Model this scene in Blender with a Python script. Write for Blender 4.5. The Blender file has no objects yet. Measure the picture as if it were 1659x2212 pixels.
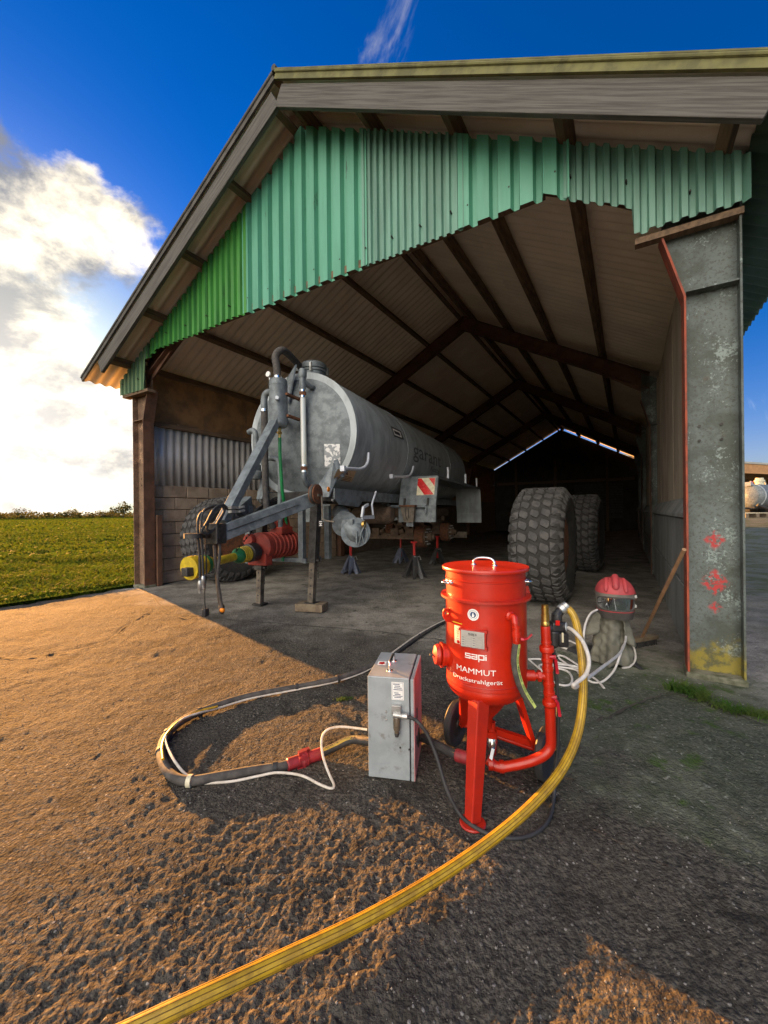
import bpy, math, random
import numpy as np
from mathutils import Vector, Matrix

random.seed(7)
rng = np.random.default_rng(7)
S = bpy.context.scene
COL = S.collection
R = math.radians

# ---------------------------------------------------------------- camera
CAM_H = 1.35
FPX, CXP, CYP = 870.0, 829.5, 1106.0          # focal length and centre for a 1659 x 2212 picture
ROLL = R(0.6)
cr, sr = math.cos(ROLL), math.sin(ROLL)
cam = bpy.data.objects.new('camera', bpy.data.cameras.new('camera'))
COL.objects.link(cam)
cam.data.sensor_fit = 'VERTICAL'
cam.data.sensor_height = 24.0
cam.data.lens = 24.0 * FPX / 2212.0
cam.data.clip_start = 0.05
cam.data.clip_end = 4000
cam.matrix_world = Matrix(((cr, sr, 0, 0), (0, 0, -1, 0), (-sr, cr, 0, CAM_H), (0, 0, 0, 1)))
S.camera = cam

# ---------------------------------------------------------------- light
SUN_AZ, SUN_EL = R(-45.2), R(7.0)             # azimuth measured from +Y, positive towards +X
SUND = Vector((math.sin(SUN_AZ) * math.cos(SUN_EL), math.cos(SUN_AZ) * math.cos(SUN_EL), math.sin(SUN_EL)))
sl = bpy.data.lights.new('sun', 'SUN')
sl.energy = 2.6
sl.angle = R(0.6)
sl.color = (1.0, 0.44, 0.11)
sun = bpy.data.objects.new('sun', sl)
COL.objects.link(sun)
sun.rotation_euler = (-SUND).to_track_quat('-Z', 'Y').to_euler()

S.view_settings.view_transform = 'Standard'
S.view_settings.look = 'None'
S.view_settings.exposure = 3.5
S.view_settings.gamma = 1.0
S.view_settings.use_curve_mapping = False
S.cycles.max_bounces = 10
S.cycles.diffuse_bounces = 7
S.cycles.transparent_max_bounces = 12

w = bpy.data.worlds.new('World')
S.world = w
w.use_nodes = True
NT = w.node_tree
NT.nodes.clear()


def nd(t, typ, **kw):
    n = t.nodes.new(typ)
    for k, v in kw.items():
        if k[0] == '_':
            n.inputs[int(k[1:])].default_value = v
        else:
            setattr(n, k, v)
    return n


def lk(t, a, b):
    t.links.new(a, b)


def mth(t, op, a, b=None, c=None, clamp=False):
    n = t.nodes.new('ShaderNodeMath')
    n.operation = op
    n.use_clamp = clamp
    for i, v in enumerate((a, b, c)):
        if v is None:
            continue
        if isinstance(v, (int, float)):
            n.inputs[i].default_value = v
        else:
            t.links.new(v, n.inputs[i])
    return n.outputs[0]


def mixc(t, f, a, b, mode='MIX'):
    n = t.nodes.new('ShaderNodeMix')
    n.data_type = 'RGBA'
    n.blend_type = mode
    for i, v in ((0, f), (6, a), (7, b)):
        if isinstance(v, (int, float)):
            n.inputs[i].default_value = v
        elif isinstance(v, (tuple, list)):
            n.inputs[i].default_value = (*v[:3], 1)
        else:
            t.links.new(v, n.inputs[i])
    return n.outputs[2]


def smooth(t, v, lo, hi):
    n = t.nodes.new('ShaderNodeMapRange')
    n.interpolation_type = 'SMOOTHSTEP'
    n.inputs[1].default_value = lo
    n.inputs[2].default_value = hi
    t.links.new(v, n.inputs[0])
    return n.outputs[0]


def dotv(t, v, d):
    n = t.nodes.new('ShaderNodeVectorMath')
    n.operation = 'DOT_PRODUCT'
    t.links.new(v, n.inputs[0])
    n.inputs[1].default_value = d
    return n.outputs['Value']


def build_world():
    t = NT
    tc = nd(t, 'ShaderNodeTexCoord')
    sky = nd(t, 'ShaderNodeTexSky', sky_type='NISHITA')
    sky.sun_disc = False
    sky.sun_elevation = SUN_EL
    sky.sun_rotation = SUN_AZ
    sky.air_density = 1.0
    sky.dust_density = 0.1
    sky.ozone_density = 2.5
    d = tc.outputs['Generated']
    sep = nd(t, 'ShaderNodeSeparateXYZ')
    lk(t, d, sep.inputs[0])
    z = sep.outputs[2]
    # deepen the blue of the clear air
    hs = nd(t, 'ShaderNodeHueSaturation')
    hs.inputs['Saturation'].default_value = 1.45
    lk(t, sky.outputs[0], hs.inputs['Color'])
    base = mixc(t, 1.0, hs.outputs[0], (0.165, 0.135, 0.235), 'MULTIPLY')
    # clouds: a broken cumulus bank on the sun's side, extended unseen behind to light the shade, thin wisps elsewhere
    def skynoise(scale, det, rough, stretch=(1, 1, 1), loc=(0, 0, 0), dist=0.0):
        mp_ = nd(t, 'ShaderNodeMapping')
        mp_.inputs['Scale'].default_value = stretch
        mp_.inputs['Location'].default_value = loc
        lk(t, d, mp_.inputs[0])
        n = nd(t, 'ShaderNodeTexNoise')
        n.inputs['Scale'].default_value = scale
        n.inputs['Detail'].default_value = det
        n.inputs['Roughness'].default_value = rough
        n.inputs['Distortion'].default_value = dist
        lk(t, mp_.outputs[0], n.inputs['Vector'])
        return n.outputs[0]
    n1 = skynoise(5.2, 10, 0.60, (1, 1, 1.5), (1.3, 0.4, 2.2), 0.15)
    sd = dotv(t, d, SUND)
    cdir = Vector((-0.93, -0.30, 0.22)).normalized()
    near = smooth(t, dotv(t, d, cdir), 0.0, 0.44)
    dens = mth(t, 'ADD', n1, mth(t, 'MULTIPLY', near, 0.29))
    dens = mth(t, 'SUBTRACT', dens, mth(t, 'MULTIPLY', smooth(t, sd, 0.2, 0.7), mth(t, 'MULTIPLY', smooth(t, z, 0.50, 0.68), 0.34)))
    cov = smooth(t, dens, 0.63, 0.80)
    wisp = mth(t, 'MULTIPLY', smooth(t, skynoise(3.4, 9, 0.62, (1, 1, 0.55), (4.0, 1.0, 0.0), 0.9), 0.60, 0.80), 0.40)
    cov = mth(t, 'MAXIMUM', cov, wisp)
    # shading of the cloud: brighter towards its edges and towards the sun
    lit = smooth(t, mth(t, 'ADD', skynoise(7.5, 9, 0.6, (1, 1, 1.5), (1.36, 0.36, 2.28), 0.15), mth(t, 'MULTIPLY', dens, -0.12)), 0.30, 0.56)
    # glow of the low sun behind the haze
    # clouds round the low sun show their shaded side, unseen ones opposite are brightened to fill the shade
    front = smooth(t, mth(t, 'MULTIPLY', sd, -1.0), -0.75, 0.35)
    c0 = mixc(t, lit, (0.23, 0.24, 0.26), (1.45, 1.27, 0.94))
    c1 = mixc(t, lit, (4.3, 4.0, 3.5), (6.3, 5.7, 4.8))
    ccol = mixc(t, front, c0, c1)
    g = mth(t, 'POWER', mth(t, 'MAXIMUM', sd, 0.0), 26.0)
    base2 = mixc(t, 1.0, base, mixc(t, g, (0, 0, 0), (1.3, 1.15, 0.95)), 'ADD')
    # the air round the sun never gets brighter than white
    sc_ = nd(t, 'ShaderNodeVectorMath', operation='MINIMUM')
    lk(t, base2, sc_.inputs[0])
    sc_.inputs[1].default_value = (0.80, 0.77, 0.72)
    base2 = sc_.outputs[0]
    # pale horizon
    hz = mth(t, 'POWER', mth(t, 'SUBTRACT', 1.0, mth(t, 'MINIMUM', mth(t, 'MAXIMUM', z, 0.0), 1.0)), 9.0)
    base3 = mixc(t, mth(t, 'MULTIPLY', hz, 0.55), base2, (0.42, 0.50, 0.53))
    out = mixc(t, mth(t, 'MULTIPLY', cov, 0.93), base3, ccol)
    out = mixc(t, 1.0, out, mixc(t, g, (0, 0, 0), (0.62, 0.56, 0.48)), 'ADD')
    bg = nd(t, 'ShaderNodeBackground')
    bg.inputs[1].default_value = 0.105
    lk(t, out, bg.inputs[0])
    o = nd(t, 'ShaderNodeOutputWorld')
    lk(t, bg.outputs[0], o.inputs[0])


build_world()

# ---------------------------------------------------------------- pixel -> place
CAMP = np.array([0, 0, CAM_H])


def ray(x, y):
    a = (x - CXP) / FPX
    b = (CYP - y) / FPX
    return np.array([a * cr + b * sr, 1.0, -a * sr + b * cr])


def G(x, y, z=0.0):
    d = ray(x, y)
    return Vector(CAMP + d * ((z - CAM_H) / d[2]))


def D(x, y, dep):
    return Vector(CAMP + ray(x, y) * dep)


def onplane(x, y, p, n):
    d = ray(x, y)
    n = np.array(n)
    return Vector(CAMP + d * (np.dot(np.array(p) - CAMP, n) / np.dot(d, n)))


AB = R(31.2)
BO = Vector((-4.703, 7.561, 0))
BU = Vector((math.cos(AB), -math.sin(AB), 0))
BV = Vector((math.sin(AB), math.cos(AB), 0))
BW = 8.70
UC = 4.35
ZV = Vector((0, 0, 1))


def BP(u, v, z):
    return BO + BU * u + BV * v + ZV * z


# ---------------------------------------------------------------- mesh helpers
class MB:
    def __init__(self):
        self.v = []
        self.f = []

    def add(self, vs, fs):
        o = len(self.v)
        self.v.extend([tuple(p) for p in vs])
        self.f.extend([tuple(i + o for i in f) for f in fs])
        return self

    def box(self, c, s, ax=None):
        c = Vector(c)
        if ax is None:
            ax = (Vector((1, 0, 0)), Vector((0, 1, 0)), ZV)
        h = [Vector(a).normalized() * (k / 2) for a, k in zip(ax, s)]
        vs = [c + h[0] * i + h[1] * j + h[2] * k for k in (-1, 1) for j in (-1, 1) for i in (-1, 1)]
        return self.add(vs, [(0, 2, 3, 1), (4, 5, 7, 6), (0, 1, 5, 4), (2, 6, 7, 3), (0, 4, 6, 2), (1, 3, 7, 5)])

    def beam(self, a, b, w, h, up=ZV):
        a = Vector(a)
        b = Vector(b)
        x = (b - a).normalized()
        y = up.cross(x).normalized()
        z = x.cross(y)
        return self.box((a + b) / 2, ((b - a).length, w, h), (x, y, z))

    def tube(self, pts, r, n=10, cap=True, flat=None):
        pts = [Vector(p) for p in pts]
        k = len(pts)
        rs = r if isinstance(r, (list, tuple)) else [r] * k
        tang = []
        for i in range(k):
            a = pts[max(i - 1, 0)]
            b = pts[min(i + 1, k - 1)]
            tang.append((b - a).normalized())
        up = ZV if abs(tang[0].z) < 0.95 else Vector((1, 0, 0))
        x = up.cross(tang[0]).normalized()
        vs = []
        for i in range(k):
            tn = tang[i]
            x = (x - tn * x.dot(tn)).normalized()
            y = tn.cross(x)
            for j in range(n):
                a = 2 * math.pi * j / n
                vs.append(pts[i] + x * (math.cos(a) * rs[i]) + y * (math.sin(a) * rs[i]))
        fs = []
        for i in range(k - 1):
            for j in range(n):
                j2 = (j + 1) % n
                fs.append((i * n + j, i * n + j2, (i + 1) * n + j2, (i + 1) * n + j))
        if cap:
            fs.append(tuple(reversed(range(n))))
            fs.append(tuple(range((k - 1) * n, k * n)))
        return self.add(vs, fs)

    def lathe(self, prof, c=(0, 0, 0), axis=ZV, n=32, a0=0.0, a1=None):
        c = Vector(c)
        axis = Vector(axis).normalized()
        x = (ZV if abs(axis.z) < 0.9 else Vector((1, 0, 0))).cross(axis).normalized()
        y = axis.cross(x)
        full = a1 is None
        m = n if full else n + 1
        vs = []
        for r, h in prof:
            for j in range(m):
                a = a0 + (2 * math.pi if full else (a1 - a0)) * j / n
                vs.append(c + axis * h + x * (r * math.cos(a)) + y * (r * math.sin(a)))
        fs = []
        for i in range(len(prof) - 1):
            for j in range(n):
                j2 = (j + 1) % m if full else j + 1
                fs.append((i * m + j, i * m + j2, (i + 1) * m + j2, (i + 1) * m + j))
        if full:
            if prof[0][0] > 1e-4:
                fs.append(tuple(reversed(range(m))))
            if prof[-1][0] > 1e-4:
                fs.append(tuple(range((len(prof) - 1) * m, len(prof) * m)))
        return self.add(vs, fs)

    def cyl(self, a, b, r, n=16, r2=None):
        a = Vector(a)
        b = Vector(b)
        return self.lathe([(r, 0), (r if r2 is None else r2, (b - a).length)], a, b - a, n)

    def prism(self, poly, th):
        th = Vector(th)
        n = len(poly)
        vs = [Vector(p) for p in poly] + [Vector(p) + th for p in poly]
        fs = [tuple(reversed(range(n))), tuple(range(n, 2 * n))]
        fs += [(i, (i + 1) % n, (i + 1) % n + n, i + n) for i in range(n)]
        return self.add(vs, fs)

    def build(self, name, m, parent=None, smooth=True, ang=38, solid=0.0, bev=0.0):
        me = bpy.data.meshes.new(name)
        off = parent_loc(parent)
        me.from_pydata([(p[0] - off.x, p[1] - off.y, p[2] - off.z) for p in self.v], [], self.f)
        me.materials.append(m)
        if smooth:
            me.polygons.foreach_set('use_smooth', [True] * len(me.polygons))
            me.set_sharp_from_angle(angle=R(ang))
        o = bpy.data.objects.new(name, me)
        COL.objects.link(o)
        if parent is not None:
            o.parent = parent
        if solid:
            s = o.modifiers.new('solid', 'SOLIDIFY')
            s.thickness = solid
            s.offset = 0
        if bev:
            b = o.modifiers.new('bevel', 'BEVEL')
            b.width = bev
            b.segments = 2
            b.limit_method = 'ANGLE'
        return o


def parent_loc(p):
    v = Vector((0, 0, 0))
    while p is not None:
        v = v + p.location
        p = p.parent
    return v


def thing(name, label, cat, loc=(0, 0, 0), group=None, rot=None):
    o = bpy.data.objects.new(name, None)
    o.empty_display_size = 0.1
    COL.objects.link(o)
    o.location = loc
    if rot:
        o.rotation_euler = rot
    return tag(o, label, cat, group)


def tag(o, label, cat, group=None):
    o['label'] = label
    o['category'] = cat
    if group:
        o['group'] = group
    return o


def copy_tree(o, parent=None):
    c = o.copy()
    COL.objects.link(c)
    c.parent = parent
    for ch in list(o.children):
        copy_tree(ch, c)
    return c


def inst(src, name, loc, parent, rot=None):
    """another object on the same mesh"""
    o = bpy.data.objects.new(name, src.data)
    COL.objects.link(o)
    o.parent = parent
    o.location = Vector(loc)
    if rot is not None:
        o.rotation_euler = rot
    return o


def spline(pts, n=8):
    p = [Vector(q) for q in pts]
    p = [p[0] * 2 - p[1]] + p + [p[-1] * 2 - p[-2]]
    out = []
    for i in range(1, len(p) - 2):
        for k in range(n):
            t = k / n
            a, b, c, d = p[i - 1], p[i], p[i + 1], p[i + 2]
            out.append(0.5 * ((2 * b) + (c - a) * t + (2 * a - 5 * b + 4 * c - d) * t * t + (3 * b - a - 3 * c + d) * t ** 3))
    out.append(p[-2])
    return out


# ---------------------------------------------------------------- materials
def mat(name, c1, c2=None, scale=6.0, rough=0.7, metal=0.0, bump=0.15, bscale=60.0, spots=(), stretch=(1, 1, 1),
        coat=0.0, lo=0.38, hi=0.64, detail=6, spec=0.5, rvar=0.12, trans=0.0):
    m = bpy.data.materials.new(name)
    m.use_nodes = True
    t = m.node_tree
    b = t.nodes['Principled BSDF']
    tc = nd(t, 'ShaderNodeTexCoord')
    oi = nd(t, 'ShaderNodeObjectInfo')
    sh = nd(t, 'ShaderNodeVectorMath', operation='ADD')
    lk(t, tc.outputs['Object'], sh.inputs[0])
    rv = nd(t, 'ShaderNodeVectorMath', operation='SCALE')
    rv.inputs[0].default_value = (17.0, 31.0, 11.0)
    lk(t, oi.outputs['Random'], rv.inputs['Scale'])
    lk(t, rv.outputs[0], sh.inputs[1])
    mp = nd(t, 'ShaderNodeMapping')
    mp.inputs['Scale'].default_value = stretch
    lk(t, sh.outputs[0], mp.inputs[0])
    vec = mp.outputs[0]

    def noise(sc, det=detail, r=0.6, v=vec):
        n = nd(t, 'ShaderNodeTexNoise')
        n.inputs['Scale'].default_value = sc
        n.inputs['Detail'].default_value = det
        n.inputs['Roughness'].default_value = r
        lk(t, v, n.inputs['Vector'])
        return n.outputs[0]
    c2 = c2 or tuple(x * 0.72 for x in c1)
    base = noise(scale)
    col = mixc(t, smooth(t, base, lo, hi), c1, c2)
    for (sc, ss, slo, shi) in spots:
        col = mixc(t, smooth(t, noise(ss, 8, 0.65), slo, shi), col, sc)
    lk(t, col, b.inputs['Base Color'])
    rr = mth(t, 'ADD', mth(t, 'MULTIPLY', mth(t, 'SUBTRACT', noise(scale * 2.3), 0.5), rvar * 2), rough, clamp=True)
    lk(t, rr, b.inputs['Roughness'])
    b.inputs['Metallic'].default_value = metal
    b.inputs['Specular IOR Level'].default_value = spec
    if coat:
        b.inputs['Coat Weight'].default_value = coat
        b.inputs['Coat Roughness'].default_value = 0.15
    if trans:
        b.inputs['Transmission Weight'].default_value = trans
    if bump:
        bn = nd(t, 'ShaderNodeBump')
        bn.inputs['Strength'].default_value = bump
        bn.inputs['Distance'].default_value = 0.01
        lk(t, noise(bscale, 5, 0.6), bn.inputs['Height'])
        lk(t, bn.outputs[0], b.inputs['Normal'])
    return m


RUST = (0.16, 0.055, 0.02)
M = {}
M['galv'] = mat('galvanised', (0.175, 0.20, 0.21), (0.10, 0.116, 0.124), 9, 0.55, 0.2, 0.08, 120, spots=(((0.29, 0.32, 0.33), 45, 0.60, 0.72), ((0.12, 0.115, 0.10), 3, 0.66, 0.85)))
M['tank'] = mat('tank_steel', (0.39, 0.43, 0.445), (0.27, 0.295, 0.305), 5, 0.5, 0.1, 0.06, 90, stretch=(1, 1, 0.35),
                spots=(((0.46, 0.49, 0.50), 60, 0.62, 0.74), ((0.105, 0.10, 0.085), 2.2, 0.58, 0.8)))
M['dark_steel'] = mat('dark_steel', (0.07, 0.065, 0.06), (0.035, 0.033, 0.03), 12, 0.6, 0.5, 0.2, 90, spots=((RUST, 9, 0.6, 0.75),))
M['rusty'] = mat('rusty_steel', (0.18, 0.07, 0.03), (0.09, 0.04, 0.022), 14, 0.85, 0.1, 0.3, 90)
M['chrome'] = mat('bright_steel', (0.75, 0.75, 0.74), (0.6, 0.6, 0.6), 20, 0.18, 1.0, 0.0)
M['brass'] = mat('brass', (0.62, 0.40, 0.12), (0.45, 0.28, 0.07), 25, 0.3, 0.9, 0.03)
M['zinc'] = mat('zinc_fitting', (0.55, 0.55, 0.53), (0.38, 0.38, 0.37), 30, 0.35, 0.7, 0.03)
M['red'] = mat('red_enamel', (0.50, 0.017, 0.0025), (0.42, 0.014, 0.0025), 7, 0.36, 0.0, 0.04, 30, coat=0.2,
               spots=(((0.22, 0.015, 0.008), 26, 0.70, 0.80),), rvar=0.08)
M['red_worn'] = mat('red_enamel_worn', (0.46, 0.018, 0.005), (0.36, 0.015, 0.005), 9, 0.42, 0.0, 0.06, 40, coat=0.15,
                    spots=(((0.42, 0.33, 0.27), 15, 0.70, 0.76), ((0.12, 0.02, 0.015), 22, 0.66, 0.76)))
M['lever'] = mat('red_plastic_lever', (0.5, 0.012, 0.03), None, 10, 0.35, 0, 0.02)
M['coupling'] = mat('maroon_coupling', (0.30, 0.022, 0.028), (0.2, 0.016, 0.02), 20, 0.5, 0, 0.08)
M['pump'] = mat('pump_red', (0.34, 0.04, 0.022), (0.22, 0.03, 0.018), 12, 0.6, 0, 0.15, 60)
M['black'] = mat('black_rubber', (0.022, 0.022, 0.023), (0.035, 0.033, 0.032), 18, 0.65, 0, 0.08, 120)
M['hose_dusty'] = mat('dusty_rubber', (0.045, 0.04, 0.037), (0.085, 0.075, 0.065), 20, 0.8, 0, 0.1, 120)
M['black_plastic'] = mat('black_plastic', (0.018, 0.018, 0.02), (0.028, 0.028, 0.03), 22, 0.38, 0, 0.03)
M['tyre_dark'] = mat('tyre_groove_rubber', (0.022, 0.021, 0.02), (0.035, 0.033, 0.031), 9, 0.9, 0, 0.2, 60)
M['tyre'] = mat('tyre_rubber', (0.050, 0.049, 0.05), (0.085, 0.08, 0.077), 9, 0.85, 0, 0.3, 60, spots=(((0.15, 0.135, 0.115), 30, 0.60, 0.75),))
M['yellow_hose'] = mat('yellow_hose', (0.50, 0.30, 0.012), (0.33, 0.19, 0.010), 25, 0.42, 0, 0.06, 140, coat=0.25, spots=(((0.10, 0.07, 0.02), 16, 0.58, 0.78),))
M['yellow_dark'] = mat('yellow_hose_stripe', (0.20, 0.115, 0.01), (0.10, 0.06, 0.01), 25, 0.5)
M['white_tube'] = mat('white_tube', (0.62, 0.56, 0.48), (0.5, 0.44, 0.36), 25, 0.45, 0, 0.03)
M['clear_tube'] = mat('clear_tube', (0.55, 0.60, 0.58), (0.42, 0.40, 0.26), 6, 0.15, 0, 0.0, coat=0.5, stretch=(1, 1, 0.2))
M['pto'] = mat('yellow_guard', (0.58, 0.42, 0.02), (0.42, 0.30, 0.02), 14, 0.45, 0, 0.05)
M['green_plastic'] = mat('green_plastic', (0.02, 0.18, 0.06), None, 14, 0.4, 0, 0.03)
M['green_hose'] = mat('green_hose', (0.01, 0.22, 0.06), None, 14, 0.4, 0, 0.03)
M['cabinet'] = mat('grey_cabinet_paint', (0.33, 0.36, 0.375), (0.27, 0.30, 0.31), 8, 0.38, 0.1, 0.02, 60, spots=(((0.15, 0.135, 0.115), 11, 0.56, 0.74),))
M['pink'] = mat('pale_red_panel', (0.60, 0.27, 0.26), (0.50, 0.20, 0.19), 8, 0.5, 0, 0.04, spots=(((0.5, 0.35, 0.34), 20, 0.66, 0.74),))  # the paleness of reflected light is put into this red
M['white_paint'] = mat('white_print', (0.82, 0.80, 0.76), (0.74, 0.71, 0.67), 20, 0.5, 0, 0.0)
M['ink'] = mat('black_print', (0.02, 0.02, 0.022), None, 20, 0.5, 0, 0.0)
M['grey_ink'] = mat('grey_print', (0.22, 0.22, 0.22), None, 20, 0.5, 0, 0.0)
M['blue_ink'] = mat('blue_print', (0.02, 0.06, 0.16), None, 20, 0.5, 0, 0.0)
M['blue_sign'] = mat('blue_sign', (0.01, 0.13, 0.45), None, 20, 0.4, 0, 0.0)
M['yellow_sticker'] = mat('yellow_sticker', (0.85, 0.58, 0.03), None, 20, 0.4, 0, 0.0)
M['cream'] = mat('cream_sticker', (0.66, 0.60, 0.42), (0.5, 0.45, 0.3), 20, 0.5, 0, 0.0)
M['orange_label'] = mat('pale_orange_label', (0.62, 0.42, 0.24), (0.5, 0.34, 0.2), 10, 0.5, 0, 0.0)
M['plate'] = mat('name_plate', (0.52, 0.50, 0.46), (0.44, 0.42, 0.39), 12, 0.35, 0.4, 0.0)
M['reflect_red'] = mat('reflector_red', (0.62, 0.012, 0.01), None, 12, 0.25, 0, 0.0, coat=0.5)
M['amber'] = mat('amber_reflector', (0.85, 0.26, 0.01), None, 12, 0.25, 0, 0.0, coat=0.5)
M['wood'] = mat('old_wood', (0.20, 0.155, 0.10), (0.12, 0.085, 0.055), 10, 0.85, 0, 0.3, 50, stretch=(1, 1, 1))
M['broomwood'] = mat('broom_handle_wood', (0.36, 0.20, 0.10), (0.25, 0.14, 0.075), 8, 0.6, 0, 0.1, 40)

# ================================================================ GROUND
def hsh(ix, iy, s):
    h = (ix.astype(np.int64) * 374761393 + iy.astype(np.int64) * 668265263 + s * 974634777) & 0xFFFFFFFF
    h = ((h ^ (h >> 13)) * 1274126177) & 0xFFFFFFFF
    return ((h ^ (h >> 16)) & 0xFFFF) / 65535.0


def vn(x, y, s=0):
    ix = np.floor(x)
    iy = np.floor(y)
    fx = x - ix
    fy = y - iy
    fx = fx * fx * (3 - 2 * fx)
    fy = fy * fy * (3 - 2 * fy)
    a = hsh(ix, iy, s)
    b = hsh(ix + 1, iy, s)
    c = hsh(ix, iy + 1, s)
    d = hsh(ix + 1, iy + 1, s)
    return (a + (b - a) * fx + (c - a) * fy + (a - b - c + d) * fx * fy) * 2 - 1


def sstep(x, a, b):
    t = np.clip((x - a) / (b - a), 0, 1)
    return t * t * (3 - 2 * t)


def ground_big(x, y):
    """the slow rise and fall of the yard"""
    x = np.asarray(x, float)
    y = np.asarray(y, float)
    r = np.hypot(x, y)
    h = 0.010 * vn(x / 1.7, y / 1.7, 3) + 0.004 * vn(x / 0.6, y / 0.6, 4)
    # a shallow trough close to the photographer, falling away from the sun
    k = (x - 0.42) * 0.60 + (1.12 - y) * 0.80
    c = (x - 0.42) * 0.80 - (1.12 - y) * 0.60
    h = h - 0.036 * (sstep(k, -0.34, -0.12) - sstep(k, 0.02, 0.46)) * sstep(c, -0.95, -0.45) * (1 - sstep(c, 0.35, 0.75))
    # the far yard on the right climbs a little
    h = h + 0.62 * sstep(r, 16, 33) * sstep(x / np.maximum(r, 1e-3), 0.45, 0.62)
    return h


def ground_fine(x, y):
    r = np.hypot(x, y)
    u = (x + 4.703) * BU.x + (y - 7.561) * BU.y
    v = (x + 4.703) * BV.x + (y - 7.561) * BV.y
    yard = 1 - 0.72 * sstep(v + 0.5 * vn(x * 1.3, y * 1.3, 9), -0.9, 0.3)
    f = np.zeros_like(x)
    f += (0.0030 + 0.0022 * sstep(r, 2.2, 4)) * vn(x / 0.16, y / 0.16, 11) + 0.006 * vn(x / 0.42 + y / 1.3, y / 0.42 - x / 1.3, 17) * sstep(r, 2.5, 5)
    f += (0.0034 + 0.0016 * sstep(r, 2.2, 4)) * vn(x / 0.055 + 3, y / 0.055, 12) * (1 - sstep(r, 5, 11) * 0.4)
    f += 0.0040 * vn(x / 0.022, y / 0.022 + 7, 13) * (1 - sstep(r, 2.5, 5))
    f += 0.0026 * vn(x / 0.011, y / 0.011 + 7, 14) * (1 - sstep(r, 1.6, 2.6))
    p = vn(x / 0.5, y / 0.5, 21)
    f = f * yard * (0.75 + 0.45 * p)
    f += 0.004 * yard * np.maximum(0, vn(x / 0.11, y / 0.11, 15) - 0.55) * (1 - sstep(r, 6, 12))
    # cracks between the old slabs in front of the left post
    for (ax, ay, bx, by, wd, dp) in CRACKS:
        dx, dy = bx - ax, by - ay
        L2 = dx * dx + dy * dy
        t = np.clip(((x - ax) * dx + (y - ay) * dy) / L2, 0, 1)
        wob = np.abs(0.02 * vn(x * 5, y * 5, 31))
        d = np.hypot(x - ax - t * dx, y - ay - t * dy) + wob
        f -= dp * np.exp(-(d / wd) ** 2)
    return f


def crackpts(px):
    g = [G(*p) for p in px]
    return [(a.x, a.y, b.x, b.y) for a, b in zip(g, g[1:])]


CRACKS = [(*c, 0.030, 0.010) for c in crackpts([(0, 1418), (110, 1412), (230, 1385), (285, 1345), (330, 1325), (420, 1330), (560, 1345)])]
CRACKS += [(*c, 0.02, 0.014) for c in crackpts([(1330, 1545), (1440, 1500), (1560, 1535), (1659, 1568)])]
CRACKS += [(*c, 0.015, 0.01) for c in crackpts([(560, 1345), (760, 1360), (960, 1385)])]


def gz(x, y):
    return float(ground_big(np.array([x]), np.array([y]))[0])


def grid_object(name, X, Y, Z, m, wrap=False):
    nr, nc = X.shape
    co = np.stack([X, Y, Z], -1).reshape(-1, 3)
    i = np.arange(nr - 1)[:, None]
    j = np.arange(nc if wrap else nc - 1)[None, :]
    j2 = (j + 1) % nc
    q = np.stack([i * nc + j, i * nc + j2, (i + 1) * nc + j2, (i + 1) * nc + j], -1).reshape(-1, 4)
    return raw_mesh(name, co, q, m)


def raw_mesh(name, co, q, m, smooth=True, parent=None):
    me = bpy.data.meshes.new(name)
    k = q.shape[1]
    me.vertices.add(len(co))
    me.vertices.foreach_set('co', np.ascontiguousarray(co, dtype=np.float32).ravel())
    me.loops.add(q.size)
    me.loops.foreach_set('vertex_index', np.ascontiguousarray(q, dtype=np.int32).ravel())
    me.polygons.add(len(q))
    me.polygons.foreach_set('loop_start', np.arange(0, q.size, k, dtype=np.int32))
    me.polygons.foreach_set('use_smooth', np.full(len(q), smooth))
    me.update(calc_edges=True)
    me.materials.append(m)
    o = bpy.data.objects.new(name, me)
    COL.objects.link(o)
    if parent:
        o.parent = parent
    return o


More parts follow.
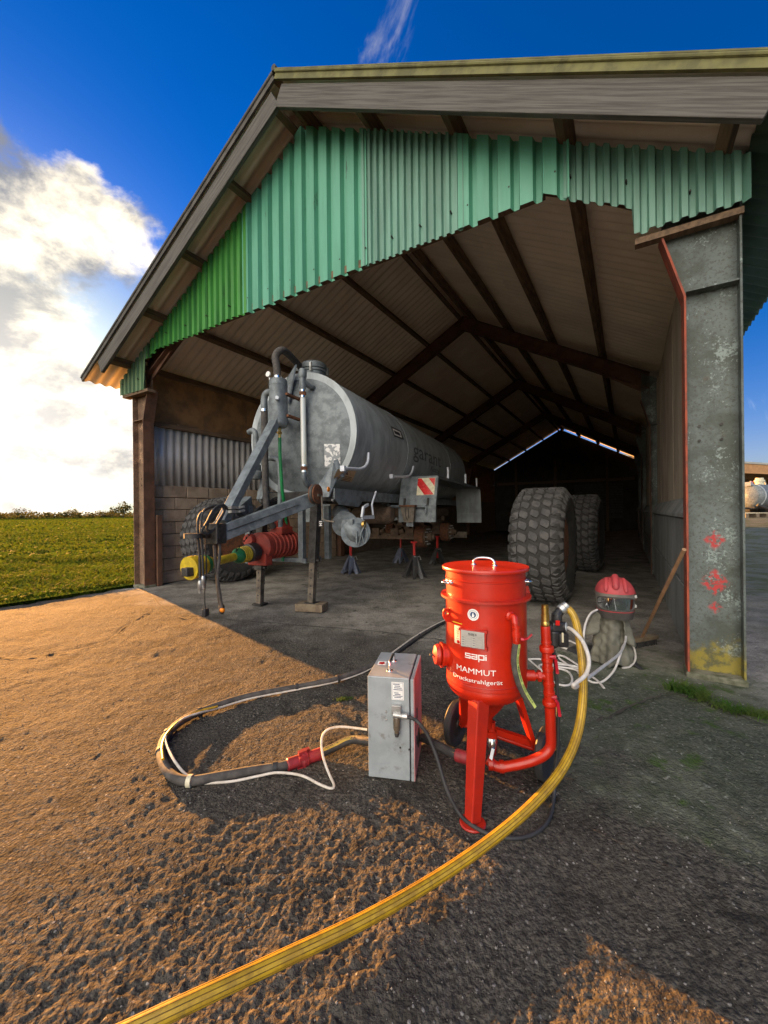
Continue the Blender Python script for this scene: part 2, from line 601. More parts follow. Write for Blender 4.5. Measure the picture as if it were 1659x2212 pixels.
def yard_material():
    m = bpy.data.materials.new('yard_surface')
    m.use_nodes = True
    t = m.node_tree
    b = t.nodes['Principled BSDF']
    tc = nd(t, 'ShaderNodeTexCoord')
    P = tc.outputs['Object']

    def noise(sc, det=5, r=0.6, dist=0.0):
        n = nd(t, 'ShaderNodeTexNoise')
        n.inputs['Scale'].default_value = sc
        n.inputs['Detail'].default_value = det
        n.inputs['Roughness'].default_value = r
        n.inputs['Distortion'].default_value = dist
        lk(t, P, n.inputs['Vector'])
        return n.outputs[0]
    # chip-sealed yard
    col = mixc(t, smooth(t, noise(55, 4), 0.35, 0.65), (0.040, 0.037, 0.032), (0.110, 0.098, 0.080))
    col = mixc(t, mth(t, 'MULTIPLY', smooth(t, noise(1.6, 5), 0.42, 0.68), 0.55), col, (0.048, 0.042, 0.036))
    col = mixc(t, mth(t, 'MULTIPLY', smooth(t, noise(4.2, 9, 0.72, 0.8), 0.50, 0.64), 0.85), col, (0.030, 0.027, 0.023))
    vo = nd(t, 'ShaderNodeTexVoronoi')
    vo.inputs['Scale'].default_value = 75
    lk(t, P, vo.inputs['Vector'])
    sepc = nd(t, 'ShaderNodeSeparateColor')
    lk(t, vo.outputs['Color'], sepc.inputs[0])
    chip = mth(t, 'MULTIPLY', mth(t, 'GREATER_THAN', sepc.outputs[0], 0.93), smooth(t, mth(t, 'SUBTRACT', 0.42, vo.outputs['Distance']), 0.0, 0.12))
    col = mixc(t, mth(t, 'MULTIPLY', chip, mth(t, 'MULTIPLY', sepc.outputs[1], 0.8)), col, (0.34, 0.32, 0.29))
    # barn axis coordinates
    vv = mth(t, 'ADD', dotv(t, P, (BV.x, BV.y, 0)), -BO.dot(BV))
    uu = mth(t, 'ADD', dotv(t, P, (BU.x, BU.y, 0)), -BO.dot(BU))
    # concrete floor inside the barn
    ins = smooth(t, mth(t, 'ADD', vv, mth(t, 'MULTIPLY', mth(t, 'SUBTRACT', noise(1.3, 6), 0.5), 2.4)), -1.1, 0.2)
    conc = mixc(t, smooth(t, noise(2.2, 8, 0.65), 0.38, 0.62), (0.31, 0.29, 0.255), (0.155, 0.142, 0.124))
    conc = mixc(t, mth(t, 'MULTIPLY', smooth(t, noise(24, 5), 0.5, 0.7), 0.5), conc, (0.36, 0.34, 0.305))
    conc = mixc(t, mth(t, 'MULTIPLY', smooth(t, noise(60, 4), 0.52, 0.66), 0.55), conc, (0.09, 0.082, 0.072))
    conc = mixc(t, smooth(t, noise(5.5, 6), 0.60, 0.72), conc, (0.055, 0.05, 0.044))
    col = mixc(t, mth(t, 'MULTIPLY', ins, 0.85), col, conc)
    # moss and algae round the right-hand post and along the outside of the barn
    q = BP(8.2, -0.75, 0)
    dx = nd(t, 'ShaderNodeVectorMath', operation='DISTANCE')
    lk(t, P, dx.inputs[0])
    dx.inputs[1].default_value = q
    ms = smooth(t, mth(t, 'SUBTRACT', mth(t, 'ADD', 1.35, mth(t, 'MULTIPLY', mth(t, 'SUBTRACT', noise(2.5, 6), 0.5), 2.6)), dx.outputs['Value']), 0.0, 0.7)
    pale = mixc(t, smooth(t, noise(7, 7), 0.4, 0.62), (0.15, 0.155, 0.115), (0.075, 0.085, 0.055))
    pale = mixc(t, smooth(t, noise(30, 4), 0.60, 0.70), pale, (0.36, 0.36, 0.32))
    col = mixc(t, ms, col, pale)
    alg = smooth(t, mth(t, 'ADD', mth(t, 'ADD', dotv(t, P, (0.8, 0.25, 0)), mth(t, 'MULTIPLY', mth(t, 'SUBTRACT', noise(1.5, 5), 0.5), 1.2)), -1.25), 0.0, 0.7)
    alg = mth(t, 'MULTIPLY', alg, mth(t, 'SUBTRACT', 1.0, ins))
    col = mixc(t, mth(t, 'MULTIPLY', alg, 0.75), col, mixc(t, smooth(t, noise(60, 4), 0.38, 0.64), (0.030, 0.036, 0.026), (0.088, 0.096, 0.074)))
    out = smooth(t, mth(t, 'ADD', uu, mth(t, 'MULTIPLY', mth(t, 'SUBTRACT', noise(1.2, 4), 0.5), 1.6)), 8.9, 10.0)
    wet = mixc(t, smooth(t, noise(1.4, 7, 0.65, 0.6), 0.40, 0.60), (0.10, 0.115, 0.11), (0.05, 0.07, 0.032))
    col = mixc(t, mth(t, 'MULTIPLY', out, 0.85), col, wet)
    gm = mth(t, 'MULTIPLY', smooth(t, noise(4.5, 7, 0.65), 0.56, 0.66), mth(t, 'MAXIMUM', mth(t, 'MULTIPLY', ms, 0.9), out))
    col = mixc(t, gm, col, (0.05, 0.085, 0.018))
    lk(t, col, b.inputs['Base Color'])
    b.inputs['Roughness'].default_value = 0.95
    b.inputs['Specular IOR Level'].default_value = 0.12
    bn = nd(t, 'ShaderNodeBump')
    bn.inputs['Strength'].default_value = 0.85
    bn.inputs['Distance'].default_value = 0.012
    lk(t, mth(t, 'ADD', mth(t, 'ADD', noise(120, 3), mth(t, 'ADD', mth(t, 'MULTIPLY', noise(38, 3), 1.6), mth(t, 'MULTIPLY', noise(11, 4), 2.2))), mth(t, 'MULTIPLY', vo.outputs['Distance'], -0.6)), bn.inputs['Height'])
    lk(t, bn.outputs[0], b.inputs['Normal'])
    return m


def make_yard():
    ypx = np.concatenate([np.linspace(960, 22, 680), np.array([16, 11, 7, 4, 2, 1.0, 0.6])])
    r = 544.0 / ypx
    dense = np.radians(np.linspace(-57, 57, 800))
    coarse = np.radians(np.linspace(57, 303, 70)[1:-1])
    a = np.concatenate([dense, coarse])
    RR, AA = np.meshgrid(r, a, indexing='ij')
    X = RR * np.sin(AA)
    Y = RR * np.cos(AA)
    Z = ground_big(X, Y) + ground_fine(X, Y)
    far = sstep(RR, 30, 45)
    Z = Z * (1 - far) + far * ground_big(X, Y)
    UU = (X - BO.x) * BU.x + (Y - BO.y) * BU.y
    Z = Z - 0.7 * sstep(-UU, 0.03, 0.35)          # the yard ends at the edge of the field
    o = grid_object('yard', X, Y, Z, yard_material(), wrap=True)
    o['kind'] = 'structure'
    soil = mat('crack_soil', (0.035, 0.03, 0.024), (0.06, 0.05, 0.038), 20, 0.95)
    for line in ([(-40, 1421), (60, 1418), (110, 1412), (170, 1402), (230, 1385), (262, 1362), (285, 1345), (305, 1332), (330, 1325), (420, 1330), (490, 1338), (560, 1345), (660, 1352), (760, 1360), (860, 1370), (960, 1385)],
                 [(1290, 1560), (1330, 1545), (1390, 1520), (1440, 1500), (1500, 1513), (1560, 1535), (1659, 1568)],
                 [(300, 1268), (380, 1330), (420, 1330)]):
        pts = spline([G(*q) for q in line], 10)
        m = MB()
        for i, p in enumerate(pts):
            a = (pts[min(i + 1, len(pts) - 1)] - pts[max(i - 1, 0)]).normalized()
            sd = Vector((-a.y, a.x, 0))
            w_ = 0.004 + 0.010 * abs(vn(np.array([i * 0.35]), np.array([7.0]), 3)[0])
            c = p + sd * (0.02 * vn(np.array([i * 0.5]), np.array([3.0]), 5)[0])
            z = gz(c.x, c.y) + 0.006
            m.v += [(c.x - sd.x * w_, c.y - sd.y * w_, z), (c.x + sd.x * w_, c.y + sd.y * w_, z)]
        m.f = [(2 * i, 2 * i + 2, 2 * i + 3, 2 * i + 1) for i in range(len(pts) - 1)]
        m.build('crack', soil, o)


make_yard()


# ---------------------------------------------------------------- loose stones on the yard
def make_stones():
    vs, fs = [], []
    base = np.array([(0, 0, 1), (1, 0, 0), (0, 1, 0), (-1, 0, 0), (0, -1, 0), (0, 0, -0.6)], float)
    tri = np.array([(0, 1, 2), (0, 2, 3), (0, 3, 4), (0, 4, 1), (5, 2, 1), (5, 3, 2), (5, 4, 3), (5, 1, 4)])
    n = 5200
    rr = 1.0 + 4.2 * rng.random(n) ** 1.6
    aa = np.radians(-50 + 100 * rng.random(n))
    x = rr * np.sin(aa)
    y = rr * np.cos(aa)
    keep = vn(x / 0.5, y / 0.5, 41) + 0.9 * rng.random(n) > 0.05
    x, y = x[keep], y[keep]
    z = ground_big(x, y) + ground_fine(x, y)
    s = 0.0014 + 0.0030 * rng.random(len(x)) ** 3
    co = []
    q = []
    for i in range(len(x)):
        j = base * (s[i] * (0.6 + 0.8 * rng.random((6, 3))))
        co.append(j + np.array([x[i], y[i], z[i] + s[i] * 0.35]))
        q.append(tri + 6 * i)
    m = mat('loose_chippings', (0.22, 0.20, 0.175), (0.10, 0.09, 0.08), 40, 0.85, bump=0.0, lo=0.42, hi=0.58)
    o = raw_mesh('loose_stones', np.concatenate(co), np.concatenate(q), m, smooth=False)
    o['kind'] = 'stuff'
    tag(o, 'loose grey chippings scattered over the yard in front of the barn', 'gravel')


make_stones()


# ---------------------------------------------------------------- the field
def field_z(x, y):
    r = np.hypot(x, y)
    row = np.sin((x * 0.25 + y * 0.97) / 1.9 * 2 * np.pi + 1.2 * vn(x / 6, y / 6, 5))
    return -0.06 + 0.012 * row * sstep(r, 10, 16) + 0.05 * vn(x / 1.1, y / 1.1, 6) + 0.10 * vn(x / 5, y / 5, 7) * sstep(r, 12, 25)


def make_field():
    m = mat('field_green', (0.05, 0.078, 0.009), (0.032, 0.052, 0.007), 3.0, 0.95, bump=0.6, bscale=9,
            spots=(((0.05, 0.075, 0.009), 0.35, 0.45, 0.7),), spec=0.0)
    uu = -0.02 - np.concatenate([np.linspace(0, 30, 160), np.geomspace(31, 1500, 60)])
    vv = np.concatenate([-np.geomspace(800, 6, 30), np.linspace(-5.5, 40, 200), np.geomspace(41, 1500, 60)])
    VV, UU = np.meshgrid(vv, uu, indexing='ij')
    X = BO.x + BU.x * UU + BV.x * VV
    Y = BO.y + BU.y * UU + BV.y * VV
    Z = field_z(X, Y) * (0.4 + 0.6 * sstep(-UU, 0, 0.8))
    Z = Z + 0.035 * (1 - sstep(-UU, 0.0, 0.5))
    r = np.hypot(X, Y)
    Z = Z * (1 - sstep(r, 150, 300)) + 0.02
    o = grid_object('field', X, Y, Z, m)
    o['kind'] = 'structure'


make_field()


def blades(name, x, y, z, hgt, wid, m, lean=0.55, label=None, cat=None):
    n = len(x)
    a = rng.random(n) * 2 * np.pi
    b = rng.random(n) * 2 * np.pi
    h = hgt * (0.55 + 0.75 * rng.random(n))
    w_ = wid * (0.6 + 0.8 * rng.random(n))
    l = lean * h * (0.3 + rng.random(n))
    dx, dy = np.cos(a), np.sin(a)
    sx, sy = np.cos(b) * w_ / 2, np.sin(b) * w_ / 2
    P0 = np.stack([x, y, z], -1)
    c1 = P0 + np.stack([dx * l * 0.35, dy * l * 0.35, h * 0.62], -1)
    c2 = P0 + np.stack([dx * l, dy * l, h * (0.95 - 0.3 * rng.random(n))], -1)
    sd = np.stack([sx, sy, np.zeros(n)], -1)
    co = np.stack([P0 - sd * 0.5, P0 + sd * 0.5, c1 + sd, c1 - sd, c2 + sd * 0.25, c2 - sd * 0.25], 1).reshape(-1, 3)
    k = np.arange(n)[:, None] * 6
    q = np.concatenate([k + np.array([[0, 1, 2, 3]]), k + np.array([[3, 2, 4, 5]])], 0)
    o = raw_mesh(name, co, q, m, smooth=False)
    o['kind'] = 'stuff'
    if label:
        tag(o, label, cat)
    return o


def leaf_mat(name, c1, c2, sc=2.0, tr=0.35):
    m = bpy.data.materials.new(name)
    m.use_nodes = True
    t = m.node_tree
    b = t.nodes['Principled BSDF']
    tc = nd(t, 'ShaderNodeTexCoord')
    n = nd(t, 'ShaderNodeTexNoise')
    n.inputs['Scale'].default_value = sc
    n.inputs['Detail'].default_value = 6
    lk(t, tc.outputs['Object'], n.inputs['Vector'])
    col = mixc(t, smooth(t, n.outputs[0], 0.36, 0.64), c1, c2)
    lk(t, col, b.inputs['Base Color'])
    b.inputs['Roughness'].default_value = 0.75
    b.inputs['Specular IOR Level'].default_value = 0.12
    tl = nd(t, 'ShaderNodeBsdfTranslucent')
    lk(t, col, tl.inputs[0])
    mx = nd(t, 'ShaderNodeMixShader')
    mx.inputs[0].default_value = tr
    lk(t, b.outputs[0], mx.inputs[1])
    lk(t, tl.outputs[0], mx.inputs[2])
    lk(t, mx.outputs[0], t.nodes['Material Output'].inputs[0])
    return m


M['crop'] = leaf_mat('crop_leaves', (0.055, 0.098, 0.009), (0.085, 0.112, 0.011), 2.0, 0.45)
M['verge'] = leaf_mat('verge_grass', (0.06, 0.12, 0.012), (0.10, 0.13, 0.014), 2.0, 0.6)


def make_crop():
    def sample(n, r0, r1, pw):
        r = (r0 ** pw + (r1 ** pw - r0 ** pw) * rng.random(n)) ** (1 / pw)
        a = np.radians(-64 + 40 * rng.random(n))
        x, y = r * np.sin(a), r * np.cos(a)
        u = (x - BO.x) * BU.x + (y - BO.y) * BU.y
        return x, y, u
    xs, ys, hs, ws = [], [], [], []
    for n, r0, r1, h, wd in ((52000, 6.0, 17, 0.16, 0.024), (46000, 16, 48, 0.18, 0.07), (30000, 45, 170, 0.24, 0.24)):
        x, y, u = sample(n, r0, r1, 1.35)
        k = u < -0.38
        row = np.sin((x * 0.25 + y * 0.97) / 1.9 * 2 * np.pi + 1.2 * vn(x / 6, y / 6, 5))
        k &= rng.random(n) < 0.9 + 0.25 * row
        xs.append(x[k]); ys.append(y[k])
        hs.append(np.full(k.sum(), h)); ws.append(np.full(k.sum(), wd))
    x, y = np.concatenate(xs), np.concatenate(ys)
    z = field_z(x, y)
    blades('field_crop', x, y, z, np.concatenate(hs), np.concatenate(ws), M['crop'], 0.8,
           'low green crop plants covering the field beside the barn', 'crop')
    # verge along the edge of the yard
    n = 15000
    v = -9 + 10.5 * rng.random(n)
    u = -0.02 - 0.62 * rng.random(n) ** 1.4 + 0.03 * vn(v * 3, v * 0, 8)
    x = BO.x + BU.x * u + BV.x * v
    y = BO.y + BU.y * u + BV.y * v
    blades('verge_grass', x, y, np.full(n, -0.02), 0.062, 0.010, M['verge'], 0.9,
           'bright short grass verge between the yard and the field', 'grass')


make_crop()


# ---------------------------------------------------------------- far trees
def leaf_cloud(centers, radii, n, size):
    k = rng.integers(0, len(centers), n)
    d = rng.normal(size=(n, 3))
    d /= np.linalg.norm(d, axis=1)[:, None]
    r = (0.45 + 0.55 * rng.random(n) ** 0.6)[:, None]
    c = np.array(centers)[k] + d * r * np.array(radii)[k][:, None] * np.array([1, 1, 0.8])
    a = rng.normal(size=(n, 3))
    a /= np.linalg.norm(a, axis=1)[:, None]
    b = np.cross(a, rng.normal(size=(n, 3)))
    b /= np.linalg.norm(b, axis=1)[:, None] + 1e-6
    s = (size * (0.5 + rng.random(n)))[:, None]
    co = np.stack([c - a * s - b * s * 0.6, c + a * s - b * s * 0.5, c + a * s * 0.8 + b * s * 0.6, c - a * s * 0.7 + b * s * 0.6], 1).reshape(-1, 3)
    return co, np.arange(4 * n).reshape(-1, 4)


M['far_leaf'] = leaf_mat('far_leaves', (0.05, 0.06, 0.016), (0.09, 0.085, 0.024), 0.3, 0.4)
M['bark'] = mat('bark', (0.07, 0.05, 0.03), None, 4, 0.9)


def far_tree(px, dist, h, wd, label, dens=420):
    a = math.atan2((px - CXP) / FPX, 1)
    x, y = dist * math.sin(a), dist * math.cos(a)
    T = thing('field_tree', label, 'tree', (x, y, 0), 'trees along the far side of the field')
    m = MB()
    m.tube([(0, 0, 0), (0.05 * wd, 0, h * 0.3), (0, 0, h * 0.6)], [h * 0.035, h * 0.025, h * 0.012], 7)
    cs, rs = [], []
    for i in range(9):
        b = rng.random() * 6.28
        e = h * (0.42 + 0.42 * rng.random())
        q = wd * 0.36 * (0.4 + rng.random())
        p = (math.cos(b) * q, math.sin(b) * q, e)
        m.tube([(0, 0, h * (0.25 + 0.2 * rng.random())), (p[0] * 0.6, p[1] * 0.6, e * 0.85), p], [h * 0.014, h * 0.009, h * 0.004], 5)
        cs.append(p)
        rs.append(wd * (0.16 + 0.10 * rng.random()))
    cs.append((0, 0, h * 0.82))
    rs.append(wd * 0.24)
    tr = m.build('trunk', M['bark'])
    tr.parent = T
    co, q = leaf_cloud(cs, rs, dens, h * 0.035)
    raw_mesh('crown', co, q, M['far_leaf'], smooth=False, parent=T)


far_tree(266, 210, 6.8, 9.0, 'broad round tree on the field horizon beside the barn corner', 900)
far_tree(243, 230, 3.6, 6.5, 'low bush tree touching the broad round tree on the horizon', 500)
far_tree(222, 240, 3.4, 6.0, 'small bushy tree with a flat top on the field horizon', 500)
far_tree(157, 260, 4.8, 8.5, 'wide spreading tree standing alone above the far hedge', 700)
far_tree(47, 280, 5.4, 7.0, 'thin hazy tree far off above the hedge', 360)
far_tree(330, 230, 5.6, 7.0, 'tree behind the left barn post on the horizon', 400)


def make_hedge():
    cs, rs = [], []
    for i in range(150):
        px = -260 + 720 * i / 150
        a = math.atan2((px - CXP) / FPX, 1)
        d = 270 + 14 * rng.normal()
        cs.append((d * math.sin(a), d * math.cos(a), 0.9 + 0.7 * rng.random()))
        rs.append(1.6 + 1.3 * rng.random())
    co, q = leaf_cloud(cs, rs, 9000, 0.34)
    o = raw_mesh('far_hedge', co, q, M['far_leaf'], smooth=False)
    o['kind'] = 'stuff'
    tag(o, 'long low hedge along the far edge of the field', 'hedge')


make_hedge()

# ================================================================ BARN
barn = thing('barn', 'open fronted farm barn with green corrugated gable and steel posts', 'barn', BO)
barn.rotation_euler = (0, 0, -AB)
SL = 0.548                                   # roof slope
RTH = math.atan(SL)
END = 23.6


def bb(mb, name, m, parent=None, **kw):
    """a barn part in barn coordinates (u, v, z)"""
    o = mb.build(name, m, None, **kw)
    o.parent = parent or barn
    return o


M['weathered'] = mat('weathered_board', (0.125, 0.117, 0.104), (0.062, 0.056, 0.05), 3.2, 0.85, 0, 0.35, 30, stretch=(0.4, 12, 17),
                     spots=(((0.05, 0.042, 0.035), 2.4, 0.64, 0.72),))
M['purlin'] = mat('old_purlin', (0.19, 0.12, 0.07), (0.10, 0.065, 0.04), 4, 0.9, 0, 0.3, 30, stretch=(6, 0.8, 6))
M['fibre'] = mat('fibre_cement', (0.84, 0.73, 0.585), (0.74, 0.63, 0.50), 1.1, 0.85, 0, 0.12, 40, spots=(((0.42, 0.34, 0.25), 1.6, 0.62, 0.9),))
M['steel_brown'] = mat('brown_steel', (0.145, 0.07, 0.04), (0.085, 0.042, 0.026), 5, 0.75, 0.1, 0.2, 40, spots=((RUST, 6, 0.55, 0.7),))
M['steel_red'] = mat('oxide_red_steel', (0.33, 0.065, 0.028), (0.17, 0.045, 0.026), 7, 0.75, 0, 0.15, 40, spots=(((0.12, 0.05, 0.03), 8, 0.6, 0.75),))


def post_material(name, pale, dark, marks):
    m = bpy.data.materials.new(name)
    m.use_nodes = True
    t = m.node_tree
    b = t.nodes['Principled BSDF']
    tc = nd(t, 'ShaderNodeTexCoord')
    P = tc.outputs['Object']
    sp = nd(t, 'ShaderNodeSeparateXYZ')
    lk(t, P, sp.inputs[0])
    z = sp.outputs[2]

    def noise(sc, det=8, r=0.65):
        n = nd(t, 'ShaderNodeTexNoise')
        n.inputs['Scale'].default_value = sc
        n.inputs['Detail'].default_value = det
        n.inputs['Roughness'].default_value = r
        lk(t, P, n.inputs['Vector'])
        return n.outputs[0]
    col = mixc(t, smooth(t, noise(3.0), 0.40, 0.62), pale, dark)
    col = mixc(t, mth(t, 'MULTIPLY', smooth(t, noise(42), 0.50, 0.62), 0.7), col, (0.055, 0.052, 0.044))
    col = mixc(t, smooth(t, mth(t, 'ADD', noise(3.6), mth(t, 'MULTIPLY', noise(55), 0.75)), 0.96, 1.06), col, tuple(min(0.5, c * 1.9) for c in pale))
    col = mixc(t, mth(t, 'MULTIPLY', smooth(t, noise(7), 0.62, 0.76), 0.6), col, (0.10, 0.055, 0.03))
    if marks:
        for (mz, mr) in marks:
            d = mth(t, 'ABSOLUTE', mth(t, 'SUBTRACT', z, mz))
            du = mth(t, 'ABSOLUTE', mth(t, 'SUBTRACT', sp.outputs[0], 8.53))
            e = mth(t, 'SUBTRACT', mr, mth(t, 'ADD', d, mth(t, 'MULTIPLY', du, 1.1)))
            k = mth(t, 'MULTIPLY', smooth(t, e, 0.0, 0.05), smooth(t, noise(30), 0.42, 0.55))
            col = mixc(t, k, col, (0.42, 0.035, 0.035))
        mo = smooth(t, mth(t, 'ADD', mth(t, 'SUBTRACT', 0.30, z), mth(t, 'MULTIPLY', mth(t, 'SUBTRACT', noise(6), 0.5), 0.7)), 0.0, 0.14)
        mc = mixc(t, smooth(t, noise(14), 0.42, 0.6), (0.24, 0.19, 0.02), (0.09, 0.085, 0.03))
        col = mixc(t, mth(t, 'MULTIPLY', mo, 0.9), col, mc)
    lk(t, col, b.inputs['Base Color'])
    b.inputs['Roughness'].default_value = 0.7
    bn = nd(t, 'ShaderNodeBump')
    bn.inputs['Strength'].default_value = 0.35
    bn.inputs['Distance'].default_value = 0.008
    lk(t, noise(34), bn.inputs['Height'])
    lk(t, bn.outputs[0], b.inputs['Normal'])
    return m


M['post_right'] = post_material('peeling_grey_post', (0.115, 0.14, 0.132), (0.06, 0.072, 0.06), ((1.10, 0.10), (0.76, 0.13), (0.56, 0.07)))
M['post_left'] = post_material('rusty_brown_post', (0.24, 0.145, 0.085), (0.13, 0.07, 0.04), None)
M['post_in'] = post_material('dark_grey_post', (0.13, 0.15, 0.14), (0.07, 0.08, 0.07), None)


def rafz(u, z0):
    return z0 - SL * abs(u - UC)


def steel_post(side, v, mweb, mfl, ledge):
    """tapered portal column: web with two flanges, haunch and stiffener"""
    f = (lambda x: x) if side < 0 else (lambda x: BW - x)
    d0, d1 = v, v + 0.20
    vm = v + 0.10
    web = MB()
    top = 4.02
    poly = [(0.015, 0), (0.345, 0), (0.345, 3.06), (0.50, 3.60), (0.50, top + 0.18), (0.015, top - 0.08)]
    web.prism([(f(a), vm - 0.006, b) for a, b in poly], (0, 0.012, 0))
    w = bb(web, 'post_web', mweb, smooth=False)
    fl = MB()
    fl.box((f(0.0075), (d0 + d1) / 2, top / 2 - 0.06), (0.015, 0.20, top - 0.12))
    bb(fl, 'outer_flange', mweb, w, smooth=False, bev=0.002)
    fl = MB()
    fl.box((f(0.3525), (d0 + d1) / 2, 1.53), (0.015, 0.20, 3.06))
    bb(fl, 'inner_flange', mfl, w, smooth=False, bev=0.002)
    fl = MB()
    a, b = Vector((f(0.3525), (d0 + d1) / 2, 3.06)), Vector((f(0.51), (d0 + d1) / 2, 3.62))
    fl.beam(a, b, 0.20, 0.015, Vector((1, 0, 0)) if True else ZV)
    bb(fl, 'haunch_flange', mfl, w, smooth=False)
    st = MB()
    st.box((f(0.18), d0 + 0.047, 3.10), (0.325, 0.088, 0.014))
    bb(st, 'stiffener', mweb, w, smooth=False)
    if ledge:
        bp = MB()
        bp.box((f(0.18), v + 0.10, 0.012), (0.385, 0.235, 0.06))
        bb(bp, 'base_footing', M['footing'], w, smooth=False, bev=0.015)
        bo = MB()
        for (a_, z_) in ((0.12, 2.02), (0.26, 2.02), (0.12, 1.90), (0.26, 1.90)):
            bo.cyl((f(a_), vm - 0.006, z_), (f(a_), vm - 0.016, z_), 0.011, 8)
        bb(bo, 'bolt_heads', M['dark_steel'], w)
    return w


M['footing'] = mat('mossy_concrete', (0.17, 0.165, 0.12), (0.07, 0.075, 0.04), 9, 0.95, 0, 0.5, 40)
FRAMES = (0.0, 5.9, 11.8, 17.7)
for i, v in enumerate(FRAMES):
    steel_post(-1, v, M['post_left'] if i == 0 else M['steel_brown'], M['steel_brown'], i == 0)
    steel_post(1, v, M['post_right'] if i == 0 else M['post_in'], M['steel_red'] if i == 0 else M['steel_brown'], i == 0)
    for sgn in (-1, 1):
        b = MB()
        vc = v + 0.10
        e = UC + sgn * 4.0
        zt, zb = 6.375, 6.03
        dd = [(UC, zt), (e, rafz(e, zt)), (e, rafz(e, zb) - 0.12), (UC + sgn * 2.9, rafz(UC + 2.9, zb)), (UC, zb)]
        b.prism([(a_, vc - 0.006, z_) for a_, z_ in dd], (0, 0.012, 0))
        for z0 in (zt - 0.01, zb + 0.01):
            b.beam((UC, vc, z0), (e, vc, rafz(e, z0)), 0.16, 0.016, ZV)
        bb(b, 'rafter', M['steel_brown'], smooth=False)

# purlins
PUR = (0.07, 1.14, 2.22, 3.30, 4.22, 4.48, 5.44, 6.46, 7.49, 8.60)
for i, u in enumerate(PUR):
    b = MB()
    s = -1 if u < UC else 1
    tx = Vector((s * math.cos(RTH), 0, -math.sin(RTH)))
    nx = Vector((s * math.sin(RTH), 0, math.cos(RTH)))
    zc = rafz(u, 6.468)
    b.box((u, (END - 0.44) / 2, zc), (0.085, END + 0.44, 0.15), (tx, Vector((0, 1, 0)), nx))
    bb(b, 'purlin', M['purlin'], smooth=False, bev=0.006)

# roof sheets, three rows on each slope
ROOFTOP = 6.60
SLEN = 5.03 / math.cos(RTH)
sh = MB()
NW, SEG = 6, 8
PIT = 1.06 / NW
L0 = SLEN / 3 + 0.12
cols = NW * SEG + 3
for k in range(cols):
    y = (k - 1) * PIT / SEG
    zc = 0.024 * math.cos(2 * math.pi * y / PIT)
    sh.v.append((0.0, y, zc))
    sh.v.append((L0, y, zc))
for k in range(cols - 1):
    sh.f.append((2 * k, 2 * k + 1, 2 * k + 3, 2 * k + 2))
proto = None
for sgn in (1, -1):
    for row in range(3):
        for c in range(23):
            s0 = row * SLEN / 3 - (0.12 if row else 0.0) + (0.05 if row == 0 else 0)
            lift = 0.018 - 0.006 * row + (0.004 if c % 2 else 0.0)
            u = UC + sgn * s0 * math.cos(RTH) + sgn * lift * math.sin(RTH)
            z = ROOFTOP - s0 * math.sin(RTH) + lift * math.cos(RTH)
            rot = (0, RTH if sgn > 0 else math.pi - RTH, 0)
            if proto is None:
                proto = bb(sh, 'roof_sheet', M['fibre'], ang=60)
                proto.location = (u, -0.5 + c * 1.06, z)
                proto.rotation_euler = rot
            else:
                inst(proto, 'roof_sheet', (u, -0.5 + c * 1.06, z), barn, rot)
# verge trim (mossy metal edge) above the barge boards
M['mossy_trim'] = mat('mossy_trim', (0.17, 0.16, 0.055), (0.10, 0.095, 0.035), 6, 0.8, 0, 0.2, 40, spots=(((0.05, 0.05, 0.02), 5, 0.6, 0.75),))
M['dull_trim'] = mat('dull_trim', (0.10, 0.092, 0.08), (0.06, 0.055, 0.048), 6, 0.8, 0, 0.2, 40)
for sgn, m_ in ((-1, 'dull_trim'), (1, 'mossy_trim')):
    e = UC + sgn * 5.03
    b = MB()
    b.beam((UC + sgn * 0.02, -0.535, rafz(UC, 6.615)), (e, -0.535, rafz(e, 6.615)), 0.03, 0.10)
    b.beam((UC + sgn * 0.02, -0.46, 6.672), (e, -0.46, rafz(e, 6.672)), 0.20, 0.012)
    b.tube([(UC + sgn * 0.02, -0.553, 6.645), (e, -0.553, rafz(e, 6.645))], 0.016, 8)
    bb(b, 'verge_trim', M[m_], smooth=True)
    # barge board
    e2 = UC + sgn * 4.42
    b = MB()
    pa, pz = Vector((UC + sgn * 0.03, -0.49, rafz(UC + 0.03, 6.40))), Vector((e2, -0.49, rafz(e2, 6.40)))
    b.box((0, 0, 0), ((pz - pa).length, 0.055, 0.245))
    o = bb(b, 'barge_board', M['weathered'], smooth=False, bev=0.006)
    o.location = (pa + pz) / 2
    o.rotation_euler = (0, sgn * RTH, 0)
b = MB()
for sgn in (-1, 1):
    b.beam((UC, 11.55, 6.715), (UC + sgn * 0.26, 11.55, rafz(UC + 0.26, 6.715)), END + 0.56, 0.012)
b.tube([(UC, -0.56, 6.70), (UC, END + 0.3, 6.70)], 0.035, 10)
bb(b, 'ridge_cap', M['dull_trim'])

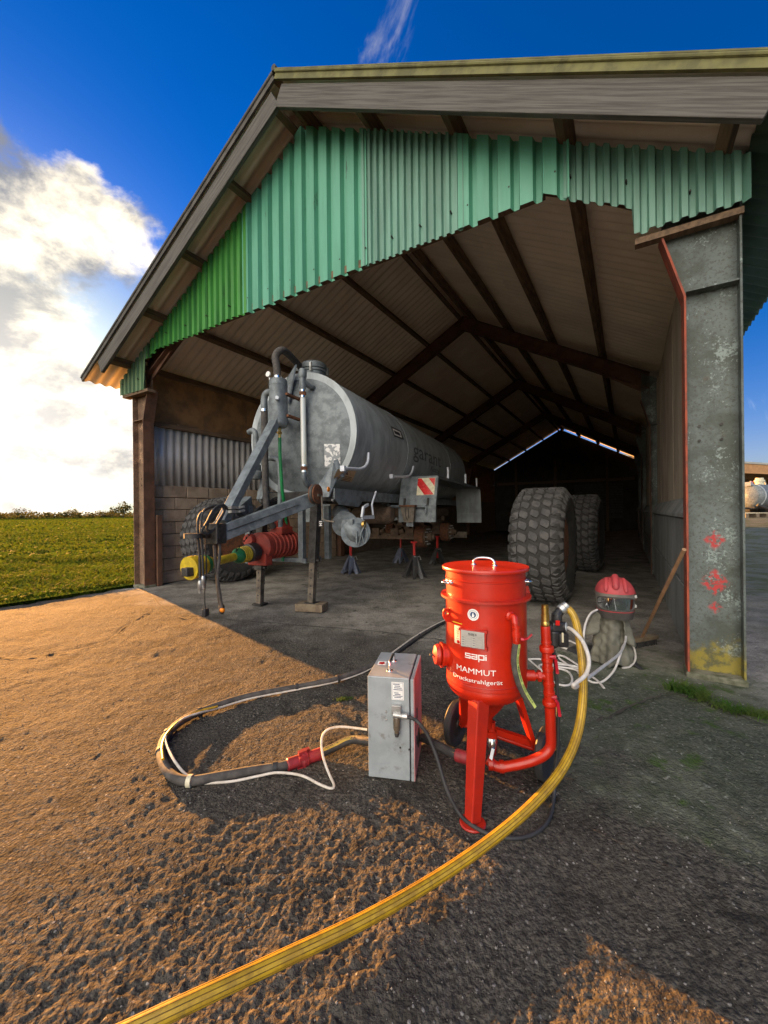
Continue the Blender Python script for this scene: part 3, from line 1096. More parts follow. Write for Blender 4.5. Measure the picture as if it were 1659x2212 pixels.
# gable cladding: six sheets of different profile and green
GREEN = {
    'A': mat('olive_green_sheet', (0.115, 0.20, 0.095), (0.08, 0.15, 0.07), 2.5, 0.5, 0, 0.05, 30, stretch=(3, 1, 0.6), spots=(((0.05, 0.07, 0.035), 3, 0.6, 0.75),)),
    'B': mat('grass_green_sheet', (0.05, 0.235, 0.035), (0.034, 0.165, 0.027), 2.0, 0.5, 0, 0.05, 30, stretch=(4, 1, 0.5), spots=(((0.5, 0.5, 0.44), 5, 0.74, 0.77), ((0.02, 0.06, 0.015), 4, 0.6, 0.75))),
    'C': mat('sea_green_sheet', (0.10, 0.335, 0.225), (0.08, 0.285, 0.185), 2.0, 0.48, 0, 0.03, 30, stretch=(4, 1, 0.4), spots=(((0.03, 0.07, 0.045), 4, 0.63, 0.74),)),
    'D': mat('grey_green_sheet', (0.13, 0.285, 0.215), (0.09, 0.20, 0.15), 2.0, 0.5, 0, 0.03, 30, stretch=(4, 1, 0.4), spots=(((0.045, 0.07, 0.05), 5, 0.64, 0.76), ((0.45, 0.47, 0.42), 12, 0.74, 0.77))),
}


def cladding_bottom(u):
    if u < 0.60:
        return 3.60
    if u < 0.95:
        return 4.10 + (u - 0.60) * 0.35
    if u < 7.30:
        return 4.24
    if u < 8.0:
        return 4.27 - (u - 7.30) * 0.56
    return 3.645


def cladding(u0, u1, pitch, depth, kind, m, vface):
    xs = []
    if kind == 'sine':
        n = int((u1 - u0) / pitch * 8)
        for i in range(n + 1):
            u = u0 + (u1 - u0) * i / n
            xs.append((u, depth / 2 * math.cos(2 * math.pi * (u - u0) / pitch)))
    else:
        fr = kind                          # fractions of the pitch: crest, slope
        u = u0
        while u < u1 - 1e-6:
            for f_, d_ in ((0.0, depth / 2), (fr[0], depth / 2), (fr[0] + fr[1], -depth / 2), (1 - fr[1], -depth / 2)):
                if u + f_ * pitch <= u1:
                    xs.append((u + f_ * pitch, d_))
            u += pitch
        xs.append((u1, depth / 2))
    mb = MB()
    jit = {}
    for u, d_ in xs:
        key = int((u - u0) / (pitch * 3))
        jit.setdefault(key, random.uniform(-0.012, 0.012))
        zb = cladding_bottom(u) + jit[key]
        zt = 6.40 - 0.545 * abs(u - UC) - 0.02 + random.uniform(-0.006, 0.006)
        for k in range(4):
            mb.v.append((u, vface - d_, zb + (zt - zb) * k / 3))
    for i in range(len(xs) - 1):
        for k in range(3):
            mb.f.append((4 * i + k, 4 * i + 4 + k, 4 * i + 5 + k, 4 * i + 1 + k))
    o = bb(mb, 'gable_sheet', m, solid=0.003, smooth=False)
    sc = MB()
    u = u0 + 0.5 * pitch
    n = 0
    while u < u1 - 0.05:
        zb = cladding_bottom(u)
        sc.cyl((u, vface - depth / 2 - 0.006, zb + 0.20 + 0.01 * (n % 2)), (u, vface + depth / 2, zb + 0.20), 0.008, 6)
        u += pitch * (2 if pitch > 0.15 else 4)
        n += 1
    if kind != 'sine' and sc.v:
        bb(sc, 'screw_heads', M['dark_steel'], o)
    return o


cladding(-0.24, 0.70, 0.135, 0.042, (0.40, 0.12), GREEN['A'], -0.075)
cladding(0.62, 2.35, 0.135, 0.042, (0.40, 0.12), GREEN['B'], -0.055)
cladding(2.28, 3.28, 0.135, 0.042, (0.40, 0.12), GREEN['B'], -0.070)
cladding(3.20, 5.36, 0.207, 0.062, (0.56, 0.09), GREEN['C'], -0.058)
cladding(5.30, 6.54, 0.088, 0.034, (0.34, 0.13), GREEN['D'], -0.085)
cladding(6.48, 7.52, 0.205, 0.062, (0.56, 0.09), GREEN['C'], -0.066)
cladding(7.47, 8.74, 0.107, 0.040, (0.36, 0.13), GREEN['D'], -0.050)
# timber the sheets are nailed to
b = MB()
b.box((0.22, 0.0, 3.575), (0.86, 0.14, 0.05))
bb(b, 'head_timber', M['purlin'], smooth=False)
b = MB()
b.box((8.36, 0.02, 3.605), (0.70, 0.08, 0.05))
bb(b, 'head_timber', M['purlin'], smooth=False)
b = MB()
b.box((4.35, 0.0, 4.33), (5.9, 0.07, 0.09))
bb(b, 'head_timber', M['purlin'], smooth=False)

# left wall: blocks, corrugated band, rail, boards above
M['block'] = mat('rendered_block', (0.42, 0.31, 0.215), (0.29, 0.21, 0.145), 4, 0.95, 0, 0.5, 30, spots=(((0.33, 0.27, 0.2), 9, 0.6, 0.72), ((0.10, 0.075, 0.055), 3, 0.6, 0.75)))
M['mortar'] = mat('mortar', (0.16, 0.12, 0.085), None, 8, 0.95, 0, 0.4)
core = MB()
core.box((0.08, END / 2 + 0.1, 0.96), (0.14, END - 0.2, 1.92))
lw = bb(core, 'block_wall', M['mortar'], smooth=False)
bl = None
for c in range(8):
    for k in range(-1, 12):
        v0 = 0.22 + k * 0.5 + (0.25 if c % 2 else 0)
        v1 = min(v0 + 0.488, 5.88)
        v0 = max(v0, 0.22)
        if v1 - v0 < 0.06:
            continue
        b = MB()
        z0 = c * 0.24 + 0.004
        b.box((0.15, (v0 + v1) / 2, z0 + 0.114), (0.06 + random.uniform(-0.008, 0.008), v1 - v0, 0.229))
        if bl is None or v1 - v0 < 0.48:
            o = bb(b, 'block', M['block'], lw, smooth=False, bev=0.01)
            if bl is None and v1 - v0 > 0.48:
                bl = o
                bl0 = Vector((0.15, (v0 + v1) / 2, z0 + 0.114))
        else:
            inst(bl, 'block', Vector((0.15 + random.uniform(-0.005, 0.005), (v0 + v1) / 2, z0 + 0.114)) - bl0, lw).modifiers.new('bevel', 'BEVEL').width = 0.01
b = MB()
b.box((0.13, 3.0, 0.09), (0.13, 5.6, 0.18))
bb(b, 'wall_plinth', M['block'], smooth=False, bev=0.02)


def wallsheet(v0, v1, u, z0, z1, pitch, depth, m, name):
    mb = MB()
    xs = []
    v = v0
    while v < v1:
        for f_, d_ in ((0, 0), (0.34, 0), (0.5, 1), (0.84, 1)):
            xs.append((v + f_ * pitch, d_ * depth))
        v += pitch
    for v, d_ in xs:
        jb = random.uniform(-0.004, 0.004)
        mb.v += [(u + d_, v, z0 + jb), (u + d_, v, z1)]
    for i in range(len(xs) - 1):
        mb.f.append((2 * i, 2 * i + 2, 2 * i + 3, 2 * i + 1))
    return bb(mb, name, m, solid=0.003, ang=25)


M['grey_sheet'] = mat('grey_wall_sheet', (0.60, 0.57, 0.54), (0.50, 0.47, 0.43), 1.5, 0.5, 0.25, 0.03, 30, spots=(((0.2, 0.15, 0.1), 3, 0.62, 0.8),))
wallsheet(0.24, 3.0, 0.13, 1.88, 3.05, 0.16, 0.03, M['grey_sheet'], 'wall_sheet')
wallsheet(2.9, 5.85, 0.136, 1.88, 3.05, 0.16, 0.03, M['grey_sheet'], 'wall_sheet')
M['brown_board'] = mat('brown_board', (0.30, 0.16, 0.065), (0.17, 0.095, 0.045), 3, 0.9, 0, 0.2, 30)
b = MB()
b.box((0.16, 3.05, 3.09), (0.10, 5.6, 0.085))
bb(b, 'wall_rail', M['purlin'], smooth=False, bev=0.006)
for v0, v1 in ((0.75, 1.2), (3.0, 3.4)):
    b = MB()
    b.box((0.185, (v0 + v1) / 2, 3.145), (0.06, v1 - v0, 0.03))
    bb(b, 'rail_batten', M['purlin'], smooth=False)
for k in range(20):
    v0 = 0.24 + k * 1.17
    b = MB()
    b.box((0.10, v0 + 0.58, 3.60), (0.02, 1.165, 1.02))
    bb(b, 'wall_board', M['brown_board'], smooth=False)
    if v0 > 5.8:
        b = MB()
        b.box((0.10, v0 + 0.58, 2.5), (0.02, 1.155, 1.16))
        bb(b, 'wall_board', M['brown_board'], smooth=False)
b = MB()
b.box((0.385, 0.26, 0.67), (0.05, 0.09, 1.33))
bb(b, 'guard_rail_post', M['steel_brown'], smooth=False, bev=0.004)
# outside skin of the left wall
b = MB()
b.box((-0.02, END / 2 + 0.1, 2.06), (0.02, END - 0.2, 4.10))
bb(b, 'outer_cladding', M['grey_sheet'], smooth=False)

# right wall: precast panels below, sloping ledge, sheets above
M['precast'] = mat('precast_panel', (0.23, 0.235, 0.225), (0.15, 0.155, 0.145), 2.5, 0.85, 0, 0.15, 40, stretch=(1, 1, 0.5), spots=(((0.10, 0.10, 0.09), 3, 0.6, 0.8),))
M['upper_sheet'] = mat('brown_grey_sheet', (0.42, 0.345, 0.26), (0.30, 0.245, 0.185), 2.0, 0.8, 0, 0.1, 40, stretch=(1, 1, 0.4), spots=(((0.10, 0.08, 0.06), 3, 0.58, 0.75),))
for k in range(12):
    v0 = 0.24 + k * 1.96
    for z0, hh in ((0.0, 0.62), (0.63, 0.63)):
        b = MB()
        b.box((8.47, v0 + 0.975, z0 + hh / 2), (0.16, 1.945, hh - 0.008))
        bb(b, 'wall_panel', M['precast'], smooth=False, bev=0.008)
for k in range(4):
    v0 = (0.24, 6.12, 12.02, 17.92)[k]
    v1 = (5.86, 11.78, 17.68, 23.5)[k]
    b = MB()
    b.prism([(8.36, v0, 1.27), (8.36, v0, 1.31), (8.455, v0, 1.47), (8.56, v0, 1.47), (8.56, v0, 1.27)], (0, v1 - v0, 0))
    bb(b, 'wall_ledge', M['precast'], smooth=False, bev=0.004)
for k in range(20):
    v0 = 0.24 + k * 1.17
    b = MB()
    b.box((8.47 + 0.004 * (k % 2), v0 + 0.58, 2.71), (0.012, 1.175, 2.50))
    bb(b, 'wall_sheet', M['upper_sheet'], smooth=False)
b = MB()
b.box((8.72, END / 2 + 0.1, 2.06), (0.02, END - 0.2, 4.10))
bb(b, 'outer_cladding', M['grey_sheet'], smooth=False)

# rear gable with a slit of daylight under the roof
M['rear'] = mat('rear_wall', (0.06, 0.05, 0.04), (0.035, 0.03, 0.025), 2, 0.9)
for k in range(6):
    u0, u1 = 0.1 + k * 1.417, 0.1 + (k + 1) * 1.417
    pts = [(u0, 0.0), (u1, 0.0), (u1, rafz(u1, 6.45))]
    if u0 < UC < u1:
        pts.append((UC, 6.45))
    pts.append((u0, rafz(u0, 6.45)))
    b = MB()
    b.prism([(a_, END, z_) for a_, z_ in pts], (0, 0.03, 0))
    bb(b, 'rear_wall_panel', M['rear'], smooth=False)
for k in range(14):
    b = MB()
    b.box((6.4, END - 0.04, 0.9 + k * 0.15), (2.6, 0.03, 0.12), (Vector((1, 0, 0)), Vector((0, 1, 0.35)), Vector((0, -0.35, 1))))
    bb(b, 'door_slat', M['dull_trim'], smooth=False)
for u0 in (1.6, 4.0, 6.9):
    b = MB()
    b.box((u0, END - 0.12, 2.3), (0.14, 0.14, 4.6))
    bb(b, 'rear_post', M['purlin'], smooth=False)
b = MB()
b.box((4.3, END - 0.10, 3.15), (8.0, 0.08, 0.16))
bb(b, 'rear_rail', M['purlin'], smooth=False)

# green sheets closing the right-hand eave overhang
M['eave_green'] = mat('dark_green_sheet', (0.09, 0.16, 0.115), (0.06, 0.11, 0.08), 2, 0.6, 0, 0.05)
for k in range(6):
    mb = MB()
    n = 48
    for i in range(n + 1):
        v = -0.44 + k * 1.05 + 1.07 * i / n
        dz = 0.022 * math.cos(2 * math.pi * v / 0.177)
        mb.v += [(8.76, v, rafz(8.76, 6.545) + dz), (9.36, v, rafz(9.36, 6.545) + dz)]
    for i in range(n):
        mb.f.append((2 * i, 2 * i + 1, 2 * i + 3, 2 * i + 2))
    bb(mb, 'eave_sheet', M['eave_green'], solid=0.003)

# ================================================================ TEXT
def text_mesh(s, size=1.0, bold=0.0):
    """flat letters as 2D points and faces, left edge at 0, baseline at 0"""
    cu = bpy.data.curves.new('lettering', 'FONT')
    cu.body = s
    cu.size = size
    cu.offset = bold
    cu.resolution_u = 3
    ob = bpy.data.objects.new('lettering', cu)
    COL.objects.link(ob)
    bpy.context.view_layer.update()
    dg = bpy.context.evaluated_depsgraph_get()
    me = bpy.data.meshes.new_from_object(ob.evaluated_get(dg))
    vs = [(v.co.x, v.co.y) for v in me.vertices]
    fs = [tuple(p.vertices) for p in me.polygons]
    bpy.data.objects.remove(ob)
    bpy.data.meshes.remove(me)
    bpy.data.curves.remove(cu)
    return vs, fs


def width_of(vs):
    return max(v[0] for v in vs) - min(v[0] for v in vs)


# ================================================================ SLURRY TANKER
TBA = R(23.5)
T0 = Vector((-1.19, 5.95, 0))
TE1 = Vector((math.sin(TBA), math.cos(TBA), 0))
TE2 = Vector((math.cos(TBA), -math.sin(TBA), 0))
TR, TZ = 0.91, 2.48
tanker = thing('slurry_tanker', 'grey galvanised slurry tanker on axle stands, wheels off, under the barn roof', 'tanker', T0)
tanker.rotation_euler = (0, 0, -TBA)


def tl(p):
    q = Vector(p) - T0
    return Vector((q.dot(TE2), q.dot(TE1), q.z))


def TS(x, y, s):
    return tl(onplane(x, y, T0 + TE2 * s, TE2))


def TA(x, y, a):
    return tl(onplane(x, y, T0 + TE1 * a, TE1))


def tb(mb, name, m, parent=None, **kw):
    o = mb.build(name, m, None, **kw)
    o.parent = parent or tanker
    return o


YA = Vector((0, 1, 0))
XA = Vector((1, 0, 0))


def tank_hit(x, y, rr):
    """where a pixel's ray meets the tank barrel (local coordinates)"""
    o = tl(CAMP)
    d = ray(x, y)
    d = Vector((Vector(d).dot(TE2), Vector(d).dot(TE1), d[2]))
    ox, oz = o.x, o.z - TZ
    a = d.x ** 2 + d.z ** 2
    b = 2 * (ox * d.x + oz * d.z)
    c = ox ** 2 + oz ** 2 - rr ** 2
    t = (-b - math.sqrt(max(0, b * b - 4 * a * c))) / (2 * a)
    return o + d * t


def dish(a0, bulge, sgn, n=9):
    out = []
    for i in range(n + 1):
        t = i / n
        r = TR * t
        out.append((max(r, 0.0), a0 + sgn * bulge * (1 - t ** 2.4)))
    return out


t_ = MB()
t_.lathe([(TR, -0.01), (TR, 2.0), (TR, 4.0), (TR, 6.0), (TR, 7.0)], (0, 0, TZ), YA, 72)
t_.f = t_.f[:-2]
shell = tb(t_, 'tank_shell', M['tank'], ang=60)
t_ = MB()
t_.lathe(dish(-0.01, 0.20, -1), (0, 0, TZ), YA, 72)
tb(t_, 'front_end', M['galv'], ang=60)
t_ = MB()
t_.lathe(list(reversed(dish(7.0, 0.42, 1))), (0, 0, TZ), YA, 72)
tb(t_, 'rear_end', M['tank'], ang=60)
t_ = MB()
t_.lathe([(TR - 0.01, -0.05), (TR + 0.012, -0.05), (TR + 0.012, 0.02), (TR - 0.01, 0.02)], (0, 0, TZ), YA, 72)
tb(t_, 'front_rim', M['tank'])
for a in (2.05, 5.2):
    t_ = MB()
    t_.lathe([(TR - 0.01, a - 0.012), (TR + 0.007, a - 0.008), (TR + 0.007, a + 0.008), (TR - 0.01, a + 0.012)], (0, 0, TZ), YA, 72)
    tb(t_, 'weld_seam', M['galv'], shell)


def tank_text(s, px0, px1, size_z, m, name):
    """letters lying on the barrel from one pixel to another along the tank"""
    h0, h1 = tank_hit(*px0, TR + 0.004), tank_hit(*px1, TR + 0.004)
    vs, fs = text_mesh(s, 1.0, 0.004)
    x0 = min(v[0] for v in vs)
    wd = width_of(vs)
    ang0 = math.atan2(h0.z - TZ, h0.x)
    ang1 = math.atan2(h1.z - TZ, h1.x)
    mb = MB()
    for x, y in vs:
        f = (x - x0) / wd
        an = ang0 + (ang1 - ang0) * f + y * size_z / TR
        mb.v.append(((TR + 0.004) * math.cos(an), h0.y + (h1.y - h0.y) * f, TZ + (TR + 0.004) * math.sin(an)))
    mb.f = fs
    return tb(mb, name, m, shell, smooth=False)


M['faded'] = mat('faded_lettering', (0.085, 0.095, 0.10), (0.14, 0.155, 0.16), 14, 0.55, 0.2, 0)
tank_text('garant', (893, 985), (952, 1010), 0.42, M['faded'], 'lettering')
tank_text('Kotte', (930, 1017), (948, 1024), 0.17, M['faded'], 'lettering')


def tank_decal(corners, name, m, n=6, off=0.004, parent=None):
    mb = MB()
    (ax, ay), (bx, by), (cx, cy), (dx, dy) = corners      # tl, tr, br, bl
    for j in range(n + 1):
        for i in range(n + 1):
            f, g = i / n, j / n
            x = (ax * (1 - f) + bx * f) * (1 - g) + (dx * (1 - f) + cx * f) * g
            y = (ay * (1 - f) + by * f) * (1 - g) + (dy * (1 - f) + cy * f) * g
            mb.v.append(tank_hit(x, y, TR + off))
    for j in range(n):
        for i in range(n):
            k = j * (n + 1) + i
            mb.f.append((k, k + 1, k + n + 2, k + n + 1))
    return tb(mb, name, m, parent or shell, smooth=True)


pl_ = tank_decal([(844, 920), (866, 931), (873, 950), (852, 943)], 'maker_plate', M['black_plastic'])
tank_decal([(847.5, 925), (864.5, 933), (869, 946), (852.5, 939.5)], 'plate_border', M['white_paint'], off=0.007)
tank_decal([(850, 929), (862.7, 935), (865.4, 942), (853.2, 936.4)], 'plate_lettering', M['ink'], off=0.009)
lb = tank_decal([(730, 1013), (770, 1018), (760, 1041), (720, 1033)], 'warning_label', M['orange_label'])
tank_decal([(749, 1016), (750, 1016.3), (752, 1026), (742, 1024.5)], 'warning_triangle', M['rusty'], off=0.007)
for k in range(4):
    y0 = 1027 + 2.9 * k
    x0 = 733 - 1.6 * k
    tank_decal([(x0, y0), (x0 + 27, y0 + 4.2), (x0 + 26.6, y0 + 5.4), (x0 - 0.4, y0 + 1.2)], 'label_line', M['rusty'], 2, 0.007)


def dish_y(s, z):
    r = min(1.0, math.hypot(s, z - TZ) / TR)
    return -0.01 - 0.20 * (1 - r ** 2.4)


def dish_hit(x, y):
    a = -0.1
    for _ in range(6):
        p = TA(x, y, a)
        a = dish_y(p.x, p.z) - 0.006
    return TA(x, y, a)


def dish_patch(poly, name, m, off=0.0):
    mb = MB()
    for x, y in poly:
        p = dish_hit(x, y)
        mb.v.append((p.x, p.y - off, p.z))
    mb.f.append(tuple(range(len(poly))))
    return tb(mb, name, m, smooth=False)


M['peeled'] = mat('peeled_sticker', (0.72, 0.71, 0.69), (0.26, 0.28, 0.29), 16, 0.5, 0, 0.0, lo=0.46, hi=0.50)
mb = MB()
nx, ny = 5, 6
for j in range(ny + 1):
    for i in range(nx + 1):
        p = dish_hit(700 + 34 * i / nx + 1.5 * j / ny, 959 + 51 * j / ny)
        mb.v.append(p)
for j in range(ny):
    for i in range(nx):
        k = j * (nx + 1) + i
        mb.f.append((k, k + 1, k + nx + 2, k + nx + 1))
tb(mb, 'peeled_sticker', M['peeled'])


def circ(cx, cy, rx, ry=None, n=20):
    ry = ry or rx
    return [(cx + rx * math.cos(2 * math.pi * i / n), cy - ry * math.sin(2 * math.pi * i / n)) for i in range(n)]


dish_patch(circ(718.5, 1018.5, 7, 7.4), 'sign_border', M['white_paint'], 0.002)
dish_patch(circ(718.5, 1018.5, 6.3, 6.7), 'round_sign', M['blue_sign'], 0.005)
dish_patch(circ(718.5, 1019, 4.0, 4.4), 'sign_earmuffs', M['white_paint'], 0.007)
dish_patch(circ(718.5, 1018.6, 2.3, 4.2), 'sign_face', M['blue_sign'], 0.009)

# hatch and neck on top
hp = Vector((0.02, 0.28, TZ + TR))
t_ = MB()
t_.lathe([(0.175, -0.08), (0.175, 0.10), (0.195, 0.11), (0.195, 0.14)], hp, ZV, 28)
hatch = tb(t_, 'hatch_neck', M['galv'])
t_ = MB()
t_.lathe([(0.2, 0.15), (0.2, 0.22), (0.17, 0.25), (0.0, 0.26)], hp, ZV, 28)
tb(t_, 'hatch_lid', M['galv'], hatch)
for k in (0.6, -1.2, 2.6):
    t_ = MB()
    c_ = hp + Vector((0.21 * math.cos(k), 0.21 * math.sin(k), 0.14))
    t_.box(c_, (0.03, 0.03, 0.12))
    tb(t_, 'hatch_clamp', M['zinc'], hatch)
# gusset between hatch and dish
t_ = MB()
t_.prism([(-0.20, -0.10, TZ + TR - 0.05), (0.0, -0.16, TZ + TR + 0.1), (-0.09, -0.22, TZ + 0.45), (-0.26, -0.20, TZ + 0.55)], (0.015, 0.015, 0))
tb(t_, 'neck_bracket', M['galv'], smooth=False)

# sight tube
A_ST = -0.30
p0, p1 = TA(654, 851, A_ST), TA(657, 1012, A_ST)
t_ = MB()
t_.cyl(p0, p1, 0.040, 20)
tube = tb(t_, 'sight_tube', M['clear_tube'])
t_ = MB()
t_.cyl(p0 + Vector((0, -0.028, -0.05)), p1 + Vector((0, -0.028, 0.04)), 0.014, 10)
tb(t_, 'level_strip', M['white_paint'], tube)
for p, s in ((p0, 1), (p1, -1)):
    t_ = MB()
    t_.cyl(p - ZV * 0.03, p + ZV * 0.03, 0.047, 20)
    tb(t_, 'tube_collar', M['rusty'], tube)
    for dz in (-0.04, 0.04):
        t_ = MB()
        t_.cyl(p + ZV * (dz - 0.013), p + ZV * (dz + 0.013), 0.0485, 20)
        tb(t_, 'hose_clamp', M['chrome'], tube)
t_ = MB()
t_.tube([p0 + ZV * 0.05, p0 + ZV * 0.30], 0.046, 16)
t_.lathe([(0.05, 0.22), (0.058, 0.24), (0.058, 0.30), (0.045, 0.345), (0, 0.36)], p0, ZV, 18)
q = dish_hit(676, 838)
t_.tube([p0 + ZV * 0.17, (p0 + ZV * 0.14 + q) / 2 + Vector((0.02, 0, 0.0)), q + Vector((0, 0.1, 0))], 0.04, 14)
tb(t_, 'upper_elbow', M['galv'])
t_ = MB()
q = dish_hit(676, 1052)
t_.tube(spline([p1 - ZV * 0.04, p1 - ZV * 0.14, (p1 - ZV * 0.22 + q) / 2, q + Vector((0, 0.1, 0))], 6), 0.04, 14)
tb(t_, 'lower_elbow', M['galv'])

# moisture trap with its hoses
A_TR = -0.58
c0, c1 = TA(602, 818, A_TR), TA(602, 925, A_TR)
H_ = c0.z - c1.z
RT = 0.122
t_ = MB()
t_.lathe([(0, 0), (0.09, 0.008), (0.117, 0.035), (RT, 0.07), (RT, 0.11), (RT + 0.003, 0.112), (RT + 0.003, 0.118), (RT, 0.12),
          (RT, H_ - 0.1), (RT + 0.003, H_ - 0.098), (RT + 0.003, H_ - 0.09), (RT, H_ - 0.088), (RT, H_ - 0.04), (0.11, H_ - 0.012), (0, H_)], c1, ZV, 30)
trap = tb(t_, 'moisture_trap', M['galv'])
t_ = MB()
t_.box(c1 + Vector((0.13, 0.16, 0.16)), (0.05, 0.30, 0.03))
t_.box(c0 + Vector((0.12, 0.16, -0.22)), (0.05, 0.34, 0.03))
tb(t_, 'trap_bracket', M['rusty'], trap, smooth=False)
t_ = MB()
t_.lathe([(0.036, 0), (0.036, 0.02), (0, 0.021)], c0 + Vector((-RT + 0.015, -0.07, 0.05)), Vector((-0.1, -1, 0.1)), 18)
tb(t_, 'pressure_gauge', M['white_paint'], trap)
t_ = MB()
t_.cyl(c0 + Vector((-RT + 0.02, -0.05, -0.06)), c0 + Vector((-RT + 0.015, -0.06, 0.03)), 0.01, 8)
t_.tube([c1 + Vector((0.06, -RT + 0.02, 0.36)), c1 + Vector((0.10, -RT - 0.035, 0.36))], 0.024, 10)
tb(t_, 'fittings', M['zinc'], trap)
t_ = MB()
t_.tube(spline([c0 + Vector((-0.02, 0, 0.01)), c0 + Vector((-0.03, 0, 0.16)), TA(595, 770, A_TR + 0.02), TA(606, 757, A_TR + 0.08), TA(622, 764, -0.3), hp + Vector((-0.17, -0.07, 0.18))], 8), 0.05, 14)
tb(t_, 'top_hose', M['hose_dusty'])
t_ = MB()
t_.cyl(c0 + Vector((-0.02, 0, 0.0)), c0 + Vector((-0.021, 0, 0.035)), 0.054, 16)
t_.cyl(hp + Vector((-0.24, -0.10, 0.20)), hp + Vector((-0.21, -0.085, 0.195)), 0.056, 16)
tb(t_, 'hose_clamp', M['chrome'])
e0 = TA(580, 848, A_TR)
e1 = TA(571, 888, A_TR)
t_ = MB()
t_.tube(spline([c0 + Vector((-0.08, 0, -0.16)), e0 + Vector((-0.02, 0, 0.0)), TA(571, 860, A_TR), e1], 8), 0.045, 14)
tb(t_, 'elbow_pipe', M['galv'])
t_ = MB()
t_.cyl(e1 - ZV * 0.01, e1 + ZV * 0.025, 0.052, 16)
tb(t_, 'hose_clamp', M['chrome'])
t_ = MB()
t_.tube(spline([e1, TA(572, 960, A_TR), TA(574, 1050, A_TR), TA(578, 1110, A_TR), TA(590, 1140, -0.5)], 8), 0.045, 14)
tb(t_, 'suction_hose', M['hose_dusty'])
# drain valve and green hose
dv = c1 + Vector((0.015, 0, 0))
t_ = MB()
t_.cyl(dv - ZV * 0.13, dv, 0.02, 12)
t_.cyl(dv - ZV * 0.08, dv - ZV * 0.05, 0.032, 8)
t_.tube([dv - ZV * 0.06, dv + Vector((-0.09, -0.02, -0.045))], 0.012, 8)
tb(t_, 'drain_valve', M['brass'])
t_ = MB()
gb = TA(610, 1212, -0.35)
t_.tube(spline([dv - ZV * 0.13, TA(605, 985, A_TR), TA(610, 1060, -0.52), TA(616, 1100, -0.40), TA(618, 1160, -0.3), gb], 8), 0.023, 10)
tb(t_, 'drain_hose', M['green_hose'])

# small pipes on the left
t_ = MB()
t_.tube(spline([TA(537, 934, -0.3), TA(546, 930, -0.3), TA(552, 938, -0.3), TA(553, 965, -0.3), TA(553, 1000, -0.3)], 6), 0.04, 12)
t_.tube(spline([TA(596, 992, -0.25), TA(580, 990, -0.35), TA(603, 1000, -0.45), TA(605, 1090, -0.45), TA(606, 1150, -0.45)], 6), 0.035, 12)
tb(t_, 'vent_pipe', M['galv'])
t_ = MB()
pc = TA(549, 1020, -0.35)
t_.lathe([(0.10, -0.1), (0.12, -0.05), (0.12, 0.0), (0.10, 0.02), (0.10, 0.10), (0.06, 0.13), (0.06, 0.2)], pc, ZV, 20)
tb(t_, 'pressure_valve', M['galv'])

# drawbar
h_front = TS(478, 1152, 0.06)
h_rear = TS(668, 1082, 0.50)
drm = MB()
drm.beam(h_front, h_rear + Vector((0, 0.05, 0.02)), 0.10, 0.175)
tb(drm, 'drawbar_beam', M['galv'], smooth=False, bev=0.006)
t_ = MB()
q0, q1 = h_front.lerp(h_rear, 0.03), h_front.lerp(h_rear, 0.82)
nrm = Vector((0.054, -0.01, 0))
t_.beam(q0 + nrm + ZV * 0.012, q1 + nrm + ZV * 0.012, 0.008, 0.007)
tb(t_, 'beam_weld', M['dark_steel'], smooth=False)
drm = MB()
drm.beam(Vector((-0.04, h_front.y, h_front.z)), Vector((-0.50, h_rear.y, h_rear.z)), 0.10, 0.175)
tb(drm, 'drawbar_beam', M['galv'], smooth=False, bev=0.006)
t_ = MB()
t_.box(Vector((0.0, h_front.y - 0.06, h_front.z)), (0.26, 0.14, 0.22))
tb(t_, 'hitch_plate', M['dark_steel'], smooth=False, bev=0.01)
he = TS(408, 1158, 0.0)
t_ = MB()
t_.tube([Vector((0, h_front.y, h_front.z)), Vector((0, he.y + 0.12, he.z))], [0.05, 0.035], 12)
t_.lathe([(0.045, -0.025), (0.085, -0.025), (0.085, 0.025), (0.045, 0.025), (0.045, -0.025)], (0, he.y + 0.05, he.z), ZV, 20)
tb(t_, 'hitch_eye', M['dark_steel'])
# diagonal brace
b0, b1 = TS(480, 1128, 0.0), TS(597, 905, 0.02)
t_ = MB()
t_.beam(b0, b1 + (b1 - b0) * 0.06, 0.13, 0.09, YA)
tb(t_, 'drawbar_brace', M['galv'], smooth=False, bev=0.006)
t_ = MB()
t_.tube([b1 - Vector((0, 0, 0.05)), dish_hit(612, 905) + Vector((0, 0.08, 0))], 0.035, 10)
tb(t_, 'brace_pin', M['galv'])
# corner gusset up to the dish
for sg in (1, -1):
    t_ = MB()
    pp = [(0.46, -0.36, 1.56), (0.62, -0.30, 1.56), (0.66, -0.12, 1.86), (0.60, -0.14, 2.04), (0.47, -0.30, 1.75)]
    t_.prism([(sg * a_, b_, c_) for a_, b_, c_ in pp], (sg * 0.0, 0.03, 0.0))
    t_.prism([(sg * 0.60, -0.14, 2.07), (sg * 0.66, -0.12, 1.86), (sg * 0.72, -0.06, 1.84), (sg * 0.645, -0.10, 2.09)], (0, 0.03, 0))
    tb(t_, 'corner_gusset', M['galv'], smooth=False)
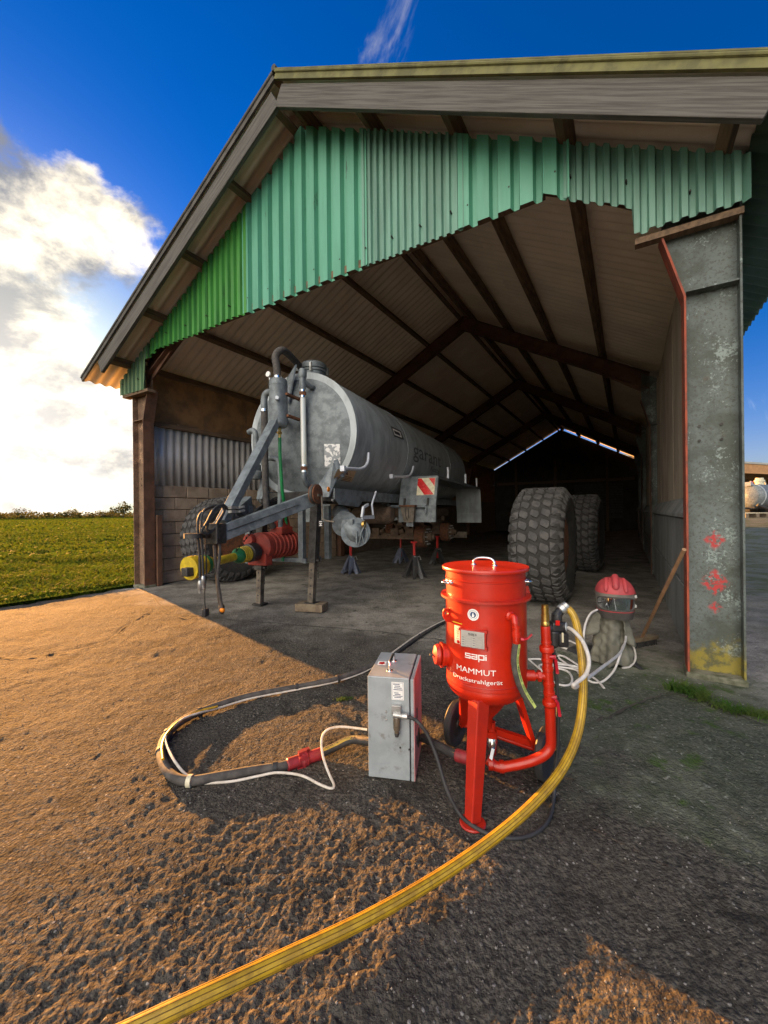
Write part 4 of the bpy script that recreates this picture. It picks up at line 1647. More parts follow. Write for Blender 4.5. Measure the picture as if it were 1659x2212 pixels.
# chassis rails and cross members
for sg in (1, -1):
    t_ = MB()
    t_.box((sg * 0.595, 3.5, 1.60), (0.10, 7.4, 0.16))
    tb(t_, 'chassis_rail', M['galv'], smooth=False, bev=0.006)
    t_ = MB()
    t_.prism([(sg * 0.655, -0.22, 1.68), (sg * 0.655, 0.62, 1.68), (sg * 0.655, 0.62, 1.52), (sg * 0.655, 0.48, 1.43), (sg * 0.655, -0.10, 1.46), (sg * 0.655, -0.22, 1.54)], (sg * 0.012, 0, 0))
    tb(t_, 'side_plate', M['galv'], smooth=False)
for a in (-0.15, 1.6, 3.2, 4.9, 6.6):
    t_ = MB()
    t_.box((0, a, 1.58), (1.24, 0.12, 0.14))
    tb(t_, 'cross_member', M['dark_steel'], smooth=False)
t_ = MB()
p = TS(709, 1057, 0.672)
t_.lathe([(0.0, 0.014), (0.032, 0.01), (0.036, 0.0)], p, XA, 18)
tb(t_, 'amber_reflector', M['amber'])
t_ = MB()
p = TS(718, 1081, 0.672)
t_.lathe([(0.02, 0), (0.02, 0.01), (0.0, 0.011)], p, XA, 12)
tb(t_, 'blue_cap', M['zinc'])

# support legs
for px_top, px_bot, sg in (((683, 1085), (673, 1306), 1), ((566, 1120), (561, 1294), -1)):
    lt = TA(*px_top, -0.30)
    lo_ = TA(*px_bot, -0.30)
    lo_.z = 0.12 if sg > 0 else 0.035
    ax = (lt - lo_).normalized()
    leg = MB()
    mid = lo_ + ax * ((lt - lo_).length * 0.42)
    leg.beam(mid, lt, 0.115, 0.115, YA)
    legp = tb(leg, 'support_leg', M['dark_steel'], smooth=False, bev=0.005)
    leg = MB()
    leg.beam(lo_, mid + ax * 0.05, 0.085, 0.085, YA)
    tb(leg, 'leg_inner', M['leg_inner'] if 'leg_inner' in M else M.setdefault('leg_inner', mat('worn_leg_steel', (0.17, 0.14, 0.105), (0.08, 0.065, 0.05), 8, 0.7, 0.2, 0.2, 50)), legp, smooth=False, bev=0.004)
    leg = MB()
    for k in range(5):
        c_ = lo_ + ax * (0.12 + 0.11 * k)
        leg.cyl(c_ + Vector((0, -0.0435, 0)), c_ + Vector((0, -0.0445, 0)), 0.014, 10)
    tb(leg, 'leg_hole', M['ink'], legp)
    leg = MB()
    leg.box(lo_ - ZV * 0.012, (0.16, 0.16, 0.024))
    tb(leg, 'leg_foot', M['dark_steel'], legp, smooth=False)
    leg = MB()
    leg.tube([mid + Vector((-0.12, -0.02, 0)), mid + Vector((0.10, -0.02, 0))], 0.016, 8)
    leg.box(mid, (0.13, 0.13, 0.05))
    tb(leg, 'leg_pin', M['dark_steel'], legp)
    ch = MB()
    for k in range(9):
        ch.lathe([(0.010, -0.004), (0.014, 0), (0.010, 0.004), (0.010, -0.004)], mid + Vector((0.09, -0.03, -0.03 - 0.024 * k)), Vector((1, 0.8 * (k % 2), 0)), 8)
    tb(ch, 'chain', M['dark_steel'], legp)
LEG1 = TA(673, 1306, -0.30)
# winding gear on the near leg
p = TS(687, 1067, 0.62)
t_ = MB()
pts = []
for i in range(28):
    an = 2 * math.pi * i / 28
    pts.append(p + Vector((0, 0.115 * math.cos(an), 0.125 * math.sin(an))))
t_.prism(pts, (-0.075, 0, 0))
gear = tb(t_, 'gear_housing', M['rusty'], ang=50)
t_ = MB()
t_.lathe([(0.118, -0.06), (0.128, -0.055), (0.128, -0.02), (0.118, -0.015)], p, XA, 28)
tb(t_, 'gear_rim', M['dark_steel'], gear)
t_ = MB()
t_.box(p + Vector((0.012, 0.01, -0.015)), (0.02, 0.07, 0.035))
t_.tube([p + Vector((0.02, 0.05, -0.02)), p + Vector((0.03, 0.055, -0.33)), p + Vector((0.10, 0.06, -0.35)), p + Vector((0.2, 0.06, -0.36))], 0.011, 8)
tb(t_, 'crank_handle', M['leg_inner'], gear)
t_ = MB()
s_ = TA(693, 1131, -0.365)
t_.box(s_, (0.07, 0.004, 0.09))
pl = tb(t_, 'leg_label', M['ink'], smooth=False)
t_ = MB()
for k in (-1, 0, 1):
    t_.box(s_ + Vector((0, -0.004, 0.026 * k)), (0.045, 0.003, 0.012))
t_.box(s_ + Vector((0, -0.004, -0.013)), (0.012, 0.003, 0.03))
tb(t_, 'label_bars', M['white_paint'], pl, smooth=False)

# pump with hanger frame
PY = -0.15
pf, pr = TS(556, 1180, PY), TS(640, 1176, PY)
L_ = pr.y - pf.y
prof = [(0.0, -0.02), (0.15, 0.0), (0.19, 0.03), (0.19, 0.10)]
y = 0.12
while y < L_ - 0.16:
    prof += [(0.172, y), (0.172, y + 0.045), (0.188, y + 0.05), (0.188, y + 0.062), (0.172, y + 0.067)]
    y += 0.085
prof += [(0.165, L_ - 0.1), (0.15, L_ - 0.05), (0.10, L_), (0, L_ + 0.02)]
cz = 0.5 * (pf.z + pr.z) + 0.01
t_ = MB()
t_.lathe(prof, (PY, pf.y, cz), YA, 30)
pump = tb(t_, 'pump_body', M['pump'], ang=30)
t_ = MB()
t_.lathe([(0.075, -0.05), (0.085, -0.03), (0.085, 0.02), (0.0, 0.021)][::-1], (PY - 0.10, pf.y - 0.02, cz + 0.09), YA, 20)
tb(t_, 'pump_cap', M['pump'], pump)
t_ = MB()
t_.box((PY, pf.y + 0.05, cz - 0.16), (0.30, 0.14, 0.16))
tb(t_, 'pump_foot', M['pump'], pump, smooth=False, bev=0.015)
t_ = MB()
t_.box((PY + 0.03, pf.y + L_ * 0.55, cz + 0.20), (0.20, 0.26, 0.10))
t_.prism([(PY - 0.06, pf.y + L_ * 0.55 - 0.1, cz + 0.24), (PY + 0.12, pf.y + L_ * 0.55 - 0.1, cz + 0.24), (PY + 0.07, pf.y + L_ * 0.55 - 0.1, cz + 0.40), (PY, pf.y + L_ * 0.55 - 0.1, cz + 0.42)], (0, 0.2, 0))
tb(t_, 'pump_casting', M['pump'], pump, smooth=False, bev=0.015)
fr = MB()
for (xx, aa) in ((0.18, pf.y + L_ * 0.62), (0.34, pr.y + 0.10), (-0.42, pf.y + 0.15)):
    zt = 1.45
    fr.box((xx, aa, (zt + cz - 0.24) / 2), (0.08, 0.08, zt - cz + 0.24))
fr.box((-0.05, pf.y + L_ * 0.62, cz - 0.22), (0.75, 0.07, 0.06))
fr.box((0.26, pf.y + L_ * 0.62 + 0.12, cz - 0.22), (0.06, 0.4, 0.06))
tb(fr, 'pump_hanger', M['galv'], smooth=False, bev=0.004)

# drive shaft (yellow guard)
s0, s1 = TS(408, 1228, -0.12), TS(556, 1190, -0.15)
dv_ = (s1 - s0)
ln = dv_.length
t_ = MB()
t_.lathe([(0.115, 0), (0.125, 0.0), (0.125, 0.06), (0.12, 0.07), (0.12, 0.11), (0.11, 0.12), (0.105, 0.19), (0.09, 0.2), (0.07, 0.30), (0.06, 0.31)], s0, dv_, 22)
sh_ = tb(t_, 'shaft_cone', M['pto'])
t_ = MB()
t_.lathe([(0.102, 0.19), (0.106, 0.20), (0.10, 0.24), (0.085, 0.25)], s0, dv_, 22)
tb(t_, 'cone_ring', M['green_plastic'])
t_ = MB()
t_.cyl(s0 + dv_ * (0.28 / ln), s0 + dv_ * ((ln - 0.36) / ln), 0.048, 18)
tb(t_, 'shaft_guard', M['pto'])
t_ = MB()
t_.lathe([(0.055, ln - 0.42), (0.092, ln - 0.37), (0.095, ln - 0.33), (0.09, ln - 0.32)], s0, dv_, 22)
tb(t_, 'cone_ring', M['green_plastic'])
t_ = MB()
pr_ = []
for k in range(5):
    z0 = ln - 0.325 + 0.034 * k
    pr_ += [(0.085, z0), (0.10, z0 + 0.008), (0.10, z0 + 0.024), (0.085, z0 + 0.03)]
t_.lathe(pr_, s0, dv_, 22)
tb(t_, 'shaft_bellows', M['pto'])
t_ = MB()
t_.lathe([(0.10, ln - 0.19), (0.12, ln - 0.18), (0.118, ln - 0.05), (0.08, ln - 0.03), (0.08, ln)], s0, dv_, 22)
tb(t_, 'pump_guard', M['black_plastic'])
t_ = MB()
t_.box(s0 + Vector((0.02, -0.02, -0.03)), (0.09, 0.12, 0.09))
tb(t_, 'shaft_yoke', M['dark_steel'], smooth=False, bev=0.01)
ch = MB()
for k in range(16):
    f = k / 15
    c_ = (s0 + dv_ * 0.62 + ZV * 0.05).lerp(h_front.lerp(h_rear, 0.32) - ZV * 0.10, f)
    ch.lathe([(0.010, -0.004), (0.015, 0), (0.010, 0.004), (0.010, -0.004)], c_, Vector((1, 0.9 * (k % 2), 0.2)), 8)
tb(ch, 'chain', M['dark_steel'])

# hydraulic hoses on the drawbar
YH = 0.02


def hp_(pts, s=YH):
    return [TS(x, y, s) for x, y in pts]


for nm, pts, r, s in (
        ('hydraulic_hose', [(495, 1100), (478, 1094), (450, 1098), (430, 1115), (427, 1150), (431, 1200), (432, 1255)], 0.013, 0.03),
        ('hydraulic_hose', [(500, 1104), (470, 1092), (440, 1104), (434, 1140), (437, 1190), (439, 1245)], 0.012, 0.06),
        ('hydraulic_hose', [(490, 1096), (480, 1090), (462, 1100), (446, 1130), (436, 1145), (442, 1153), (458, 1148), (472, 1125), (484, 1104), (478, 1094), (464, 1104), (450, 1128), (448, 1145), (462, 1143), (480, 1115), (486, 1100)], 0.013, 0.10),
        ('hydraulic_hose', [(462, 1150), (464, 1190), (468, 1240), (473, 1290), (477, 1312)], 0.018, 0.05),
        ('hydraulic_hose', [(475, 1150), (474, 1200), (470, 1250), (476, 1290), (480, 1315)], 0.017, 0.10),
        ('brake_cable', [(446, 1150), (444, 1180), (446, 1230), (442, 1280), (443, 1320)], 0.007, 0.05)):
    t_ = MB()
    t_.tube(spline(hp_(pts, s), 6), r, 8)
    tb(t_, nm, M['hose_dusty'] if r > 0.015 else M['black'])
for px, s in (((432, 1258), 0.03), ((439, 1248), 0.06)):
    p = TS(*px, s)
    t_ = MB()
    t_.lathe([(0.016, 0.02), (0.022, 0), (0.022, -0.06), (0.014, -0.07), (0.014, -0.11), (0, -0.112)][::-1], p, ZV, 12)
    tb(t_, 'hose_coupler', M['zinc'])
p = TS(444, 1323, 0.05)
t_ = MB()
t_.box(p, (0.05, 0.06, 0.08))
tb(t_, 'cable_plug', M['black_plastic'], smooth=False, bev=0.01)
p = TS(479, 1316, 0.07)
t_ = MB()
t_.lathe([(0.022, 0.05), (0.03, 0.03), (0.03, -0.03), (0.02, -0.05), (0, -0.052)][::-1], p, ZV, 12)
tb(t_, 'hose_coupler', M['dark_steel'])
t_ = MB()
t_.lathe([(0.0, -0.03), (0.02, -0.02), (0.026, 0), (0.02, 0.02), (0, 0.03)], p + Vector((0.04, -0.03, 0.0)), XA, 12)
tb(t_, 'coupler_cap', M['amber'])
t_ = MB()
for dz in (0.0, 0.045):
    p = TS(505, 1105, 0.12) + ZV * dz
    t_.box(p, (0.05, 0.12, 0.03))
    t_.cyl(p + Vector((0.02, 0.06, 0)), p + Vector((0.02, 0.14, 0.01)), 0.014, 8)
tb(t_, 'valve_block', M['zinc'], smooth=False)
t_ = MB()
for k in range(5):
    t_.tube(spline([TS(510, 1105, 0.12) + Vector((0, 0, 0.02 * k - 0.04)), TS(535, 1118, -0.05 * k), TA(560, 1108 - 3 * k, -0.6), TA(600, 1090 - 4 * k, -0.2), TA(640, 1080, 0.3)], 5), 0.012, 7)
tb(t_, 'hose_bundle', M['black'])

# suction valve at the side
v0 = Vector((0.30, 0.55, 1.35))
vf = TS(745, 1132, 0.78)
ve = TS(768, 1150, 0.95)
t_ = MB()
t_.tube(spline([v0, v0.lerp(vf, 0.5) + ZV * 0.03, vf], 6), 0.125, 18)
t_.lathe([(0.125, -0.02), (0.175, -0.02), (0.175, 0.02), (0.125, 0.02)], vf, vf - v0, 24)
valve = tb(t_, 'suction_pipe', M['galv'])
t_ = MB()
dirv = (ve - vf).normalized()
t_.tube([vf, ve], 0.11, 18)
t_.box((vf + ve) / 2 + ZV * 0.05, (0.16, 0.16, 0.14))
tb(t_, 'valve_body', M['galv'], valve)
fn = Vector((0.55, -0.83, 0.05)).normalized()
t_ = MB()
t_.lathe([(0.0, 0.10), (0.06, 0.095), (0.11, 0.06), (0.125, 0.03), (0.13, 0.022), (0.20, 0.02), (0.20, -0.015), (0.1, -0.02)], ve, fn, 30)
tb(t_, 'end_flange', M['galv'], valve, ang=30)
t_ = MB()
sx = Vector((0.83, 0.55, 0)).normalized()
t_.tube([ve + fn * 0.11 + ZV * 0.02, ve + fn * 0.12 - ZV * 0.16], 0.012, 8)
t_.tube([ve + fn * 0.06 + sx * 0.12 + ZV * 0.10, ve + fn * 0.10 + sx * 0.06 - ZV * 0.02, ve + fn * 0.06 + sx * 0.04 - ZV * 0.17], 0.010, 8)
t_.tube(spline([ve + fn * 0.08 + sx * 0.13 + ZV * 0.06, ve + fn * 0.1 + sx * 0.15 - ZV * 0.05, ve + fn * 0.09 + sx * 0.11 - ZV * 0.15, ve + fn * 0.09 + sx * 0.07 - ZV * 0.02], 6), 0.008, 8)
tb(t_, 'locking_lever', M['galv'], valve)
t_ = MB()
t_.lathe([(0.055, 0), (0.055, 0.03), (0, 0.032)], ve + fn * 0.03 + sx * 0.10 + ZV * 0.10, (fn * 0.6 + sx).normalized(), 16)
tb(t_, 'pressure_cap', M['brass'], valve)
t_ = MB()
hb = TS(782, 1118, 0.9)
t_.tube([TS(806, 1112, 0.9), TS(803, 1090, 0.9), TS(812, 1062, 0.9)], 0.016, 10)
t_.beam(hb, TS(807, 1117, 0.9), 0.03, 0.05)
t_.beam(hb, TS(785, 1096, 0.9), 0.03, 0.04)
t_.beam(TS(785, 1096, 0.9), TS(795, 1090, 0.9), 0.03, 0.035)
M['pale_blue'] = mat('pale_grey_paint', (0.60, 0.63, 0.68), (0.5, 0.53, 0.58), 12, 0.45, 0.2, 0.02)
tb(t_, 'valve_lever', M['pale_blue'], valve, smooth=True)

# hose hooks
for pts in ([(741, 1012), (757, 1012), (778, 1013), (790, 1006), (795, 994), (796, 978)],
            [(846, 1029), (862, 1030), (880, 1029), (888, 1023), (893, 1008)]):
    t_ = MB()
    t_.tube(spline([TS(x, y, 0.93) for x, y in pts], 5), 0.022, 10)
    t_.box(TS(*pts[0], 0.93), (0.06, 0.05, 0.07))
    tb(t_, 'hose_hook', M['pale_blue'])

# running gear
AX = (3.25, 5.25)
t_ = MB()
for sg in (1, -1):
    t_.box((sg * 0.52, 4.25, 1.34), (0.14, 3.9, 0.20))
    for a in AX:
        t_.box((sg * 0.52, a, 1.10), (0.12, 1.3, 0.045))
        t_.box((sg * 0.52, a, 1.06), (0.12, 0.9, 0.045))
        t_.box((sg * 0.52, a, 1.02), (0.12, 0.55, 0.05))
        t_.box((sg * 0.52, a, 0.93), (0.18, 0.22, 0.20))
        t_.box((sg * 0.52, a - 0.62, 1.19), (0.10, 0.12, 0.22))
        t_.box((sg * 0.52, a + 0.62, 1.19), (0.10, 0.12, 0.22))
M['mud'] = mat('muddy_steel', (0.15, 0.10, 0.065), (0.075, 0.05, 0.034), 8, 0.9, 0, 0.4, 40)
tb(t_, 'spring_pack', M['mud'], smooth=False, bev=0.008)
for a in AX:
    t_ = MB()
    t_.box((0, a, 0.82), (1.5, 0.13, 0.13))
    t_.box((0, a + 0.16, 0.84), (1.2, 0.05, 0.05))
    for xx in (-0.25, 0.2):
        t_.box((xx, a - 0.1, 0.92), (0.18, 0.16, 0.16))
        t_.tube([(xx, a - 0.1, 0.90), (xx + 0.2, a - 0.12, 0.95)], 0.05, 10)
    ax_ = tb(t_, 'axle', M['mud'], smooth=False, bev=0.008)
    for sg in (1, -1):
        t_ = MB()
        t_.lathe([(0.10, 0), (0.235, 0.0), (0.235, 0.19), (0.225, 0.20), (0.10, 0.20)], (sg * 0.66, a, 0.82), XA * sg, 36)
        dr = tb(t_, 'brake_drum', M['rusty'], ax_)
        t_ = MB()
        t_.lathe([(0.20, 0.2), (0.20, 0.225), (0.10, 0.23), (0.095, 0.33), (0.06, 0.335), (0.06, 0.385), (0, 0.387)], (sg * 0.66, a, 0.82), XA * sg, 30)
        tb(t_, 'hub', M['mud'], ax_)
        t_ = MB()
        for k in range(10):
            an = 2 * math.pi * k / 10
            c_ = Vector((sg * 0.88, a + 0.165 * math.cos(an), 0.82 + 0.165 * math.sin(an)))
            t_.cyl(c_, c_ + XA * sg * 0.06, 0.012, 8)
        tb(t_, 'wheel_stud', M['zinc'], ax_)
t_ = MB()
t_.lathe([(0, -0.42), (0.12, -0.40), (0.17, -0.34), (0.17, 0.34), (0.12, 0.40), (0, 0.42)], (0.25, 1.9, 1.30), XA, 24)
tb(t_, 'air_tank', M['mud'])
t_ = MB()
t_.box((0.95, 5.75, 0.72), (0.5, 0.03, 0.16))
tb(t_, 'rear_plate', M['leg_inner'], smooth=False)
# mudguards
FA0, FA1, FS0, FS1, FZ = 2.15, 6.45, 0.74, 1.44, 2.0
for sg in (1, -1):
    t_ = MB()
    t_.box((sg * (FS0 + FS1) / 2, (FA0 + FA1) / 2, FZ), (FS1 - FS0, FA1 - FA0, 0.012))
    t_.box((sg * FS1, (FA0 + FA1) / 2, FZ - 0.02), (0.012, FA1 - FA0, 0.05))
    top = tb(t_, 'mudguard', M['galv'], smooth=False)
    fz = [(FA0, FZ), (FA0 - 0.20, 1.42), (FA0 - 0.20, 1.16)]
    t_ = MB()
    for (a0, z0), (a1, z1) in zip(fz, fz[1:]):
        t_.prism([(sg * FS0, a0, z0), (sg * FS1, a0, z0), (sg * FS1, a1, z1), (sg * FS0, a1, z1)], (0, 0.012, 0))
        t_.prism([(sg * FS1, a0, z0), (sg * FS1, a0 + 0.07, z0), (sg * FS1, a1 + 0.07, z1), (sg * FS1, a1, z1)], (sg * 0.01, 0, 0))
    ff = tb(t_, 'front_flap', M['galv'], top, smooth=False)
    t_ = MB()
    for (a0, z0), (a1, z1) in (((FA1, FZ), (FA1 + 0.14, 1.30)), ((FA1 + 0.14, 1.30), (FA1 + 0.14, 1.02))):
        t_.prism([(sg * FS0, a0, z0), (sg * FS1, a0, z0), (sg * FS1, a1, z1), (sg * FS0, a1, z1)], (0, 0.012, 0))
    tb(t_, 'rear_flap', M['tank'], top, smooth=False)
    for a in (3.2, 4.9, 6.35):
        t_ = MB()
        t_.tube([(sg * 1.36, a, FZ), (sg * 1.36, a, FZ + 0.26)], 0.026, 10)
        tb(t_, 'guard_stub', M['pale_blue'], top)


def flap(f, g, off=0.004):
    """point on the sloping part of the near front flap; f across, g down"""
    return Vector((FS0 + (FS1 - FS0) * f, FA0 - 0.20 * g - off, FZ + (1.42 - FZ) * g - off * 0.3))


def fpatch(pts, name, m, off=0.004):
    mb = MB()
    mb.v = [flap(f, g, off) for f, g in pts]
    mb.f = [tuple(range(len(pts)))]
    return tb(mb, name, m, smooth=False)


X0, X1, Y0, Y1 = 0.47, 0.95, 0.05, 0.60


def brd(a, b):
    return (X0 + (X1 - X0) * a, Y0 + (Y1 - Y0) * b)


fpatch([brd(0, 0), brd(1, 0), brd(1, 1), brd(0, 1)], 'warning_board', M['cream'], 0.006)
for poly in ([(0, 0.02), (0.2, 0.02), (0.98, 0.98), (0.45, 0.98), (0.0, 0.42)], [(0.62, 0.02), (0.98, 0.02), (0.98, 0.5)]):
    fpatch([brd(*q) for q in poly], 'warning_stripe', M['reflect_red'], 0.009)
for f in (0.16, 0.80):
    t_ = MB()
    t_.tube([flap(f, 0.70, 0.01), flap(f, 0.92, 0.01)], 0.022, 10)
    tb(t_, 'flap_slot', M['dark_steel'])
t_ = MB()
a0, a1 = flap(-0.45, 0.80, 0.06), flap(0.78, 0.93, 0.06)
t_.tube([a0, flap(-0.3, 0.80, 0.06), flap(-0.22, 0.92, 0.06), a1], 0.028, 10)
t_.tube([a1, flap(0.78, 1.1, 0.03), flap(0.78, 1.2, 0.02)], 0.018, 8)
tb(t_, 'lamp_bar', M['galv'])
t_ = MB()
lp = Vector((FS0 + 0.24, FA0 - 0.30, 1.30))
t_.prism([lp + Vector((-0.13, -0.09, 0.13)), lp + Vector((0.14, -0.09, 0.13)), lp + Vector((0.11, -0.08, -0.14)), lp + Vector((-0.07, -0.08, -0.14))], (0, 0.10, 0.03))
lamp = tb(t_, 'lamp_box', M['leg_inner'], smooth=False, bev=0.008)
t_ = MB()
t_.box(lp + Vector((0, -0.04, 0.155)), (0.29, 0.13, 0.03))
tb(t_, 'lamp_lid', M['rusty'], lamp, smooth=False)
t_ = MB()
t_.tube([lp + Vector((-0.03, -0.10, 0.12)), lp + Vector((-0.02, -0.105, -0.04)), lp + Vector((0.01, -0.10, -0.10))], 0.006, 6)
t_.tube([lp + Vector((0.03, -0.10, 0.12)), lp + Vector((0.03, -0.105, -0.06))], 0.006, 6)
tb(t_, 'lamp_wire', M['black'], lamp)
t_ = MB()
t_.box(lp + Vector((0.03, -0.02, -0.17)), (0.13, 0.05, 0.09))
tb(t_, 'lamp_bracket', M['galv'], lamp, smooth=False)

# ================================================================ WHEELS
def tyre_into(parent, rad=0.845, wid=0.70, rim=0.40, nblk=32):
    m = MB()
    hw = wid / 2
    prof = [(rim, -hw * 0.72), (rim + 0.03, -hw * 0.80), (rim + 0.14, -hw * 0.97), (rim + 0.26, -hw), (rad - 0.13, -hw * 0.97),
            (rad - 0.06, -hw * 0.90), (rad - 0.028, -hw * 0.76), (rad - 0.02, -hw * 0.4), (rad - 0.018, 0)]
    prof = prof + [(r, -h) for r, h in reversed(prof[:-1])]
    m.lathe(prof, (0, 0, rad), XA, 64)
    m.f = m.f[:-2]
    m.lathe([(rim, -hw * 0.72), (rim - 0.01, 0), (rim, hw * 0.72)], (0, 0, rad), XA, 64)
    m.f = m.f[:-2]
    ca = m.build('carcass', M['tyre_dark'], None)
    ca.parent = parent
    m = MB()

    def surf(th, w_, dr):
        t = abs(w_) / hw
        r = rad - 0.006 * t * t - (0.0 if t < 0.74 else 0.05 * (t - 0.74) / 0.2 * (t - 0.74) / 0.2 * 1.2) + dr
        return Vector((w_, r * math.cos(th), rad + r * math.sin(th)))
    pit = 2 * math.pi / nblk
    cols_ = ((-0.285, 0.15, 0.0), (-0.142, 0.125, 0.5), (0.0, 0.125, 0.0), (0.142, 0.125, 0.5), (0.285, 0.15, 0.0))
    for ci, (wc, ww, ph) in enumerate(cols_):
        for k in range(nblk):
            th0 = pit * (k + ph) + (wc * 0.55)
            if ci in (0, 4):
                sgn = 1 if wc > 0 else -1
                poly = [(-0.40, -0.5), (0.28, -0.5), (0.40, -0.1), (0.20, 0.5), (-0.42, 0.5), (-0.28, 0.0)]
                poly = [(a_, b_ * sgn) for a_, b_ in poly]
            else:
                poly = [(-0.42, -0.36), (-0.12, -0.5), (0.18, -0.44), (0.30, -0.12), (0.45, 0.28), (0.15, 0.5), (-0.16, 0.42), (-0.28, 0.14)]
            jr = random.uniform(-0.0015, 0.0015)
            o0 = len(m.v)
            n = len(poly)
            for dr, sc in ((-0.030, 1.03), (-0.004 + jr, 0.98), (0.0 + jr, 0.92)):
                for a_, b_ in poly:
                    m.v.append(surf(th0 + a_ * sc * pit, wc + b_ * sc * ww, dr))
            for L in (0, 1):
                for i in range(n):
                    m.f.append((o0 + L * n + i, o0 + L * n + (i + 1) % n, o0 + (L + 1) * n + (i + 1) % n, o0 + (L + 1) * n + i))
            m.f.append(tuple(range(o0 + 2 * n, o0 + 3 * n)))
    tr = m.build('tread', M['tyre'], None, smooth=False)
    tr.parent = parent
    return ca, tr


def rim_into(parent, rad=0.845, wid=0.70, rim=0.40):
    m = MB()
    m.lathe([(rim + 0.03, 0.27), (rim + 0.01, 0.25), (rim - 0.03, 0.22), (rim - 0.05, 0.05), (0.16, 0.04), (0.15, 0.10), (0.10, 0.10), (0.10, -0.1), (rim - 0.05, -0.1), (rim - 0.03, -0.25), (rim + 0.03, -0.27)], (0, 0, rad), XA, 48)
    o = m.build('rim', M['rusty'], None)
    o.parent = parent
    m = MB()
    for k in range(10):
        an = 2 * math.pi * k / 10
        m.cyl((0.038, 0.21 * math.cos(an), rad + 0.21 * math.sin(an)), (0.046, 0.21 * math.cos(an), rad + 0.21 * math.sin(an)), 0.022, 10)
    o2 = m.build('bolt_holes', M['ink'], None)
    o2.parent = parent


ty1 = thing('tractor_tyre', 'huge worn block tread tyre standing upright behind the red sandblasting pot', 'tyre', (2.40, 6.02, 0), 'loose tanker tyres')
ty1.rotation_euler = (0, 0, -AB - R(1))
tyre_into(ty1)
rim_into(ty1)
ty2 = copy_tree(ty1)
ty2.location = (4.44, 8.98, 0)
ty2.rotation_euler = (0.4, 0, -AB - R(3))
ty2.rotation_euler = (0, 0, -AB - R(3))
ty2['label'] = 'dusty block tread tyre half hidden behind a second huge tyre, deeper in the barn'
ty3 = copy_tree(ty1)
ty3.location = BP(1.02, 1.30, 0)
ty3.rotation_euler = (0, R(-3), -AB - R(2))
ty3['label'] = 'big tyre with rusty rim standing beside the block wall behind the drawbar'

# ================================================================ AXLE STANDS
M['stand_blue'] = mat('blue_grey_paint', (0.10, 0.115, 0.165), (0.07, 0.08, 0.115), 12, 0.5, 0.1, 0.05)
M['stand_black'] = mat('stand_black_paint', (0.03, 0.03, 0.032), (0.05, 0.048, 0.045), 12, 0.5, 0.1, 0.05)
M['stand_red'] = mat('stand_red_post', (0.55, 0.03, 0.025), (0.4, 0.03, 0.025), 12, 0.45, 0, 0.05)


def axle_stand(loc, rot, base_m, hgt, label, sc=1.0):
    T = thing('axle_stand', label, 'axle stand', loc, 'axle stands under the tanker')
    T.rotation_euler = (0, 0, rot)
    b = 0.17 * sc
    ht = 0.34 * sc
    m = MB()
    m.lathe([(0.035, ht - 0.05), (0.05, ht - 0.05), (0.05, ht + 0.05), (0.035, ht + 0.05)], (0, 0, 0), ZV, 14)
    m.f = m.f
    head = m.build('stand_head', base_m, None)
    head.parent = T
    for k in range(4):
        a = k * math.pi / 2
        f = Vector((math.cos(a), math.sin(a), 0))
        s = Vector((-math.sin(a), math.cos(a), 0))
        m = MB()
        m.prism([f * 0.04 - s * 0.045 + ZV * (ht + 0.03), f * 0.04 + s * 0.045 + ZV * (ht + 0.03), f * (b + 0.03) + s * 0.115, f * b + s * 0.045, f * b * 0.8 + ZV * 0.13, f * b - s * 0.045, f * (b + 0.03) - s * 0.115], f * 0.012)
        o = m.build('leg', base_m, None, smooth=False)
        o.parent = T
    m = MB()
    m.box((0, 0, (hgt + 0.15) / 2), (0.045, 0.045, hgt - 0.15))
    m.box((0, 0, hgt - 0.015), (0.12, 0.06, 0.03))
    o = m.build('ratchet_post', M['stand_red'], None, smooth=False, bev=0.004)
    o.parent = T
    m = MB()
    m.tube([(0.05, 0, ht), (0.12, 0, ht + 0.03), (0.15, 0.0, ht - 0.05)], 0.012, 8)
    m.box((0, -0.052, ht + 0.01), (0.04, 0.012, 0.05))
    o = m.build('ratchet_lever', M['zinc'], None)
    o.parent = T
    return T


def gnd(x, y):
    p = G(x, y)
    p.z = gz(p.x, p.y)
    return p


axle_stand(gnd(758, 1238), R(20), M['stand_blue'], 0.70, 'blue grey axle stand with red post beside the suction valve')
axle_stand(gnd(866, 1215), R(60), M['stand_blue'], 0.72, 'blue grey axle stand deep under the middle of the tanker axle', 1.0)
axle_stand(gnd(895, 1247), R(15), M['stand_black'], 0.74, 'black axle stand with red post under the near brake drum', 1.2)
axle_stand(gnd(945, 1218), R(40), M['stand_black'], 0.72, 'black axle stand in shade behind the near brake drum', 1.05)

# wooden block under the near support leg
wp = T0 + TE2 * LEG1.x + TE1 * LEG1.y
m_ = MB()
wx = Vector((0.97, -0.24, 0)).normalized()
m_.box(Vector((wp.x, wp.y, 0.06)) , (0.40, 0.22, 0.105), (wx, Vector((0.24, 0.97, 0)), ZV))
wb = m_.build('wooden_block', M['wood'], None, smooth=False, bev=0.008)
tag(wb, 'short thick wooden block under the tanker support leg', 'wood block')

# ================================================================ SANDBLASTING POT
BC = Vector((0.49, 1.97, 0))
BR = 0.192
pot = thing('sandblasting_pot', 'bright red sandblasting pot with round lid on three legs and two wheels', 'sandblaster', BC)


def pb(mb, name, m, parent=None, **kw):
    return mb.build(name, m, parent or pot, **kw)


